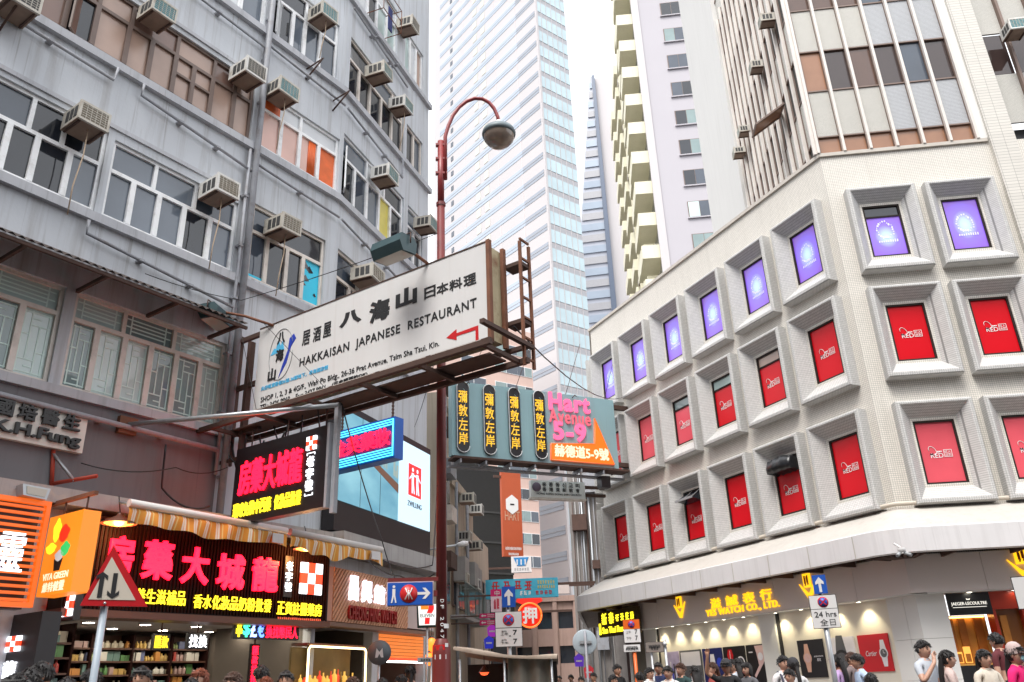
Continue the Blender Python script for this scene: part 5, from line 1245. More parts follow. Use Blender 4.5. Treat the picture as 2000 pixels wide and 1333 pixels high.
    for i, (x, y, r) in enumerate(((843, 1260, .10), (851, 1286, .11), (838, 1288, .09))):
        G = facing(x, y, 18.5); t = thing('paper_lantern', ('topmost', 'lower right', 'lower left')[i] + ' glowing amber lantern beside the red lamp post', 'lantern', G)
        part('body', MB().lathe([(.03, -r*1.4), (r*.8, -r), (r, 0), (r*.8, r), (.03, r*1.4)], (0, 0, 0), 12), emit('amber_lantern', (1, .20, .02), 1.0), t, G); part('cap', MB().lathe([(.04, r*1.4), (.04, r*1.4+.04), (0, r*1.4+.04)], (0, 0, 0), 10), black_paint, t, G); part('cord', MB().tube([(0, 0, r*1.4), (0, 0, 3.2-G.o.z)], .006, 4), black_paint, t, G)
watch_shop_left()

# ------------------------------------------------------------------ right-hand shop signs, posters, downlights
def right_shop():
    gold = emit('gold_letters', (1, .50, .01), .62); FO = .3
    S = thing('shop_lettering', 'gold raised watch shop lettering on the taupe fascia', 'sign', FR, S=5, z=3.2, out=FO)
    for ch, a, yb, b, yt in (('溢', 1390, 1190, 1407, 1167), ('誠', 1420, 1185, 1440, 1161), ('表', 1453, 1180, 1473, 1155), ('行', 1487, 1174, 1506, 1149)): part('character', add_text(MB(), ch, *rect(FR, a, yb, b, yt, FO), -FO, .04, .018), gold, S, FR)
    r = rect(FR, 1381, 1207, 1523, 1178, FO); letters('letter', 'YES WATCH CO., LTD.', gold, S, FR, r[0], r[1], r[2], r[2]+.2, -FO, .04, .012, spacing=1.1)
    def vmark(F, s, z, lab):
        t = thing('fascia_emblem', lab, 'sign', F, S=s, z=z, out=FO)
        part('seal', MB().box(s-.11, s+.11, -FO-.05, -FO, z+.16, z+.48), gold, t, F); strokes(t, F, s-.08, s+.08, z+.2, z+.44, 2, mat('seal_red', (.45, .10, .01), .4), -FO-.05, 2)
        part('tick', MB().prism([(s-.28, z+.26), (s-.02, z-.12), (s+.06, z-.12), (s+.28, z+.32), (s+.02, z+.02), (s-.02, z+.02)], -FO-.04, -FO), gold, t, F)
    vmark(FR, FR.px(1330, 1200, FO)[0], 3.28, 'gold V emblem with a seal at the left end of the taupe fascia'); vmark(FR, FR.px(1580, 1150, FO)[0], 3.28, 'gold V emblem partly behind the blue arrow sign'); vmark(FW, FW.px(1996, 1105, FO)[0], 3.32, 'gold V emblem at the right edge above the red doors')
    Y = thing('restaurant_lightbox', 'yellow lit restaurant sign at the far end of the podium', 'sign', FR, S=.3, z=2.6, out=.6)
    yl = emit('yellow_letters', (1, .80, .02), 1.1); r = rect(FR, 1178, 1240, 1240, 1206, .6)
    part('case', MB().box(r[0]-.25, r[1]+.1, -.6, -.45, r[2]-.08, r[2]+.72), mat('dark_olive_case', (.05, .03, .005), .4), Y, FR)
    text('character', '新', yl, Y, FR, r[0], r[0]+.3, r[2]+.3, r[2]+.66, -.6, .02, .02); text('character', '泰', yl, Y, FR, r[0]+.45, r[0]+.75, r[2]+.3, r[2]+.66, -.6, .02, .02); strokes(Y, FR, r[0]+.82, r[1], r[2]+.34, r[2]+.58, 4, yl, -.6, 23)
    text('lettering', 'San Thai Restaurant', yl, Y, FR, r[0], r[1], r[2]+.02, r[2]+.22, -.6, .02, .02); part('end_light', MB().box(r[0]-.2, r[0]-.1, -.62, -.6, r[2], r[2]+.35), yl, Y, FR); part('wall_arm', MB().box(r[0]+.3, r[0]+.36, -.45, .0, r[2]+.3, r[2]+.36), rust_dark, Y, FR)
    # downlights
    spot = emit('downlight_lens', (1, .93, .74), 9.0)
    for i, (F, s) in enumerate([(FR, 2.75+.82*k) for k in range(6)] + [(FR, 8.1+.92*k) for k in range(4)] + [(FW, 1.05), (FW, 1.95), (FW, 3.2)]):
        t = thing('downlight', '%s small round downlight from the left under the taupe shop fascia' % ('first', 'second', 'third', 'fourth', 'fifth', 'sixth', 'seventh', 'eighth', 'ninth', 'tenth', 'eleventh', 'twelfth', 'thirteenth')[i], 'light', F, 'downlights under the shop fascia', S=s, z=2.98, out=.12); G = F.sub(s, 2.982, .14)
        part('rim', MB().lathe([(.07, .004), (.075, -.012), (.055, -.014)], (0, 0, 0), 14), sign_white, t, G); part('lens', MB().lathe([(.055, -.01), (0, -.012)], (0, 0, 0), 14), spot, t, G)
        if F is FR:
            ld = bpy.data.lights.new('downlight_beam', 'SPOT'); ld.energy = 16; ld.color = (1, .88, .58); ld.spot_size = RAD(95); ld.spot_blend = .7; ld.shadow_soft_size = .05
            lo = bpy.data.objects.new('downlight_beam', ld); m = Matrix.Translation(F.at(s, 2.95, .1)) @ (F.y*.25+Vector((0, 0, -1))).to_track_quat('-Z', 'Y').to_matrix().to_4x4(); place(lo, t, m)
    # posters
    def watch(mb, x, z, r, mi_strap, mi_case, mi_dial, y):
        mb.prism([(x-r*.42, z-r*2.3), (x+r*.42, z-r*2.3), (x+r*.7, z-r*.6), (x+r*.7, z+r*.6), (x+r*.42, z+r*2.3), (x-r*.42, z+r*2.3), (x-r*.7, z+r*.6), (x-r*.7, z-r*.6)], y-.002, y, mi_strap); mb.disc((x, y-.004, z), r, 18, mi_case); mb.disc((x, y-.006, z), r*.74, 18, mi_dial); mb.box(x-.006, x+.006, y-.008, y-.0065, z, z+r*.5, mi_strap); mb.box(x, x+r*.4, y-.008, y-.0065, z-.006, z+.006, mi_strap)
    navy = mat('print_navy', (.015, .02, .12), .35, var=.5, scale=3); blk = mat('print_black', (.012, .01, .012), .3, var=.3, scale=3); whi = mat('print_white', (.70, .68, .74), .35, var=.1); rose = mat('print_rose', (.62, .36, .28), .35, var=.1); redp = mat('print_red', (.52, .008, .015), .3, var=.06); goldp = mat('print_gold', (.45, .33, .16), .35); dgrey = mat('print_grey', (.10, .10, .11), .35, var=.3, scale=4); lil = mat('print_lilac', (.42, .36, .55), .35, var=.4, scale=6); blu = mat('print_blue', (.03, .06, .55), .35); pinkp = mat('print_flesh', (.62, .42, .42), .4, var=.1)
    P = [(2.72, 3.40, 1.2, 'lilac poster of a crowd, leftmost in the shop window', lil), (3.47, 4.50, 1.2, 'poster with a blank pale upper half and a blue watch below', dgrey), (4.58, 5.45, 1.2, 'navy poster with a tall silver watch', navy), (5.53, 6.43, 1.2, 'black poster with a red pendant and a gold dial', blk), (6.50, 7.22, 1.2, 'black poster with a pale hand and wrist', blk), (8.45, 9.30, 1.42, 'black poster with a rose gold watch right of the pilaster', blk), (9.42, 10.28, 1.42, 'grey poster with a large dark chronograph', whi), (10.40, 11.27, 1.5, 'red poster with white script and a steel watch', redp)]
    y = .12
    for i, (a, b, z0, lab, m) in enumerate(P):
        z1 = 2.28; t = thing('poster', lab, 'poster', FR, S=a, z=z0, out=-y); w = b-a; h = z1-z0
        part('sheet', MB().box(a, b, y-.03, y-.001, z0, z1), m, t, FR); yy = y-.031
        mb = MB(); mats = [whi, rose, blk, goldp, blu, redp, pinkp, dgrey]
        if i == 0:
            for k in range(7): mb.prism([(a+.05+k*.085, z0+.05), (a+.11+k*.085, z0+.05), (a+.12+k*.08, z0+h*(.5+.3*((k*37) % 5)/5)), (a+.06+k*.08, z0+h*(.5+.3*((k*17) % 5)/5))], yy-.002, yy, (0, 2, 0, 4, 2, 0, 2)[k])
        elif i == 1: mb.box(a+.06, b-.04, yy-.002, yy, z0+h*.6, z1-.05, 0); watch(mb, a+w*.6, z0+h*.3, .15, 2, 0, 4, yy)
        elif i == 2: watch(mb, a+w*.5, z0+h*.45, .19, 0, 0, 6, yy); mb.disc((a+w*.85, yy-.002, z0+h*.65), .12, 14, 4)
        elif i == 3:
            mb.prism([(a+w*.22, z0+h*.58), (a+w*.32, z0+h*.55), (a+w*.42, z0+h*.58), (a+w*.46, z0+h*.8), (a+w*.4, z0+h*.93), (a+w*.24, z0+h*.93), (a+w*.18, z0+h*.8)], yy-.002, yy, 5); mb.box(a+w*.31, a+w*.33, yy-.004, yy-.0025, z0+h*.6, z0+h*.9, 0); mb.disc((a+w*.78, yy-.002, z0+h*.6), .17, 18, 0); mb.disc((a+w*.78, yy-.004, z0+h*.6), .13, 18, 2); mb.disc((a+w*.78, yy-.006, z0+h*.6), .05, 12, 3)
        elif i == 4:
            mb.prism([(a+w*.3, z0+h*.3), (a+w*.62, z0+h*.52), (a+w*.55, z0+h*.8), (a+w*.48, z1-.03), (b-.05, z1-.03), (b-.05, z0+h*.62), (a+w*.85, z0+h*.55), (a+w*.36, z0+h*.24)], yy-.002, yy, 6); mb.disc((a+w*.75, yy-.004, z0+h*.72), .1, 14, 0); mb.box(a+.1, a+.25, yy-.002, yy, z1-.2, z1-.17, 0)
        elif i == 5: watch(mb, a+w*.34, z0+h*.52, .14, 1, 1, 6, yy); add_text(mb, 'JAEGER-LECOULTRE', a+w*.6, b-.04, z0+h*.52, z0+h*.57, yy, .003, mi=0); add_text(mb, '積家', a+w*.7, b-.13, z0+h*.42, z0+h*.5, yy, .003, mi=0)
        elif i == 6: watch(mb, a+w*.5, z0+h*.4, .24, 7, 2, 7, yy)
        else: watch(mb, a+w*.78, z0+h*.48, .12, 0, 0, 7, yy); add_text(mb, 'Cartier', a+w*.2, a+w*.56, z0+h*.42, z0+h*.56, yy, .003, shear=.3, mi=0)
        part('print', mb, mats, t, FR)
    J = thing('jeweller_sign', 'black jeweller nameplate above the amber corner window', 'sign', FW, S=.6, z=2.5)
    part('board', MB().box(.60, 1.46, -.06, -.003, 2.53, 2.975), black_paint, J, FW); pale = emit('pale_lettering', (.85, .82, .74), .5)
    text('lettering', 'JAEGER-LECOULTRE', pale, J, FW, .66, 1.38, 2.71, 2.79, -.06, .01); part('underline', MB().box(.68, 1.36, -.065, -.06, 2.68, 2.69), pale, J, FW); part('crown', MB().prism([(.99, 2.83), (1.05, 2.83), (1.06, 2.86), (1.02, 2.845), (.98, 2.86)], -.065, -.06), pale, J, FW)
    # display items in the amber window
    amb = emit('amber_glow', (1, .45, .08), .5)
    part('window_light', MB().box(.6, 1.45, .42, .46, 2.5, 2.53), emit('window_strip_light', (1, .50, .14), 3.0), PB, FW)
    for k, x in enumerate((.70, .88, 1.18)):
        t = thing('display_stand', ('leftmost', 'middle', 'rightmost')[k] + ' small amber watch stand in the corner window', 'stand', FW, S=x, z=1.58, out=-.25)
        part('board', MB().box(x-.07, x+.07, .25, .27, 1.58, 1.82+.1*(k == 1)), amb, t, FW); part('frame', MB().box(x-.05, x+.05, .24, .249, 1.62, 1.78), MATS['amber_wood'], t, FW); part('foot', MB().box(x-.08, x+.08, .2, .32, 1.58, 1.6), MATS['amber_wood'], t, FW)
    D = thing('security_camera', 'pair of small white cameras on the canopy edge near the corner', 'camera', FW)
    q = at_dist(1762, 1080, 16.2); G = Frame((q.x, q.y, q.z), 95.7)
    part('base', MB().lathe([(.06, .08), (.07, .04), (.04, .0)], (0, 0, 0), 12), sign_white, D, G)
    for sx in (-1, 1): part('camera_head', MB().tube([(sx*.04, 0, -.0), (sx*.12, -.08, -.06)], [.032, .03], 8), steel_back, D, G)
    part('stem', MB().tube([(0, 0, .08), (0, .3, .2)], .02, 6), sign_white, D, G)
right_shop()
# ------------------------------------------------------------------ air conditioners, canopy, cables
ac_cream = mat('yellowed_plastic', (.52, .49, .43), .5, var=.12, scale=6, dirt=(.28, .22, .16), dirt_amt=.6); ac_under = mat('rusty_underside', (.24, .17, .13), .8, var=.3, scale=6)
ac_teal = mat('teal_fins', (.05, .28, .33), .4, var=.2, scale=20); ac_brown = mat('brown_fins', (.20, .17, .12), .5, var=.2, scale=20); ac_dark = mat('dark_fins', (.05, .05, .05), .5, var=.2)
ac_white = mat('dirty_white_plastic', (.66, .65, .62), .5, var=.1, scale=6, dirt=(.36, .30, .24), dirt_amt=.6)
hose = mat('cream_hose', (.55, .42, .30), .6, var=.1)
AC = {}
def ac_parts(fin):
    if fin.name in AC: return AC[fin.name]
    w, h, d = .255, .168, .42
    b = MB(); b.box(-w, w, -d, .1, -h+.012, h); b.box(-w, w, -d, .1, -h, -h+.01, 1)
    b.box(-w-.012, w+.012, -d-.012, -d+.03, -h-.01, -h+.03); b.box(-w-.012, w+.012, -d-.012, -d+.03, h-.03, h+.012)
    b.box(-w-.012, -w+.03, -d-.012, -d+.03, -h+.03, h-.03); b.box(w-.03, w+.012, -d-.012, -d+.03, -h+.03, h-.03)
    g = MB(); g.box(-w+.03, w-.03, -d-.004, -d+.002, -h+.03, h-.03)
    l = MB()
    for k in range(1, 7): l.box(-w+.03, w-.03, -d-.012, -d-.004, -h+.03+k*.043-.004, -h+.03+k*.043+.004)
    for k in range(1, 6): l.box(-w+.03+k*.082-.004, -w+.03+k*.082+.004, -d-.013, -d-.004, -h+.03, h-.03)
    sv = MB()
    for sx in (-1, 1):
        for k in range(3): sv.box(sx*(w+.003)-.003, sx*(w+.003)+.003, -d+.07+k*.12, -d+.16+k*.12, -.1, .11)
    br = MB()
    for sx in (-.2, .2): br.box(sx-.015, sx+.015, -d+.05, .08, -h-.03, -h-.001)
    AC[fin.name] = (b.mesh('casing', [ac_cream, ac_under]), g.mesh('fins', fin), l.mesh('grille', ac_cream), sv.mesh('side_vent', ac_dark), br.mesh('bracket', rust_dark)); return AC[fin.name]
def air_con(F, s, z, label, fin, drip=0.0, sc=1.0, simple=False):
    G = F.sub(s, z, .12); t = thing('air_conditioner', label, 'air conditioner', G, 'window air conditioners')
    rv = random.Random(label); tilt = Matrix.Rotation(RAD(rv.uniform(-2.5, 2.5)), 4, 'Y') @ Matrix.Rotation(RAD(rv.uniform(-2, 3)), 4, 'X') @ Matrix.Diagonal((rv.uniform(.9, 1.1), rv.uniform(.85, 1.1), rv.uniform(.92, 1.08), 1))
    for n, me in zip(('casing', 'fins', 'grille', 'side_vent', 'bracket'), ac_parts(fin)):
        if simple and n in ('grille', 'bracket'): continue
        o = part(n, me, None, t, G)
        o.matrix_basis = o.matrix_basis @ tilt @ Matrix.Diagonal((sc, sc, sc, 1))
        if n == 'casing' and rv.random() < .4: o.material_slots[0].link = 'OBJECT'; o.material_slots[0].material = ac_white
    if drip > 0: part('drain_hose', MB().tube([(.02, -.25, -.17), (.03, -.25, -.2-drip*.3), (-.02, -.22, -.2-drip*.7), (.04, -.1, -.2-drip)], .011, 5), hose, t, G)
for s, z, lab, fin, dr in (
    (*FL.px(168, 240, .3), 'grey window air conditioner above the leftmost white windows', ac_brown, 1.5), (*FL.px(428, 375, .3), 'grey window air conditioner at the right end of the white five pane window', ac_brown, 1.4),
    (*FL.px(35, 8, .3), 'grey window air conditioner cut off by the top left edge', ac_dark, 0), (*FL.px(308, 28, .3), 'air conditioner with teal fins over the brown windows', ac_teal, 0),
    (*FL.px(484, 146, .3), 'grey window air conditioner between the brown windows and the drainpipe', ac_dark, 0), (*FL.px(552, 182, .3), 'air conditioner with teal fins above the pink and orange curtains', ac_teal, 1.2),
    (*FL.px(552, 445, .3), 'air conditioner with brown fins in the window with torn blue film', ac_brown, 1.3), (*FL.px(632, 32, .3), 'air conditioner with teal fins beside the open white casement at top', ac_teal, 1.0)): air_con(FL, s, z, lab, fin, dr)
for s, z, lab, fin, dr in (
    (*FM.px(718, 542, .3), 'small brown finned air conditioner just above the white billboard', ac_brown, 0), (*FM.px(753, 345, .3), 'air conditioner with teal fins above the yellow curtained pane', ac_teal, 0), (*FM.px(740, 145, .3), 'upper left air conditioner of the pair in the dark window past the bend', ac_teal, 0),
    (*FM.px(785, 208, .3), 'lower right air conditioner of the pair in the dark window past the bend', ac_teal, 1.2), (*FM.px(833, 440, .3), 'air conditioner beside the red lamp post above the dark floodlight', ac_teal, 0), (*FM.px(798, 52, .3), 'topmost air conditioner near the corner of the grey building', ac_dark, 0)): air_con(FM, s, z, lab, fin, dr)
FS_ = Frame(FW.at(-.05) + FW.y*9.6, 185.7)
for x, y, lab in ((1492, 42, 'topmost air conditioner on the ribbed side of the office tower'), (1470, 133, 'second air conditioner down on the ribbed side of the office tower'), (1446, 258, 'third air conditioner down on the ribbed side of the office tower'), (1438, 300, 'lowest air conditioner on the ribbed side of the office tower')):
    s, z = FS_.px(x, y, .35); air_con(FS_, s, z, lab, ac_teal, 0, .8)
s, z = FW.px(1975, 68, .1); air_con(FW, s, z, 'air conditioner with teal fins at the top right edge', ac_teal, 0)
for k, n in ((0, 'lowest'), (2, 'second lowest'), (3, 'third lowest'), (5, 'highest')):
    s = BF.px(1395, 300)[0]; air_con(BF, s, BZ+k*BST+1.0, n + ' air conditioner in the window column of the lilac wall', ac_teal, 0, 1.2, True)
rnd = random.Random(21); cnt = ['lowest', 'second', 'third', 'fourth', 'fifth', 'sixth', 'seventh', 'eighth', 'ninth', 'tenth']
for k in range(10):
    air_con(BG, (20.3, 13.0)[k % 2], BZ+(k-1)*BST+1.2, cnt[k] + ' air conditioner going up between the yellow balconies', ac_brown, 0, 1.3, True)
def corrugated():
    C = thing('corrugated_canopy', 'dark corrugated metal canopy over the mint lattice windows', 'canopy', FL, S=6, z=7.6)
    mb = MB(); s = 1.5; n = 0; dark = mat('dark_corrugated_metal', (.035, .022, .018), .6, var=.3, scale=4)
    while s < 8.15:
        w = .022*math.sin(n*math.pi/2); mb.v += [(s, -.98, 7.46+w), (s, -.02, 7.98+w)]; n += 1; s += .033
    for k in range(n-1): mb.f.append((2*k, 2*k+2, 2*k+3, 2*k+1)); mb.mi.append(0); mb.sm.append(True)
    part('sheet', mb, dark, C, FL)
    for k in range(6): part('strut', MB().box(2.0+k*1.2, 2.05+k*1.2, -.9, -.02, 7.4, 7.46), rust_dark, C, FL)
    part('edge_rail', MB().box(1.5, 8.15, -.95, -.9, 7.38, 7.43), rust_dark, C, FL)
corrugated()
def cable(label, pts, r=.012, m=black_paint, sag=.1):
    P = []
    for a, b in zip(pts, pts[1:]):
        a, b = Vector(a), Vector(b)
        for k in range(8): t = k/8; P.append(a.lerp(b, t) + Vector((0, 0, -sag*4*t*(1-t))))
    P.append(Vector(pts[-1])); o = part('cable', MB().tube([tuple(p) for p in P], r, 5), m, None, W0); tag(o, label, 'cable')
cable('thin cable from the drainpipe across to the red lamp post', [FL.at(6.6, 8.1, .15), FL.at(8.5, 8.3, .2), (-1.2, 12.0, 8.6)], .008, sag=.05)
cable('slack cable looping above the clinic signboard', [FL.at(6.1, 4.75, .12), FL.at(7.6, 4.95, .2), FL.at(8.5, 5.1, .3)], .01)
cable('black cable drooping down to the awnings', [FL.at(7.4, 5.3, .15), FL.at(7.45, 4.6, .12), FL.at(8.1, 4.35, .5)], .016, sag=.15)
cable('loop of black cable beside the black lit sign', [FL.at(8.6, 5.6, .2), FL.at(8.9, 4.9, .35), HK.at(1.6, 5.5, -.1)], .02, sag=.2)
cable('cable hanging from the billboard over the awning', [HK.at(2.9, 5.7, -.1), FM.at(1.2, 4.3, .7), FM.at(2.4, 3.5, .5)], .012, sag=.1)
cable('pair cable clipped along the concrete canopy to the lamp post', [FM.at(1.4, 3.95, .58), FM.at(3.8, 4.1, .6), (-1.2, 12.1, 4.3)], .014, sag=.12)
cable('stay wire slanting across the billboard face at left', [HK.at(.3, 7.9, .1), HK.at(1.1, 5.9, .12)], .005, sag=0)
cable('stay wire slanting across the billboard face near its emblem', [HK.at(1.0, 7.6, .1), HK.at(2.8, 5.9, .14)], .005, sag=0)
cable('wires strung from the grey wall behind the red lamp post', [FM.at(3.9, 7.5, .05), (-1.2, 12.2, 6.6)], .008, sag=.1)
rc = random.Random(31)
for k, lab in enumerate(('left', 'second', 'third', 'fourth', 'fifth', 'rightmost')):
    a = FL.at(8.5+.35*k, 5.3+.4*rc.random(), .3+.2*rc.random()); b = HK.at(.6+.35*k, 5.55+.25*rc.random(), -.1)
    cable(lab + ' of the tangled cables behind the top of the black lit sign', [a, (a+b)/2+Vector((rc.uniform(-.3, .3), 0, rc.uniform(-.25, .2))), b], .014, sag=rc.uniform(.1, .3))
cable('cable run along the top of the teal avenue sign to the podium', [HK.at(6.1, 6.2, -.3), FR.at(2.2, 10.8, .1)], .012, sag=.5)
cable('thin black cable looping under the concrete canopy to the direction sign', [FM.at(.6, 4.0, .56), FM.at(2.2, 3.7, .6), FM.at(4.4, 4.0, .4)], .016, sag=.12)
def arms():
    A = thing('steel_strut', 'long grey steel strut running from the wall to the black lit sign', 'strut', FL)
    part('bar', MB().tube([tuple(FL.at(6.75, 5.5, .1)), tuple(HK.at(3.0, 5.62, .05))], .04, 6), steel, A, W0); part('plate', MB().box(6.6, 6.9, -.1, -.003, 5.35, 5.62), rust, A, FL)
    R = thing('red_bracket', 'red steel bracket below the clinic signboard', 'bracket', FL)
    rp = mat('red_oxide', (.40, .05, .025), .6, var=.25, scale=6)
    p = [FL.at(*FL.px(102, 880), .03), FL.at(*FL.px(98, 950), .03), FL.at(*FL.px(190, 930, .6), .6)]
    part('post', MB().tube([tuple(p[0]), tuple(p[1])], .035, 4), rp, R, W0); part('arm', MB().tube([tuple(p[1]+Vector((0, 0, .03))), tuple(p[2])], .03, 4), rp, R, W0); part('brace', MB().tube([tuple(p[0]+Vector((0, 0, -.05))), tuple((p[1]+p[2])/2)], .025, 4), steel, R, W0)
    L = thing('sign_spotlight', 'small grey spotlight above the orange slatted sign', 'lamp', FL)
    q = FL.px(66, 962, .9); G = FL.sub(q[0], q[1], .9)
    part('housing', MB().prism([(-.16, -.07), (.14, -.09), (.17, .06), (-.19, .07)], -.08, .1), steel, L, G); part('lens', MB().prism([(-.12, -.05), (.11, -.06), (.13, .04), (-.14, .05)], -.09, -.081), MATS['lamp_glass'], L, G); part('arm', MB().tube([(0, .1, 0), (0, .85, .25)], .02, 6), rust_dark, L, G)
arms()

# ------------------------------------------------------------------ street furniture
def ground_z(p): return .13
def lamp_post():
    G = facing(862, 1000, 12.2); G = Frame((G.o.x, G.o.y, 0), G.az)
    T = thing('street_lamp', 'tall dark red lamp post with a curved arm and a round lantern', 'street lamp', G)
    off = 0.0; zt = G.px(858, 277)[1]; a = G.px(858, 277)[0]; zj = G.px(860, 400)[1]; zb = G.px(869, 1248)[1]
    part('base', MB().lathe([(.13, .1), (.13, zb-.2), (.125, zb-.1), (.08, zb)], (off, 0, 0), 16), brown_sign, T, G)
    part('shaft', MB().tube([(off, 0, zb-.05), (off+.0, 0, zj), ], [.078, .066], 16), brown_sign, T, G)
    redp = mat('red_post_paint', (.26, .03, .03), .4, var=.12, scale=4)
    part('upper_shaft', MB().tube([(off, 0, zj-.02), (off-.0, 0, zt)], .058, 14), redp, T, G)
    part('collar', MB().lathe([(.082, -.03), (.082, .03)], (off, 0, zj), 14), brown_sign, T, G)
    # the arm: up beside the shaft and over in a hook
    x1 = G.px(870, 350)[0]; pts = [(x1, -.02, G.px(870, 352)[1]), (x1, -.02, G.px(872, 268)[1])]
    for px, py in ((876, 247), (885, 227), (897, 211), (911, 200), (927, 194), (942, 195), (955, 202), (965, 214), (972, 230), (974.5, 246)): q = G.px(px, py); pts.append((q[0], -.02, q[1]))
    part('arm', MB().tube(pts, .034, 10), redp, T, G)
    for py in (285, 312, 340): q = G.px(864, py); part('arm_clamp', MB().box(q[0]-.12, x1+.03, -.05, .03, q[1]-.02, q[1]+.02), redp, T, G)
    c = G.px(974, 262); c = (c[0], -.02, c[1]+.02)
    hd = part('lantern', MB().lathe([(.05, .15), (.12, .10), (.29, .03), (.31, -.03), (.30, -.08), (.26, -.09)], c, 24), mat('lamp_grey_green', (.16, .20, .22), .5, var=.1), T, G)
    part('bowl', MB().lathe([(.28, -.09), (.265, -.17), (.20, -.25), (.10, -.295), (.0, -.305)], c, 24), glass('smoked_bowl', (.26, .20, .16), rough=.1, var=.5, scale=5), hd, G)
    part('neck', MB().tube([(c[0], c[1], c[2]+.12), (c[0], c[1], c[2]+.26)], .045, 10), sign_white, hd, G)
    mb = MB()
    for k, ch in enumerate('DF 2047'):
        if ch == ' ': continue
        q = G.px(868, 1175+k*11.5)
        vs, fs = glyphs(ch, 0, .01); i = len(mb.v); s = .05
        for u, d, v in vs: mb.v.append((off+(v-.5)*s+.01, -.082-d*.002, q[1]+(.5-u)*s*.9))
        mb.f += [tuple(i+j for j in f) for f in fs]; mb.mi += [0]*len(fs); mb.sm += [False]*len(fs)
    part('number_plate', mb, white_print, T, G)
    for z, m, w, a0, a1 in ((2.30, sign_white, .06, 285, 320), (2.02, sign_red, .07, 200, 290), (2.05, sign_white, .05, 292, 315), (1.9, sign_white, .06, 225, 300)): part('sticker', MB().quad([(.1315*math.cos(RAD(a)), .1315*math.sin(RAD(a)), z-w/2) for a in (a0, (a0+a1)/2, a1)] + [(.1315*math.cos(RAD(a)), .1315*math.sin(RAD(a)), z+w/2) for a in (a1, (a0+a1)/2, a0)]), m, T, G)
    # direction sign hung off the post
    q0, q1 = G.px(757, 1186), G.px(845, 1137)
    M = thing('direction_sign', 'blue railway direction sign with a walking figure hung off the red lamp post', 'sign', G, S=q0[0], z=q0[1])
    H = G.sub(0, 0, 0, 6)
    x0, x1_, z0, z1 = q0[0], q1[0], (q0[1]+G.px(845, 1180)[1])/2, (q1[1]+G.px(757, 1142)[1])/2
    part('panel', MB().box(x0, x1_, -.08, -.04, z0, z1), sign_blue, M, G)
    part('border', MB().box(x0-.015, x1_+.015, -.06, -.03, z0-.015, z1+.015), mat('pale_border', (.6, .45, .45), .4), M, G); part('bar', MB().box(x0, off+.05, -.06, .03, z1+.016, z1+.07), brown_sign, M, G); part('bar', MB().box(x1_, off, -.05, .03, (z0+z1)/2-.04, (z0+z1)/2+.04), brown_sign, M, G)
    W, hh, zc = x1_-x0, z1-z0, (z0+z1)/2; wp = mat('sign_print_white', (.78, .74, .72), .4, var=0)
    part('red_disc', MB().lathe([(.0, 0), (.125, 0), (.125, .004)], (x0+W*.47, -.086, zc), 22, axis='y'), sign_red, M, G)
    cx = x0+W*.47; mb = MB()
    for sx in (-1, 1): mb.tube([(cx+sx*.05, -.09, zc+.08), (cx+sx*.012, -.09, zc), (cx+sx*.05, -.09, zc-.08)], .009, 5)
    mb.tube([(cx, -.09, zc+.05), (cx, -.09, zc-.08)], .008, 5); part('railway_mark', mb, wp, M, G)
    px = x0+W*.14; mb = MB(); mb.disc((px, -.084, zc+.1), .02, 10); mb.prism([(px-.02, zc-.02), (px+.02, zc-.02), (px+.022, zc+.07), (px-.022, zc+.07)], -.085, -.081)
    mb.prism([(px-.04, zc-.12), (px-.02, zc-.12), (px+.005, zc-.02), (px-.02, zc-.02)], -.085, -.081); mb.prism([(px+.02, zc-.12), (px+.04, zc-.12), (px+.02, zc-.02), (px, zc-.02)], -.085, -.081); part('walking_figure', mb, wp, M, G)
    ax = x0+W*.82; part('arrow', MB().prism([(ax-.1, zc-.018), (ax+.02, zc-.018), (ax-.03, zc-.075), (ax+.015, zc-.075), (ax+.085, zc), (ax+.015, zc+.075), (ax-.03, zc+.075), (ax+.02, zc+.018), (ax-.1, zc+.018)], -.086, -.081), wp, M, G)
lamp_post()
def post(T, G, s, z, r=.038, m=steel, z0=.1): part('post', MB().tube([(s, .03, z0), (s, .03, z)], r, 10), m, T, G)
def ground_frame(x, y, d, turn=0.0):
    G = facing(x, y, d, turn); return Frame((G.o.x, G.o.y, 0), G.az)
def no_stopping(T, G, cs, cz, r, orange=False):
    part('restriction_disc', MB().lathe([(.0, 0), (r, 0), (r, .006)], (cs, -.034, cz), 24, axis='y'), sign_red, T, G); part('restriction_field', MB().lathe([(.0, 0), (r*.8, 0), (r*.8, .004)], (cs, -.039, cz), 24, axis='y'), sign_blue, T, G)
    mb = MB(); k = r*.55; w = r*.13
    for sg in (1, -1): mb.prism([(cs-k-w, cz-sg*k), (cs-k+w, cz-sg*k), (cs+k+w, cz+sg*k), (cs+k-w, cz+sg*k)][::sg], -.043, -.0395)
    part('restriction_cross', mb, sign_red, T, G)
def plate(T, G, x0, x1, z0, z1, m=None, border=True, y=-.03):
    if border: part('border', MB().box(x0-.008, x1+.008, y+.003, .0, z0-.008, z1+.008), black_paint, T, G)
    part('plate', MB().box(x0, x1, y, -.002 if border else 0, z0, z1), m or sign_white, T, G)
def arrow_up(T, G, cs, z0, z1, w):
    h = z1-z0; s = w*.16; part('arrow', MB().prism([(cs-s, z0), (cs+s, z0), (cs+s, z1-h*.42), (cs+w*.5, z1-h*.5), (cs+w*.5, z1-h*.32), (cs, z1), (cs-w*.5, z1-h*.32), (cs-w*.5, z1-h*.5), (cs-s, z1-h*.42)], -.036, -.031), sign_white, T, G)
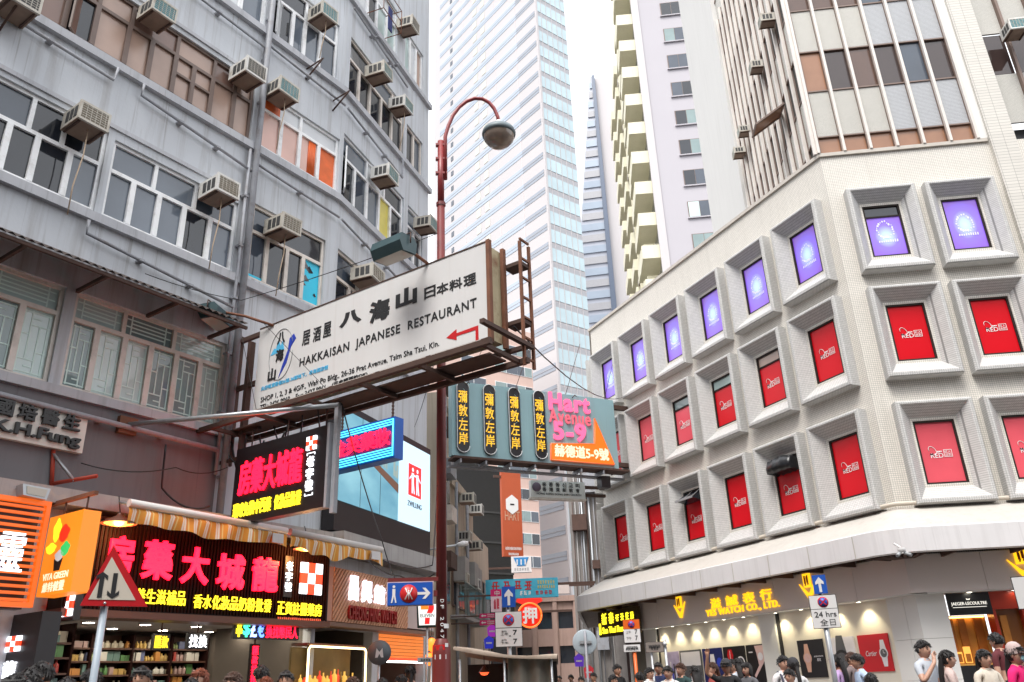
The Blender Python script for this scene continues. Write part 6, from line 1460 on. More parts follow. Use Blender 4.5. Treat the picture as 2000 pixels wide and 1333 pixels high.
def traffic_signs():
    ink = MATS['black_ink']
    # two-way triangle, nearest
    G = ground_frame(222, 1150, 8.4); T = thing('warning_sign', 'red bordered triangular two way traffic sign on a grey pole', 'road sign', G)
    a, b, c = G.px(222, 1066), G.px(156, 1184), G.px(288, 1186); cx = a[0]; cz = (a[1]+b[1]+c[1])/3
    def tri(k): return [(cx+(p[0]-cx)*k, cz+(p[1]-cz)*k) for p in (b, c, a)]
    part('red_triangle', MB().prism(tri(1.0), -.03, 0), mat('road_sign_red', (.50, .012, .018), .35, var=.05), T, G); part('white_field', MB().prism(tri(.70), -.034, -.0302), mat('road_sign_cream', (.62, .55, .46), .4, var=.05), T, G)
    h = a[1]-b[1]
    for sx, up in ((-1, 1), (1, -1)):
        x = cx+sx*h*.10; za, zb = (cz-h*.2, cz+h*.2); w = h*.035; e = h*.09
        P = [(x-w, za), (x+w, za), (x+w, zb-e*.7), (x+e, zb-e*1.3), (x+e, zb-e*.5), (x, zb+e*.2), (x-e, zb-e*.5), (x-e, zb-e*1.3), (x-w, zb-e*.7)]
        if up < 0: P = [(2*x-p[0], za+zb-p[1]) for p in P]
        part('arrow', MB().prism(P, -.038, -.0345), ink, T, G)
    post(T, G, cx, b[1]+.12, .032, mat('blue_grey_post', (.36, .42, .48), .4, var=.1)); part('bolt', MB().lathe([(0, -.01), (.012, -.008), (.012, 0)], (cx, -.036, b[1]+.02), 8, axis='y'), steel, T, G)
    # arrow + clearway in the middle
    G = ground_frame(993, 1200, 14.6); T = thing('parking_sign', 'white no stopping plate under a blue arrow beside the market stall', 'road sign', G)
    x0, z0 = G.px(969, 1264); x1, z1 = G.px(1018, 1195); zm = G.px(993, 1227)[1]; cs = (x0+x1)/2
    plate(T, G, x0, x1, zm+.006, z1); plate(T, G, x0, x1, z0, zm-.006); no_stopping(T, G, cs, (zm+z1)/2, (z1-zm)*.38)
    hh = zm-z0
    for k, (t, u) in enumerate((('am', '上午'), ('pm', '下午'))):
        zz = zm-hh*(.12+k*.48); text('lettering', t, ink, T, G, x0+.1, x0+.18, zz-hh*.12, zz-hh*.02, -.03, .004); text('lettering', u, ink, T, G, x0+.08, x0+.21, zz-hh*.28, zz-hh*.14, -.03, .004); text('numeral', '7', ink, T, G, x0+.29, x0+.36, zz-hh*.28, zz, -.03, .004, .02)
    part('dash', MB().box(cs+.0, cs+.03, -.034, -.03, z0+hh*.53, z0+hh*.58), ink, T, G)
    a, b = G.px(981, 1187), G.px(1006, 1146); plate(T, G, a[0], b[0], a[1], b[1], sign_blue, False); arrow_up(T, G, (a[0]+b[0])/2, a[1]+.03, b[1]-.04, (b[0]-a[0])*.62); post(T, G, cs, b[1]-.05)
    # 24 hours
    G = ground_frame(1608, 1190, 13.5); T = thing('parking_sign', 'white 24 hrs no stopping plate with a blue arrow above on a grey post', 'road sign', G)
    x0, z0 = G.px(1590, 1228); x1, z1 = G.px(1631, 1162); zm = z1-(z1-z0)*.42; cs = (x0+x1)/2
    plate(T, G, x0, x1, zm+.004, z1); plate(T, G, x0, x1, z0, zm-.004); no_stopping(T, G, cs, (zm+z1)/2, (z1-zm)*.4)
    text('lettering', '24 hrs', ink, T, G, x0+.04, x1-.03, z0+(zm-z0)*.56, z0+(zm-z0)*.86, -.03, .004, .008); text('lettering', '全日', ink, T, G, x0+.1, x1-.06, z0+(zm-z0)*.1, z0+(zm-z0)*.46, -.03, .004)
    a, b = G.px(1591, 1161), G.px(1611, 1123); plate(T, G, a[0], b[0], a[1], b[1], sign_blue, False); arrow_up(T, G, (a[0]+b[0])/2, a[1]+.02, b[1]-.03, (b[0]-a[0])*.62); post(T, G, cs-.02, b[1]-.05)
    # orange temporary sign
    G = ground_frame(1233, 1240, 19.5); T = thing('parking_sign', 'orange topped temporary no parking sign on an orange post', 'road sign', G)
    x0, z0 = G.px(1220, 1256); x1, z1 = G.px(1248, 1210); zm = z1-(z1-z0)*.42; cs = (x0+x1)/2; orp = mat('orange_sign', (.70, .12, .01), .4, var=.05)
    plate(T, G, x0, x1, zm+.003, z1, orp); plate(T, G, x0, x1, z0, zm-.003); no_stopping(T, G, cs, (zm+z1)/2, (z1-zm)*.4)
    for k in (0, 1): text('numeral', '7', ink, T, G, x1-.12, x1-.06, z0+.04+.13*(1-k), z0+.14+.13*(1-k), -.03, .004, .02); text('lettering', ('上午', '下午')[k], ink, T, G, x0+.05, x0+.16, z0+.05+.13*(1-k), z0+.12+.13*(1-k), -.03, .004)
    a, b = G.px(1219, 1274), G.px(1250, 1259); plate(T, G, a[0], b[0], a[1], b[1], None, False); strokes(T, G, a[0]+.06, b[0]-.06, b[1]-.09, b[1]-.03, 9, ink, -.03, 18); strokes(T, G, a[0]+.04, b[0]-.04, a[1]+.03, a[1]+.08, 8, ink, -.03, 19); post(T, G, cs+.02, b[1]-.1, .04, orp)
    # street name plate seen from behind, dark grey, turned
    G = ground_frame(1280, 1264, 19.0, 8); T = thing('street_nameplate', 'dull grey street nameplate on two slim posts', 'road sign', G)
    x0, z0 = G.px(1263, 1275); x1, z1 = G.px(1295, 1254); plate(T, G, x0, x1, z0, z1, mat('dark_grey_plate', (.22, .19, .17), .5, var=.1)); strokes(T, G, x0+.06, x1-.06, z1-.12, z1-.05, 9, ink, -.03, 16); strokes(T, G, x0+.1, x1-.1, z0+.04, z0+.12, 3, ink, -.03, 17)
    post(T, G, x0+.1, z0+.05, .025); post(T, G, x1+.03, z1+.05, .03); part('cap_disc', MB().lathe([(0, 0), (.05, 0), (.05, .03)], (x1+.03, -.03, z1-.05), 14, axis='y'), steel, T, G)
    # round sign from behind
    G = ground_frame(1142, 1255, 20.0); T = thing('round_sign', 'round grey back of a road sign on a thin post', 'road sign', G); c = G.px(1142, 1255); r = .28
    part('disc', MB().lathe([(0, -.0), (r-.02, 0), (r, .01), (r, .02)], (c[0], 0, c[1]), 28, axis='y'), mat('sign_back_blue_grey', (.36, .42, .46), .45, var=.1), T, G); part('post', MB().tube([(c[0]+.02, -.05, .1), (c[0]+.02, -.05, c[1]+r*.9)], .028, 8), pipe_grey, T, G); piece('clamp', steel, T, G, c[0]-.12, c[0]+.16, -.04, -.01, c[1]-.03, c[1]+.03)
    # plate at the right edge
    G = ground_frame(2000, 1160, 11.0); T = thing('parking_sign', 'white black edged plate cut off by the right edge', 'road sign', G); x0, z0 = G.px(1991, 1190); z1 = G.px(1991, 1128)[1]
    plate(T, G, x0, x0+.42, z0, z1); no_stopping(T, G, x0+.22, z1-.18, .12); post(T, G, x0+.22, z1-.02)
    # convenience store sign
    G = ground_frame(835, 1200, 15.5); T = thing('store_sign', 'white convenience store lightbox with an orange and red numeral beside the lamp post', 'sign', G)
    x0, z0 = G.px(813, 1227); x1, z1 = G.px(856, 1178); w, h = x1-x0, z1-z0
    part('case', MB().prism([(x0+.02, z0), (x1-.02, z0), (x1, z1), (x0, z1)], .0, .14), mat('dark_green_case', (.01, .03, .025), .4), T, G); wl = emit('store_white', (.9, .9, .88), .45)
    part('face', MB().prism([(x0+w*.13, z0+h*.1), (x1-w*.13, z0+h*.1), (x1-w*.07, z1-h*.04), (x0+w*.07, z1-h*.04)], -.01, -.001), wl, T, G)
    og = emit('store_orange', (1, .22, .02), .5); rd = emit('store_red', (.85, .02, .02), .5); gr = mat('store_green', (.005, .10, .04), .4)
    part('numeral_bar', MB().prism([(x0+w*.2, z1-h*.26), (x0+w*.55, z1-h*.26), (x0+w*.55, z1-h*.09), (x0+w*.2, z1-h*.09)], -.016, -.0105), og, T, G)
    part('numeral_stem', MB().prism([(x0+w*.38, z0+h*.14), (x0+w*.6, z0+h*.14), (x0+w*.62, z0+h*.42), (x0+w*.8, z1-h*.26), (x0+w*.8, z1-h*.09), (x0+w*.56, z1-h*.09), (x0+w*.55, z1-h*.24), (x0+w*.4, z0+h*.44)], -.018, -.0105), rd, T, G)
    part('word_band', MB().box(x0+w*.16, x1-w*.16, -.021, -.0185, z0+h*.40, z0+h*.58), wl, T, G); text('lettering', 'ELEVEN', gr, T, G, x0+w*.18, x1-w*.18, z0+h*.42, z0+h*.56, -.021, .004, .015); post(T, G, (x0+x1)/2, z0, .02, steel)
    # dark round board and small plate low down by the red post
    G = ground_frame(742, 1275, 15.0); T = thing('round_board', 'dark grey round board with a pale mark under the wooden fascia', 'sign', G); c = G.px(741, 1275)
    part('disc', MB().lathe([(0, 0), (.2, 0), (.2, .03)], (c[0], 0, c[1]), 24, axis='y'), mat('slate_board', (.10, .11, .12), .5), T, G); part('mark', MB().prism([(c[0]-.07, c[1]-.08), (c[0]-.03, c[1]-.08), (c[0], c[1]-.02), (c[0]+.03, c[1]-.08), (c[0]+.07, c[1]-.08), (c[0]+.05, c[1]+.07), (c[0], c[1]+.01), (c[0]-.05, c[1]+.07)], -.005, -.0005), sign_white, T, G); post(T, G, c[0], c[1], .02)
    G = ground_frame(832, 1290, 14.0); T = thing('small_plate', 'small grey nameplate with dots of print beside the red lamp post', 'sign', G); x0, z0 = G.px(815, 1295); x1, z1 = G.px(846, 1284)
    plate(T, G, x0, x1, z0, z1, steel_back, False); strokes(T, G, x0+.05, x1-.04, z0+.02, z1-.02, 4, ink, -.03, 15); post(T, G, x1-.03, z0, .015)
traffic_signs()
def street_signs():
    cols = mat('teal_signboard', (.05, .33, .47), .45, var=.35, scale=2.5); rr = emit('dull_red_letters', (.45, .02, .02), .12); ye = mat('yellow_letters_dull', (.42, .36, .10), .5)
    G = ground_frame(1019, 1150, 36); T = thing('street_signboard', 'weathered turquoise signboard with red characters across the side street', 'sign', G, z=5.8)
    x0, z0 = G.px(949, 1171); x1, z1 = G.px(1089, 1128); W, H = x1-x0, z1-z0
    part('board', MB().box(x0, x1, 0, .25, z0, z1), cols, T, G)
    strokes(T, G, x0+W*.06, x0+W*.67, z0+H*.42, z1-H*.1, 4, rr, 0, 4)
    strokes(T, G, x0+W*.71, x1-W*.04, z0+H*.68, z1-H*.12, 7, ye, 0, 5); strokes(T, G, x0+W*.71, x1-W*.04, z0+H*.45, z0+H*.63, 8, ye, 0, 6); strokes(T, G, x0+W*.68, x1-W*.08, z0+H*.14, z0+H*.36, 4, rr, 0, 7); strokes(T, G, x0+W*.46, x0+W*.63, z0+H*.14, z0+H*.36, 3, sign_white, 0, 8)
    part('frame_bar', MB().box(x0-1.6, x0, .1, .2, z0+.1, z0+.2), rust_dark, T, G); part('frame_bar', MB().box(x1, x1+1.6, .1, .2, z1-.3, z1-.2), rust_dark, T, G)
    G = ground_frame(1035, 1200, 40); T = thing('pawn_sign', 'round red pawn shop sign with one white character', 'sign', G, z=4.5); c = G.px(1035, 1202); r = .55
    rl = emit('red_sign_lit', (.75, .02, .01), .35); nn = emit('orange_tube', (1, .14, .02), .8)
    part('disc', MB().lathe([(0, 0), (r, 0), (r, .2)], (c[0], 0, c[1]), 30, axis='y'), rl, T, G); part('ring', MB().tube([(c[0]+r*.98*math.cos(RAD(a)), -.03, c[1]+r*.98*math.sin(RAD(a))) for a in range(0, 361, 12)], .04, 6), nn, T, G)
    part('bat_top', MB().prism([(c[0]-.3, c[1]+.48), (c[0]+.3, c[1]+.48), (c[0]+.62, c[1]+.62), (c[0]+.5, c[1]+.95), (c[0]-.5, c[1]+.95), (c[0]-.62, c[1]+.62)], -.02, .18), rl, T, G); text('character', '押', sign_white, T, G, c[0]-.34, c[0]+.34, c[1]-.38, c[1]+.36, 0, .03, .03); part('arm', MB().box(c[0]+.5, c[0]+2.0, .05, .15, c[1]+.1, c[1]+.2), rust_dark, T, G)
    G = ground_frame(1018, 1100, 42); T = thing('club_sign', 'small white sign with a blue tapered emblem above the turquoise board', 'sign', G, z=7); x0, z0 = G.px(999, 1119); x1, z1 = G.px(1037, 1086)
    part('board', MB().box(x0, x1, 0, .3, z0, z1), sign_white, T, G); W, H = x1-x0, z1-z0; part('emblem', MB().prism([(x0+W*.3, z0+H*.4), (x0+W*.7, z0+H*.4), (x1-W*.12, z1-H*.08), (x0+W*.12, z1-H*.08)], -.02, -.001), mat('emblem_blue', (.03, .22, .50), .4), T, G)
    for k in (.3, .5, .7): piece('emblem_bar', sign_white, T, G, x0+W*k-.03, x0+W*k+.03, -.03, -.021, z0+H*.46, z1-H*.2)
    strokes(T, G, x0+W*.12, x1-W*.12, z0+H*.1, z0+H*.28, 6, steel_back, 0, 9); part('arm', MB().box(x0-1.2, x0, .1, .2, z0+.2, z0+.3), rust_dark, T, G)
    F = facing(1000, 1000, 62, -28); F = Frame((F.o.x, F.o.y, 0), F.az); T = thing('hanging_banner', 'tall burnt orange vertical banner with a white hexagon emblem', 'banner', F, z=10); x0, z0 = F.px(984, 1087); x1, z1 = F.px(1016, 922)
    part('sheet', MB().box(x0, x1, 0, .3, z0, z1), mat('burnt_orange', (.40, .07, .02), .6, var=.2, scale=.6), T, F); cx = (x0+x1)/2; cz = F.px(999, 986)[1]; a = (x1-x0)*.36
    part('hexagon', MB().prism([(cx+a*math.cos(RAD(90+60*k)), cz+a*1.25*math.sin(RAD(90+60*k))) for k in range(6)], -.05, -.001), sign_white, T, F); part('hexagon_mark', MB().box(cx-a*.3, cx+a*.3, -.06, -.051, cz-.06, cz+.06), sign_black, T, F)
    zt = F.px(999, 1008)[1]; text('lettering', 'HART', mat('tan_print', (.50, .28, .18), .5), T, F, x0+.2, x1-.2, zt-.35, zt+.35, 0, .02); zt = F.px(1000, 1072)[1]; strokes(T, F, x0+.15, x1-.15, zt-.1, zt+.12, 12, sign_white, 0, 10); strokes(T, F, x0+.4, x1-.4, zt-.5, zt-.3, 9, sign_white, 0, 11); part('arm', MB().box(x0-.6, x0, .1, .2, z1-.6, z1-.4), rust_dark, T, F)
    mg = mat('magenta_sign', (.55, .01, .12), .4, var=.1); G = ground_frame(952, 1210, 27)
    for k, (yb, yt, lab) in enumerate(((1208, 1198, 'upper magenta arrow plate left of the blue arrow sign'), (1222, 1211, 'lower magenta arrow plate left of the blue arrow sign'))):
        T = thing('arrow_plate', lab, 'sign', G, z=3.5); x0, z0 = G.px(937, yb); x1, z1 = G.px(968, yt); part('plate', MB().box(x0, x1, 0, .06, z0, z1), mg, T, G); h = z1-z0; zc = (z0+z1)/2
        part('arrow', MB().prism([(x0+.04, zc), (x0+.1, zc-h*.3), (x0+.1, zc-h*.1), (x0+.2, zc-h*.1), (x0+.2, zc+h*.1), (x0+.1, zc+h*.1), (x0+.1, zc+h*.3)], -.01, -.001), sign_white, T, G); strokes(T, G, x0+.24, x1-.04, z0+h*.52, z1-h*.15, 5, sign_white, 0, 12+k); strokes(T, G, x0+.24, x1-.04, z0+h*.15, z0+h*.42, 6, sign_white, 0, 22+k); part('arm', MB().box(x0-.9, x0, .02, .05, zc-.02, zc+.02), rust_dark, T, G)
    G = ground_frame(970, 1170, 26); T = thing('vertical_sign', 'narrow pink and white vertical sign left of the blue arrow', 'sign', G, z=3.8); x0, z0 = G.px(959, 1196); x1, z1 = G.px(979, 1151)
    part('lower_panel', MB().box(x0, x1, 0, .1, z0, z1-(z1-z0)*.32), mat('pale_pink', (.65, .48, .52), .5), T, G); part('upper_panel', MB().box(x0, x1, 0, .1, z1-(z1-z0)*.315, z1), mg, T, G); text('character', '中', sign_white, T, G, x0+.12, x1-.06, z1-.2, z1-.04, 0, .01); strokes(T, G, x0+.08, x1-.06, z0+.06, z0+(z1-z0)*.6, 2, mat('red_script', (.5, .05, .08), .5), 0, 14); part('arm', MB().box(x0-1.0, x0, .02, .06, z1-.2, z1-.15), rust_dark, T, G)
    for k, (x, y, c, lab) in enumerate(((961, 1232, (.30, .02, .35), 'violet hanging sign below the magenta plates'), (955, 1255, (.02, .03, .40), 'deep blue hanging sign below the violet one'), (1131, 1290, (.10, .03, .40), 'purple lit ornament low in the side street'), (1150, 1312, (.50, .03, .04), 'small red sign low in the side street'))):
        G = ground_frame(x, y, 30); T = thing('hanging_sign', lab, 'sign', G); c0 = G.px(x, y); part('panel', MB().prism([(c0[0]-.14, c0[1]-.2), (c0[0]+.14, c0[1]-.2), (c0[0]+.17, c0[1]+.1), (c0[0], c0[1]+.22), (c0[0]-.17, c0[1]+.1)], 0, .08), emit('small_sign_%d' % k, c, .3), T, G); part('trim', MB().box(c0[0]-.1, c0[0]+.1, -.01, -.001, c0[1]-.05, c0[1]+.0), sign_white, T, G); part('rod', MB().tube([(c0[0], .04, .1), (c0[0], .04, c0[1]+.1)], .02, 6), rust_dark, T, G)
    G = ground_frame(1101, 1148, 40); x0, z0 = G.px(1091, 1160); x1, z1 = G.px(1111, 1137); T = thing('blank_signboard', 'plain pale square board right of the turquoise signboard', 'sign', G, S=x0, z=z0)
    part('panel', MB().box(x0, x1, 0, .12, z0, z1), mat('pale_board', (.58, .50, .47), .6, var=.15), T, G); part('arm', MB().box(x1, x1+1.2, .04, .08, z1-.2, z1-.12), rust_dark, T, G)
    rs = random.Random(77)
    for k, n in enumerate(('lowest', 'second', 'third', 'fourth', 'fifth', 'sixth')):
        air_con(FN, 2.6+.7*k, 4.9+(k % 3)*1.5, n + ' air conditioner along the beige tenement wall', rs.choice([ac_dark, ac_brown]), 0, 1.0, True)
    G = ground_frame(905, 1063, 24); T = thing('wall_lamp', 'white street lamp head on a bracket left of the side street', 'street lamp', G); a, b = G.px(893, 1065), G.px(915, 1061)
    part('head', MB().tube([(a[0], 0, a[1]), ((a[0]+b[0])/2, 0, a[1]+.03), (b[0], 0, b[1])], [.05, .09, .06], 10), sign_white, T, G); part('arm', MB().tube([(a[0], 0, a[1]), (a[0]-1.1, .3, a[1]-.1)], .03, 8), steel, T, G); part('wall_plate', MB().box(a[0]-1.2, a[0]-1.08, .25, .35, a[1]-.25, a[1]+.1), steel, T, G)
    # canvas-roofed stall
    G = ground_frame(985, 1290, 14.2, 4); T = thing('market_stall', 'street stall with a sagging cream canvas roof and hanging tarpaulin', 'stall', G)
    x0, z0 = G.px(886, 1264); x1, z1 = G.px(1088, 1281); mb = MB(); n = 14; cv = mat('cream_canvas', (.52, .43, .34), .8, var=.15, scale=3, dirt=(.28, .2, .14), dirt_amt=.5)
    for k in range(n+1):
        t = k/n; x = x0+(x1-x0)*t; z = z0+(z1-z0)*t - .05*math.sin(math.pi*t); mb.v += [(x, -.05, z-.05), (x, -.06, z), (x, .7, z+.03+.02*math.sin(t*8)), (x, 1.7, z+.02), (x, 1.75, z-.1)]
    for k in range(n):
        for j in range(4): mb.f.append((5*k+j, 5*k+5+j, 5*k+6+j, 5*k+1+j)); mb.mi.append(0); mb.sm.append(True)
    part('canvas_roof', mb, cv, T, G)
    mb = MB(); n = 16; xa, xb = G.px(985, 1300)[0], G.px(1086, 1300)[0]
    for k in range(n+1): t = k/n; x = xa+(xb-xa)*t; y = .05*math.sin(t*17)+.1; mb.v += [(x+.12*(.5-t), y, z1-.06+.08*(1-t)), (x, y+.05, 1.0), (x-.03, y+.04*math.sin(t*20), .2)]
    for k in range(n):
        for j in range(2): mb.f.append((3*k+j, 3*k+1+j, 3*k+4+j, 3*k+3+j)); mb.mi.append(0); mb.sm.append(True)
    part('tarpaulin', mb, mat('grey_tarpaulin', (.24, .22, .18), .8, var=.2, scale=3), T, G)
    for x in (x0+.1, xa, x1-.1): part('pole', MB().tube([(x, .02, .05), (x, .02, z1+.0)], .022, 6), steel, T, G)
    part('counter', MB().box(x0+.1, xa-.05, .4, 1.5, .1, 1.15), mat('stall_counter', (.20, .06, .03), .6, var=.3), T, G); part('back', MB().box(x0+.05, xb, 1.55, 1.6, .1, z1-.05), mat('stall_dark_back', (.02, .016, .014), .8), T, G)
    red = emit('red_heat_lamp', (1, .10, .03), .9)
    for k, x in enumerate((x0+.45, x0+.95)): t2 = thing('heat_lamp', ('left', 'right')[k] + ' red lamp hanging in the canvas stall', 'lamp', G, S=x, z=1.7); part('shade', MB().lathe([(.02, .1), (.1, 0)], (x, .5, 1.72), 12), MATS['dark_copper_shade'], t2, G); part('bulb', MB().lathe([(.08, 0), (.05, -.04), (0, -.05)], (x, .5, 1.72), 12), red, t2, G); part('cord', MB().tube([(x, .5, 1.8), (x, .5, 2.2)], .006, 4), black_paint, t2, G)
street_signs()
# ------------------------------------------------------------------ people
SKINS = [mat('skin_%s' % k, c, .5, var=.06, scale=20) for k, c in (('light', (.52, .30, .215)), ('warm', (.44, .24, .16)), ('tan', (.36, .18, .11)))]
HAIR = mat('black_hair', (.012, .010, .010), .6, var=.3, scale=30, bump=.4); HAIRB = mat('brown_hair', (.06, .025, .014), .6, var=.3, scale=30, bump=.4); HAIRR = mat('auburn_hair', (.16, .035, .012), .6, var=.3, scale=30, bump=.4)
EYE = mat('eye_dark', (.01, .008, .008), .2, var=0); LIP = mat('lip', (.34, .10, .09), .4, var=0); SHOE = mat('shoe_dark', (.03, .03, .03), .5, var=.1)
def arm_pose(pose, sx):
    sh = (sx*.175, .01, 1.405)
    if pose == 'mouth' and sx < 0: return sh, (-.25, -.10, 1.19), (-.10, -.21, 1.43), (-.05, -.185, 1.515)
    if pose == 'raise' and sx < 0: return sh, (-.33, -.10, 1.53), (-.26, -.20, 1.78), (-.24, -.22, 1.87)
    if pose == 'phone': return sh, (sx*.22, -.02, 1.14), (sx*.09, -.25, 1.19), (sx*.05, -.31, 1.23)
    if pose == 'walk': return sh, (sx*.225, .03-.09*sx, 1.13), (sx*.215, -.04-.2*sx, .93), (sx*.21, -.07-.23*sx, .85)
    return sh, (sx*.225, .035, 1.13), (sx*.24, -.02, .89), (sx*.24, -.045, .80)
def body_mesh(pose, female=False):
    V, E_, Rr, seg = [], [], [], []
    def v(p, r, r2=None): V.append(Vector(p)); Rr.append((r, r2 or r)); return len(V)-1
    def e(a, b, k): E_.append((a, b)); seg.append(k)
    f = .92 if female else 1.0
    pel = v((0, 0, .95), .145*(1.03 if female else 1), .105); wa = v((0, .005, 1.10), .125*f, .092); ch = v((0, .0, 1.29), .155*f, .108); nb = v((0, .015, 1.435), .075, .07); nk = v((0, .005, 1.52), .05, .052)
    e(pel, wa, 'shirt'); e(wa, ch, 'shirt'); e(ch, nb, 'shirt'); e(nb, nk, 'neck')
    st = .09 if pose == 'walk' else .0
    for sx in (-1, 1):
        p = [Vector(q) for q in arm_pose(pose, sx)]; p[0].x *= f
        s = v(p[0], .062*f); m = v(p[0].lerp(p[1], .6), .048*f); el = v(p[1], .041*f); wr = v(p[2], .029*f); ha = v(p[2].lerp(p[3], .65), .034, .02)
        e(nb, s, 'shirt'); e(s, m, 'shirt'); e(m, el, 'forearm'); e(el, wr, 'forearm'); e(wr, ha, 'hand')
        d = (p[3]-p[2]).normalized(); side = d.cross(Vector((0, 1, .2))).normalized(); curl = side.cross(d)*(1 if pose in ('phone', 'mouth') else .6)
        for k in range(4):
            o = (k-1.5)*.019; L = (.062, .074, .078, .058)[k]
            a = v(p[2].lerp(p[3], .65)+d*.035+side*o, .0095); b = v(V[a]+d*L*.55-curl*.006, .0088); c = v(V[b]+d*L*.4-curl*.022, .0075)
            e(ha, a, 'hand'); e(a, b, 'hand'); e(b, c, 'hand')
        th = v(V[ha]-side*.036*(1 if sx > 0 else -1)+d*.012, .011); t2 = v(V[th]-side*.012*(1 if sx > 0 else -1)+d*.036, .009); e(ha, th, 'hand'); e(th, t2, 'hand')
        hp = v((sx*.09, 0, .87), .092, .095); kn = v((sx*.10, -.015-st*sx, .50), .062); an = v((sx*.105, .03-st*1.6*sx, .10), .042); to = v((sx*.115, -.12-st*1.6*sx, .045), .04, .03)
        e(pel, hp, 'trousers'); e(hp, kn, 'trousers'); e(kn, an, 'trousers'); e(an, to, 'shoe')
    me = bpy.data.meshes.new('figure'); me.from_pydata([tuple(p) for p in V], E_, [])
    o = bpy.data.objects.new('figure', me); COL.objects.link(o)
    sk = o.modifiers.new('skin', 'SKIN'); sk.use_smooth_shade = True; ss = o.modifiers.new('sub', 'SUBSURF'); ss.levels = 1; ss.render_levels = 1
    for i, d in enumerate(me.skin_vertices[0].data): d.radius = Rr[i]; d.use_root = (i == 0)
    bpy.context.view_layer.update(); dg = bpy.context.evaluated_depsgraph_get(); ev = o.evaluated_get(dg); em = ev.to_mesh()
    vs = [tuple(q.co) for q in em.vertices]; fs = [tuple(p.vertices) for p in em.polygons]
    ev.to_mesh_clear(); bpy.data.objects.remove(o); bpy.data.meshes.remove(me)
    idx = {'shirt': 1, 'neck': 0, 'forearm': 6, 'hand': 0, 'trousers': 2, 'shoe': 3}
    mb = MB(); mb.v = vs
    segs = [(V[a], V[b], k) for (a, b), k in zip(E_, seg)]
    for fc in fs:
        c = Vector((0, 0, 0))
        for i in fc: c += Vector(vs[i])
        c /= len(fc); best = None
        for a, b, k in segs:
            ab = b-a; t = max(0, min(1, (c-a).dot(ab)/ab.length_squared)); d = (c-a-ab*t).length
            if best is None or d < best[0]: best = (d, k)
        k = best[1]
        if k == 'shirt' and c.z < .94: k = 'trousers'
        if k == 'neck' and c.z < 1.455: k = 'shirt'
        mb.f.append(fc); mb.mi.append(idx[k]); mb.sm.append(True)
    head(mb, female); return mb.mesh('figure', [SKINS[0], SKINS[0], SKINS[0], SHOE, EYE, LIP, SKINS[0]])
def ellipsoid(mb, c, r, n, m, mi, fn=None):
    i0 = len(mb.v)
    for a in range(m+1):
        ph = math.pi*a/m
        for b in range(n):
            th = 2*math.pi*b/n; p = Vector((math.sin(ph)*math.cos(th), math.sin(ph)*math.sin(th), math.cos(ph)))
            q = Vector((p.x*r[0], p.y*r[1], p.z*r[2]))
            if fn: q = fn(p, q)
            mb.v.append((c[0]+q.x, c[1]+q.y, c[2]+q.z))
    for a in range(m):
        for b in range(n): mb.f.append((i0+a*n+b, i0+(a+1)*n+b, i0+(a+1)*n+(b+1) % n, i0+a*n+(b+1) % n)); mb.mi.append(mi); mb.sm.append(True)
HC = (0, -.012, 1.605)
def head(mb, female):
    def fn(p, q):
        t = max(0, -p.z); k = 1-.30*t**1.6; q.x *= k
        if p.y < 0:
            q.y *= 1-.05*t
            q.y -= .024*math.exp(-((p.x/.16)**2))*math.exp(-(((p.z+.12)/.16)**2))           # nose
            for sx in (-1, 1): q.y += .010*math.exp(-(((p.x-sx*.38)/.18)**2))*math.exp(-(((p.z-.08)/.12)**2))   # eye sockets
            q.y -= .008*math.exp(-((p.x/.3)**2))*math.exp(-(((p.z+.75)/.18)**2))               # chin
        return q
    ellipsoid(mb, HC, (.077, .096, .118), 24, 18, 0, fn)
    for sx in (-1, 1):
        ellipsoid(mb, (HC[0]+sx*.030, HC[1]-.083, HC[2]+.008), (.014, .007, .006), 8, 5, 4); ellipsoid(mb, (HC[0]+sx*.031, HC[1]-.086, HC[2]+.027), (.017, .006, .003), 8, 4, 4)
        ellipsoid(mb, (HC[0]+sx*.078, HC[1]+.008, HC[2]-.005), (.010, .018, .030), 8, 6, 0)
    ellipsoid(mb, (HC[0], HC[1]-.091, HC[2]-.055), (.023, .007, .007), 8, 5, 5)
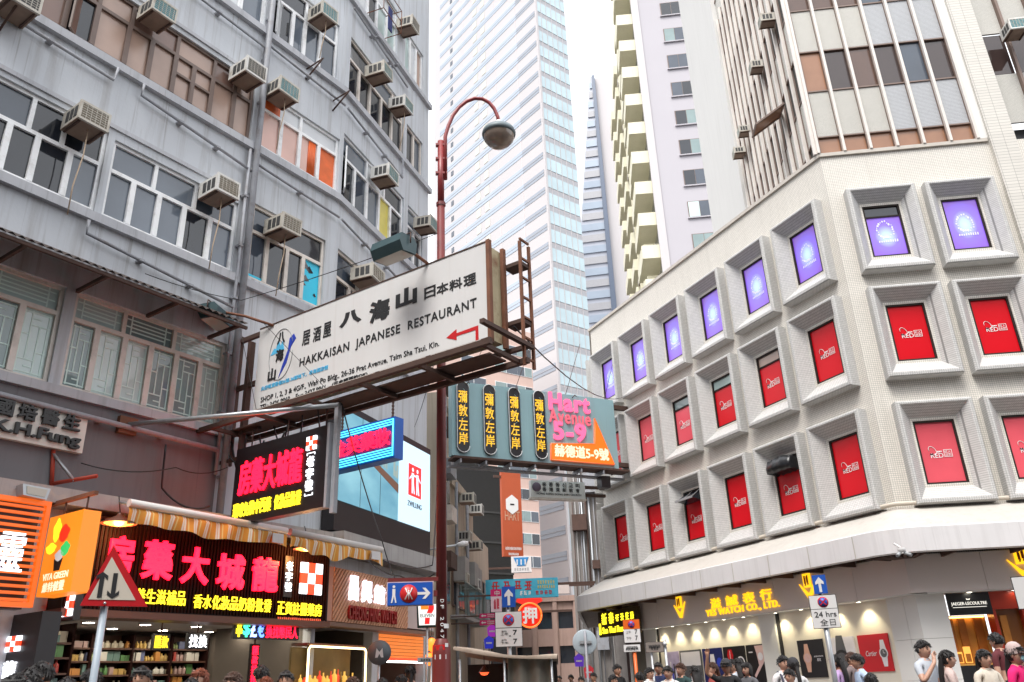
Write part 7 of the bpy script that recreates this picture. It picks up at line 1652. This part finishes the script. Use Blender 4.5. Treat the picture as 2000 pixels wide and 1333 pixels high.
def hair_mesh(kind, m):
    mb = MB(); rnd = random.Random(kind)
    def shell(extra, cut):
        def fn(p, q):
            j = 1+.03*math.sin(p.x*23+p.z*17)+.025*math.sin(p.y*31)
            q *= j
            low = -.35 if p.y > -.05 else .36-.30*abs(p.x)
            if p.z < low:
                k = max(.0, 1-(low-p.z)*3.0); q = Vector((q.x*(.86+.14*k), q.y*(.86+.14*k), max(q.z, low*.13-.01) if kind == 'short' or p.y < -.1 else q.z))
                if p.y < -.1: q.y *= .80
            return q
        ellipsoid(mb, (HC[0], HC[1]+.008, HC[2]+.012), (.083, .1025, .119), 20, 14, 0, fn)
    shell(0, 0)
    for k in range(170):                                       # loose tufts break up the outline
        z = rnd.uniform(-.05, 1); a = rnd.uniform(0, 2*math.pi); rr = math.sqrt(max(0, 1-z*z)); p = Vector((rr*math.cos(a), rr*math.sin(a), z))
        if p.y < -.35 and z < .28: continue
        b = Vector((HC[0]+p.x*.084, HC[1]+.006+p.y*.102, HC[2]+.010+p.z*.118)); d = (p*.5+Vector((rnd.uniform(-.5, .5), rnd.uniform(-.6, .2), -.55-.3*rnd.random()))).normalized(); L = rnd.uniform(.028, .05)
        w = d.cross(p).normalized()*.010; i = len(mb.v); mb.v += [tuple(b-w), tuple(b+w), tuple(b+d*L+p*.006), tuple(b+p*.014)]
        for f in ((0, 1, 3), (1, 2, 3), (2, 0, 3)): mb.f.append(tuple(i+j for j in f)); mb.mi.append(0); mb.sm.append(False)
    if kind != 'tail' or True:
        for k in range(26):                                    # fringe over the forehead
            x = -.068+.136*k/25; b = Vector((HC[0]+x, HC[1]-.012-.080*math.sqrt(max(0, 1-(x/.085)**2)), HC[2]+.078)); L = rnd.uniform(.030, .052) if kind != 'short' else rnd.uniform(.020, .042); i = len(mb.v)
            mb.v += [(b.x-.007, b.y, b.z+.012), (b.x+.007, b.y, b.z+.012), (b.x+rnd.uniform(-.012, .012), b.y-.010, b.z-L), (b.x, b.y-.012, b.z-.005)]
            for f in ((0, 3, 1), (1, 3, 2), (0, 2, 3)): mb.f.append(tuple(i+j for j in f)); mb.mi.append(0); mb.sm.append(False)
    if kind in ('long', 'tail'):
        w = .085 if kind == 'long' else .04; zb = 1.22 if kind == 'long' else 1.25; n = 12; rows = 7; i0 = len(mb.v)
        for r in range(rows):
            t = r/(rows-1); z = 1.64+(zb-1.64)*t; k = 1-.35*t
            for j in range(n):
                a = 2*math.pi*j/n; mb.v.append((w*k*math.cos(a)*(1+.06*math.sin(j*3+r)), .062+.03*math.sin(a)*1.3+.035*math.sin(t*2.6)+.03*t, z))
        for r in range(rows-1):
            for j in range(n): a = i0+r*n+j; b = i0+r*n+(j+1) % n; mb.f.append((a, a+n, b+n, b)); mb.mi.append(0); mb.sm.append(True)
        mb.f.append(tuple(i0+(rows-1)*n+j for j in range(n))); mb.mi.append(0); mb.sm.append(False)
    if kind == 'bob':
        for sx in (-1, 1): ellipsoid(mb, (sx*.072, .012, 1.565), (.026, .06, .09), 10, 8, 0)
        ellipsoid(mb, (0, .06, 1.56), (.07, .04, .09), 10, 8, 0)
    return mb.mesh('hair', m)
def cap_mesh(m):
    mb = MB(); i0 = 0
    mb.lathe([(.094, -.01), (.094, .04), (.08, .09), (.045, .125), (.0, .135)], (HC[0], HC[1]+.005, HC[2]+.025), 20)
    P = [(.085*math.cos(RAD(a)), -.085-.085*math.sin(RAD(a)), 0) for a in range(0, 181, 15)]
    mb.quad([(HC[0]+x, HC[1]+y+.02, HC[2]+.03-.1*max(0, -y-.1)) for x, y, z in P]); mb.quad([(HC[0]+x, HC[1]+y+.02, HC[2]+.022-.1*max(0, -y-.1)) for x, y, z in P][::-1]); return mb.mesh('cap', m)
BODIES, HAIRS, CLOTH = {}, {}, {}
def cloth(c):
    k = 'cloth_%02d_%02d_%02d' % tuple(int(x*99) for x in c); return mat(k, c, .85, var=.12, scale=14, bump=.25)
GREY_T = (.05, .055, .07)
def person(px, py, d, label, shirt, trousers=GREY_T, hair='short', hm=HAIR, pose='down', turn=0.0, skin=0, female=False, long_sleeve=False, gz=.13, extra=None, group=None):
    p = at_dist(px, py, d); h = p.z-gz; G = facing(px, py, d, turn); G = Frame((p.x, p.y, gz), G.az)
    k = (pose, female)
    if k not in BODIES: BODIES[k] = body_mesh(pose, female)
    t = thing('person', label, 'person', G, group); sc = h/1.735; S = Matrix.Diagonal((sc*(1.04 if not female else 1.0), sc, sc, 1))
    o = bpy.data.objects.new('body', BODIES[k]); place(o, t, G.m @ S); sk = SKINS[skin]; sh = cloth(shirt)
    for i, m in enumerate((sk, sh, cloth(trousers), SHOE, EYE, LIP, sh if long_sleeve else sk)): o.material_slots[i].link = 'OBJECT'; o.material_slots[i].material = m
    if hair != 'bald':
        key = (hair, hm.name)
        if key not in HAIRS: HAIRS[key] = hair_mesh(hair if hair != 'cap' else 'tail', hm)
        q = bpy.data.objects.new('hair', HAIRS[key]); place(q, t, G.m @ S)
    if extra:
        for n, me in extra(): q = bpy.data.objects.new(n, me); place(q, t, G.m @ S)
    # collar and hem so that the clothes end cleanly
    mb = MB(); mb.lathe([(.062, 0), (.070, .012), (.062, .026)], (0, .012, 1.462), 14); q = part('collar', mb, sh, t, G); q.matrix_basis = q.matrix_basis @ S
    mb = MB(); n = 18; 
    for z, k2 in ((1.0, 1.0), (.87, 1.06)):
        for j in range(n): a = 2*math.pi*j/n; mb.v.append((.158*k2*math.cos(a)*(.97 if female else 1), .122*k2*math.sin(a)+.004*math.sin(5*a), z))
    for j in range(n): mb.f.append((n+j, n+(j+1) % n, (j+1) % n, j)); mb.mi.append(0); mb.sm.append(True)
    q = part('shirt_hem', mb, sh, t, G); q.matrix_basis = q.matrix_basis @ S
    return t
def backpack(c):
    def f():
        m = cloth(c); mb = MB(); ellipsoid(mb, (0, .17, 1.22), (.15, .09, .22), 14, 10, 0)
        for sx in (-1, 1): mb.tube([(sx*.10, .12, 1.40), (sx*.105, .03, 1.475), (sx*.11, -.07, 1.42), (sx*.115, -.115, 1.28), (sx*.13, -.07, 1.12)], .018, 6)
        return [('backpack', mb.mesh('backpack', m))]
    return f
def pink_cap():
    mb = MB(); ellipsoid(mb, (0, -.095, 1.565), (.05, .03, .045), 12, 8, 0)
    return [('cap', cap_mesh(cloth((.50, .38, .36)))), ('face_mask', mb.mesh('face_mask', mat('face_mask_blue', (.30, .55, .60), .7, var=.05)))]
def grey_cap(): return [('cap', cap_mesh(cloth((.03, .03, .035))))]
# in front of the pharmacy and along the left pavement
L_ = [(36, 1316, 6.6, 'man with receding black hair at the bottom left edge', (.10, .10, .12), dict(turn=25, skin=1)), (62, 1304, 7.8, 'dark haired person seen from behind beside the lit pillar sign', (.05, .05, .06), dict(turn=170)), (86, 1293, 9.2, 'tall dark haired man in profile under the left shelves', (.16, .03, .03), dict(turn=80, skin=1)),
      (131, 1323, 9.6, 'person in a blue top facing the pharmacy shelves', (.03, .06, .20), dict(turn=185)), (183, 1305, 10.5, 'dark haired customer behind the grey sign pole', (.04, .16, .17), dict(turn=150)), (280, 1302, 10.2, 'man with spiky black hair looking out from the pharmacy front', (.08, .08, .09), dict(turn=20, skin=1)),
      (374, 1325, 10.0, 'short dark haired person left of the auburn haired one', (.05, .05, .06), dict(turn=175)), (393, 1306, 10.8, 'person with auburn hair in front of the exchange counter', (.22, .03, .03), dict(turn=35, hair='bob', hm=HAIRR, female=True)), (458, 1313, 9.4, 'woman with long brown hair left of the pink strip sign', (.30, .26, .24), dict(turn=30, hair='long', hm=HAIRB, female=True)),
      (512, 1300, 12.3, 'tall black haired person beside the pink strip sign', (.04, .04, .05), dict(turn=160)), (520, 1322, 10.6, 'person with orange brown hair beside the exchange sign', (.30, .10, .04), dict(turn=190, hair='bob', hm=HAIRR, female=True)), (560, 1310, 12.0, 'man with cropped hair facing the street by the glass cabinet', (.20, .20, .22), dict(turn=10, skin=1)),
      (690, 1322, 12.6, 'woman with brown hair in front of the glass cabinet', (.30, .06, .05), dict(turn=60, hair='long', hm=HAIRB, female=True)), (747, 1324, 14.0, 'short dark haired person under the round board', (.05, .05, .06), dict(turn=175)), (785, 1318, 14.5, 'dark haired person left of the taller woman by the lamp post', (.35, .30, .26), dict(turn=120)), (801, 1300, 15.2, 'woman with black hair tied up and a pale top by the lamp post', (.55, .36, .28), dict(turn=170, hair='tail', female=True))]
for px, py, d, lab, c, kw in L_: person(px, py, d, lab, c, gz=.13, **kw)
R_ = [(1159, 1314, 24, 'person at the kerb below the round grey sign', (.10, .08, .08), dict(turn=30, skin=1)), (1204, 1298, 21.0, 'man with cropped hair in a black shirt by the restaurant entrance', (.012, .012, .014), dict(turn=-40, skin=1)), (1196, 1318, 17.5, 'dark haired boy in front of the man in black', (.04, .04, .05), dict(turn=-60, skin=1)),
      (1249, 1313, 17.5, 'dark haired person right of the orange post in a white top', (.62, .60, .58), dict(turn=150)), (1267, 1304, 18.0, 'person in a white shirt with a dark backpack strap', (.66, .65, .63), dict(turn=-50, extra=backpack((.02, .02, .03)))), (1285, 1294, 19.5, 'man in a navy and red top under the grey nameplate', (.03, .04, .12), dict(turn=15, skin=1)),
      (1304, 1301, 16.0, 'man in glasses and a white T shirt with dark straps', (.70, .69, .68), dict(turn=20, extra=backpack((.02, .03, .06)))), (1329, 1295, 17.0, 'man in a dark green shirt with reddish brown hair', (.02, .05, .05), dict(turn=45, hm=HAIRB)), (1357, 1301, 14.0, 'woman with long black hair seen from behind in the crowd', (.55, .52, .50), dict(turn=170, hair='long', female=True)),
      (1391, 1294, 16.5, 'woman with brown hair in a red patterned top', (.40, .08, .07), dict(turn=60, hair='long', hm=HAIRB, female=True)), (1417, 1289, 15.5, 'man in black with one arm raised to his cap', (.012, .012, .014), dict(turn=15, pose='raise', skin=1, extra=grey_cap, hair='cap')), (1429, 1288, 18.0, 'smiling person looking over the shoulder of the man in black', (.10, .09, .09), dict(turn=30)),
      (1441, 1286, 17.2, 'woman with long black hair from behind in a pale blue top', (.46, .50, .56), dict(turn=165, hair='long', female=True)), (1457, 1294, 16.0, 'woman in a grey jacket beside the poster of the hand', (.10, .10, .11), dict(turn=35, hair='bob', female=True, long_sleeve=True, pose='phone')), (1527, 1281, 15.2, 'young man in a white shirt with a backpack looking up', (.66, .64, .64), dict(turn=-35, extra=backpack((.05, .05, .08)))),
      (1548, 1287, 14.2, 'woman in a white top and dark cap turned away', (.68, .67, .67), dict(turn=150, hair='cap', extra=grey_cap, female=True)), (1541, 1307, 13.4, 'small child held beside the woman in the dark cap', (.55, .50, .48), dict(turn=30)), (1632, 1279, 15.0, 'woman in a lilac top with long black hair by the sign post', (.42, .28, .50), dict(turn=110, hair='long', female=True)),
      (1660, 1274, 17.5, 'person with brown hair behind the man in pale blue', (.16, .12, .12), dict(turn=-60, hm=HAIRB)), (1673, 1277, 14.8, 'man in a pale blue shirt in front of the red poster', (.40, .50, .66), dict(turn=70, skin=1)), (1699, 1315, 12.2, 'dark haired child low in front of the red poster', (.05, .05, .06), dict(turn=170)),
      (1798, 1251, 14.0, 'man in a pale grey shirt with his hand to his mouth', (.45, .48, .53), dict(turn=-55, pose='mouth')), (1845, 1270, 13.2, 'woman with long dark hair and a dusty pink top', (.52, .40, .37), dict(turn=-95, hair='long', female=True, long_sleeve=True, pose='phone')), (1917, 1269, 12.8, 'woman in a white and beige top looking down at her phone', (.62, .56, .47), dict(turn=-40, hair='long', female=True, pose='phone')),
      (1943, 1236, 17.0, 'dark haired person in maroon in front of the red doors', (.10, .015, .02), dict(turn=120)), (1976, 1258, 11.6, 'woman in a bright pink top with a pale cap and face mask', (.75, .01, .16), dict(turn=-65, hair='cap', female=True, extra=pink_cap, long_sleeve=True)), (1997, 1275, 14.0, 'person in a light blue top at the right edge', (.12, .30, .60), dict(turn=60))]
for px, py, d, lab, c, kw in R_: person(px, py, d, lab, c, gz=.12, **kw)
for px, py, d, lab in ((1115, 1318, 32, 'distant walker in dark clothes left of the round grey sign'), (1092, 1320, 36, 'distant walker beside the stall tarpaulin'), (1135, 1322, 27, 'dark haired walker just below the round grey sign')): person(px, py, d, lab, (.06, .05, .06), gz=.05, turn=20)
def phone():
    for px, py, d, turn, gz, lab in ((1917, 1269, 12.8, -40, .12, 'small dark phone held by the woman in the beige top'), (1457, 1294, 16.0, 35, .12, 'small dark phone held by the woman in the grey jacket')):
        p = at_dist(px, py, d); G = facing(px, py, d, turn); G = Frame((p.x, p.y, gz), G.az); sc = (p.z-gz)/1.735
        t = thing('phone', lab, 'phone', G, z=1.2); part('case', MB().box(-.036*sc, .036*sc, -.35*sc, -.342*sc, 1.19*sc, 1.33*sc), black_paint, t, G); part('screen', MB().box(-.032*sc, .032*sc, -.3415*sc, -.340*sc, 1.20*sc, 1.32*sc), g_mid, t, G)
phone()
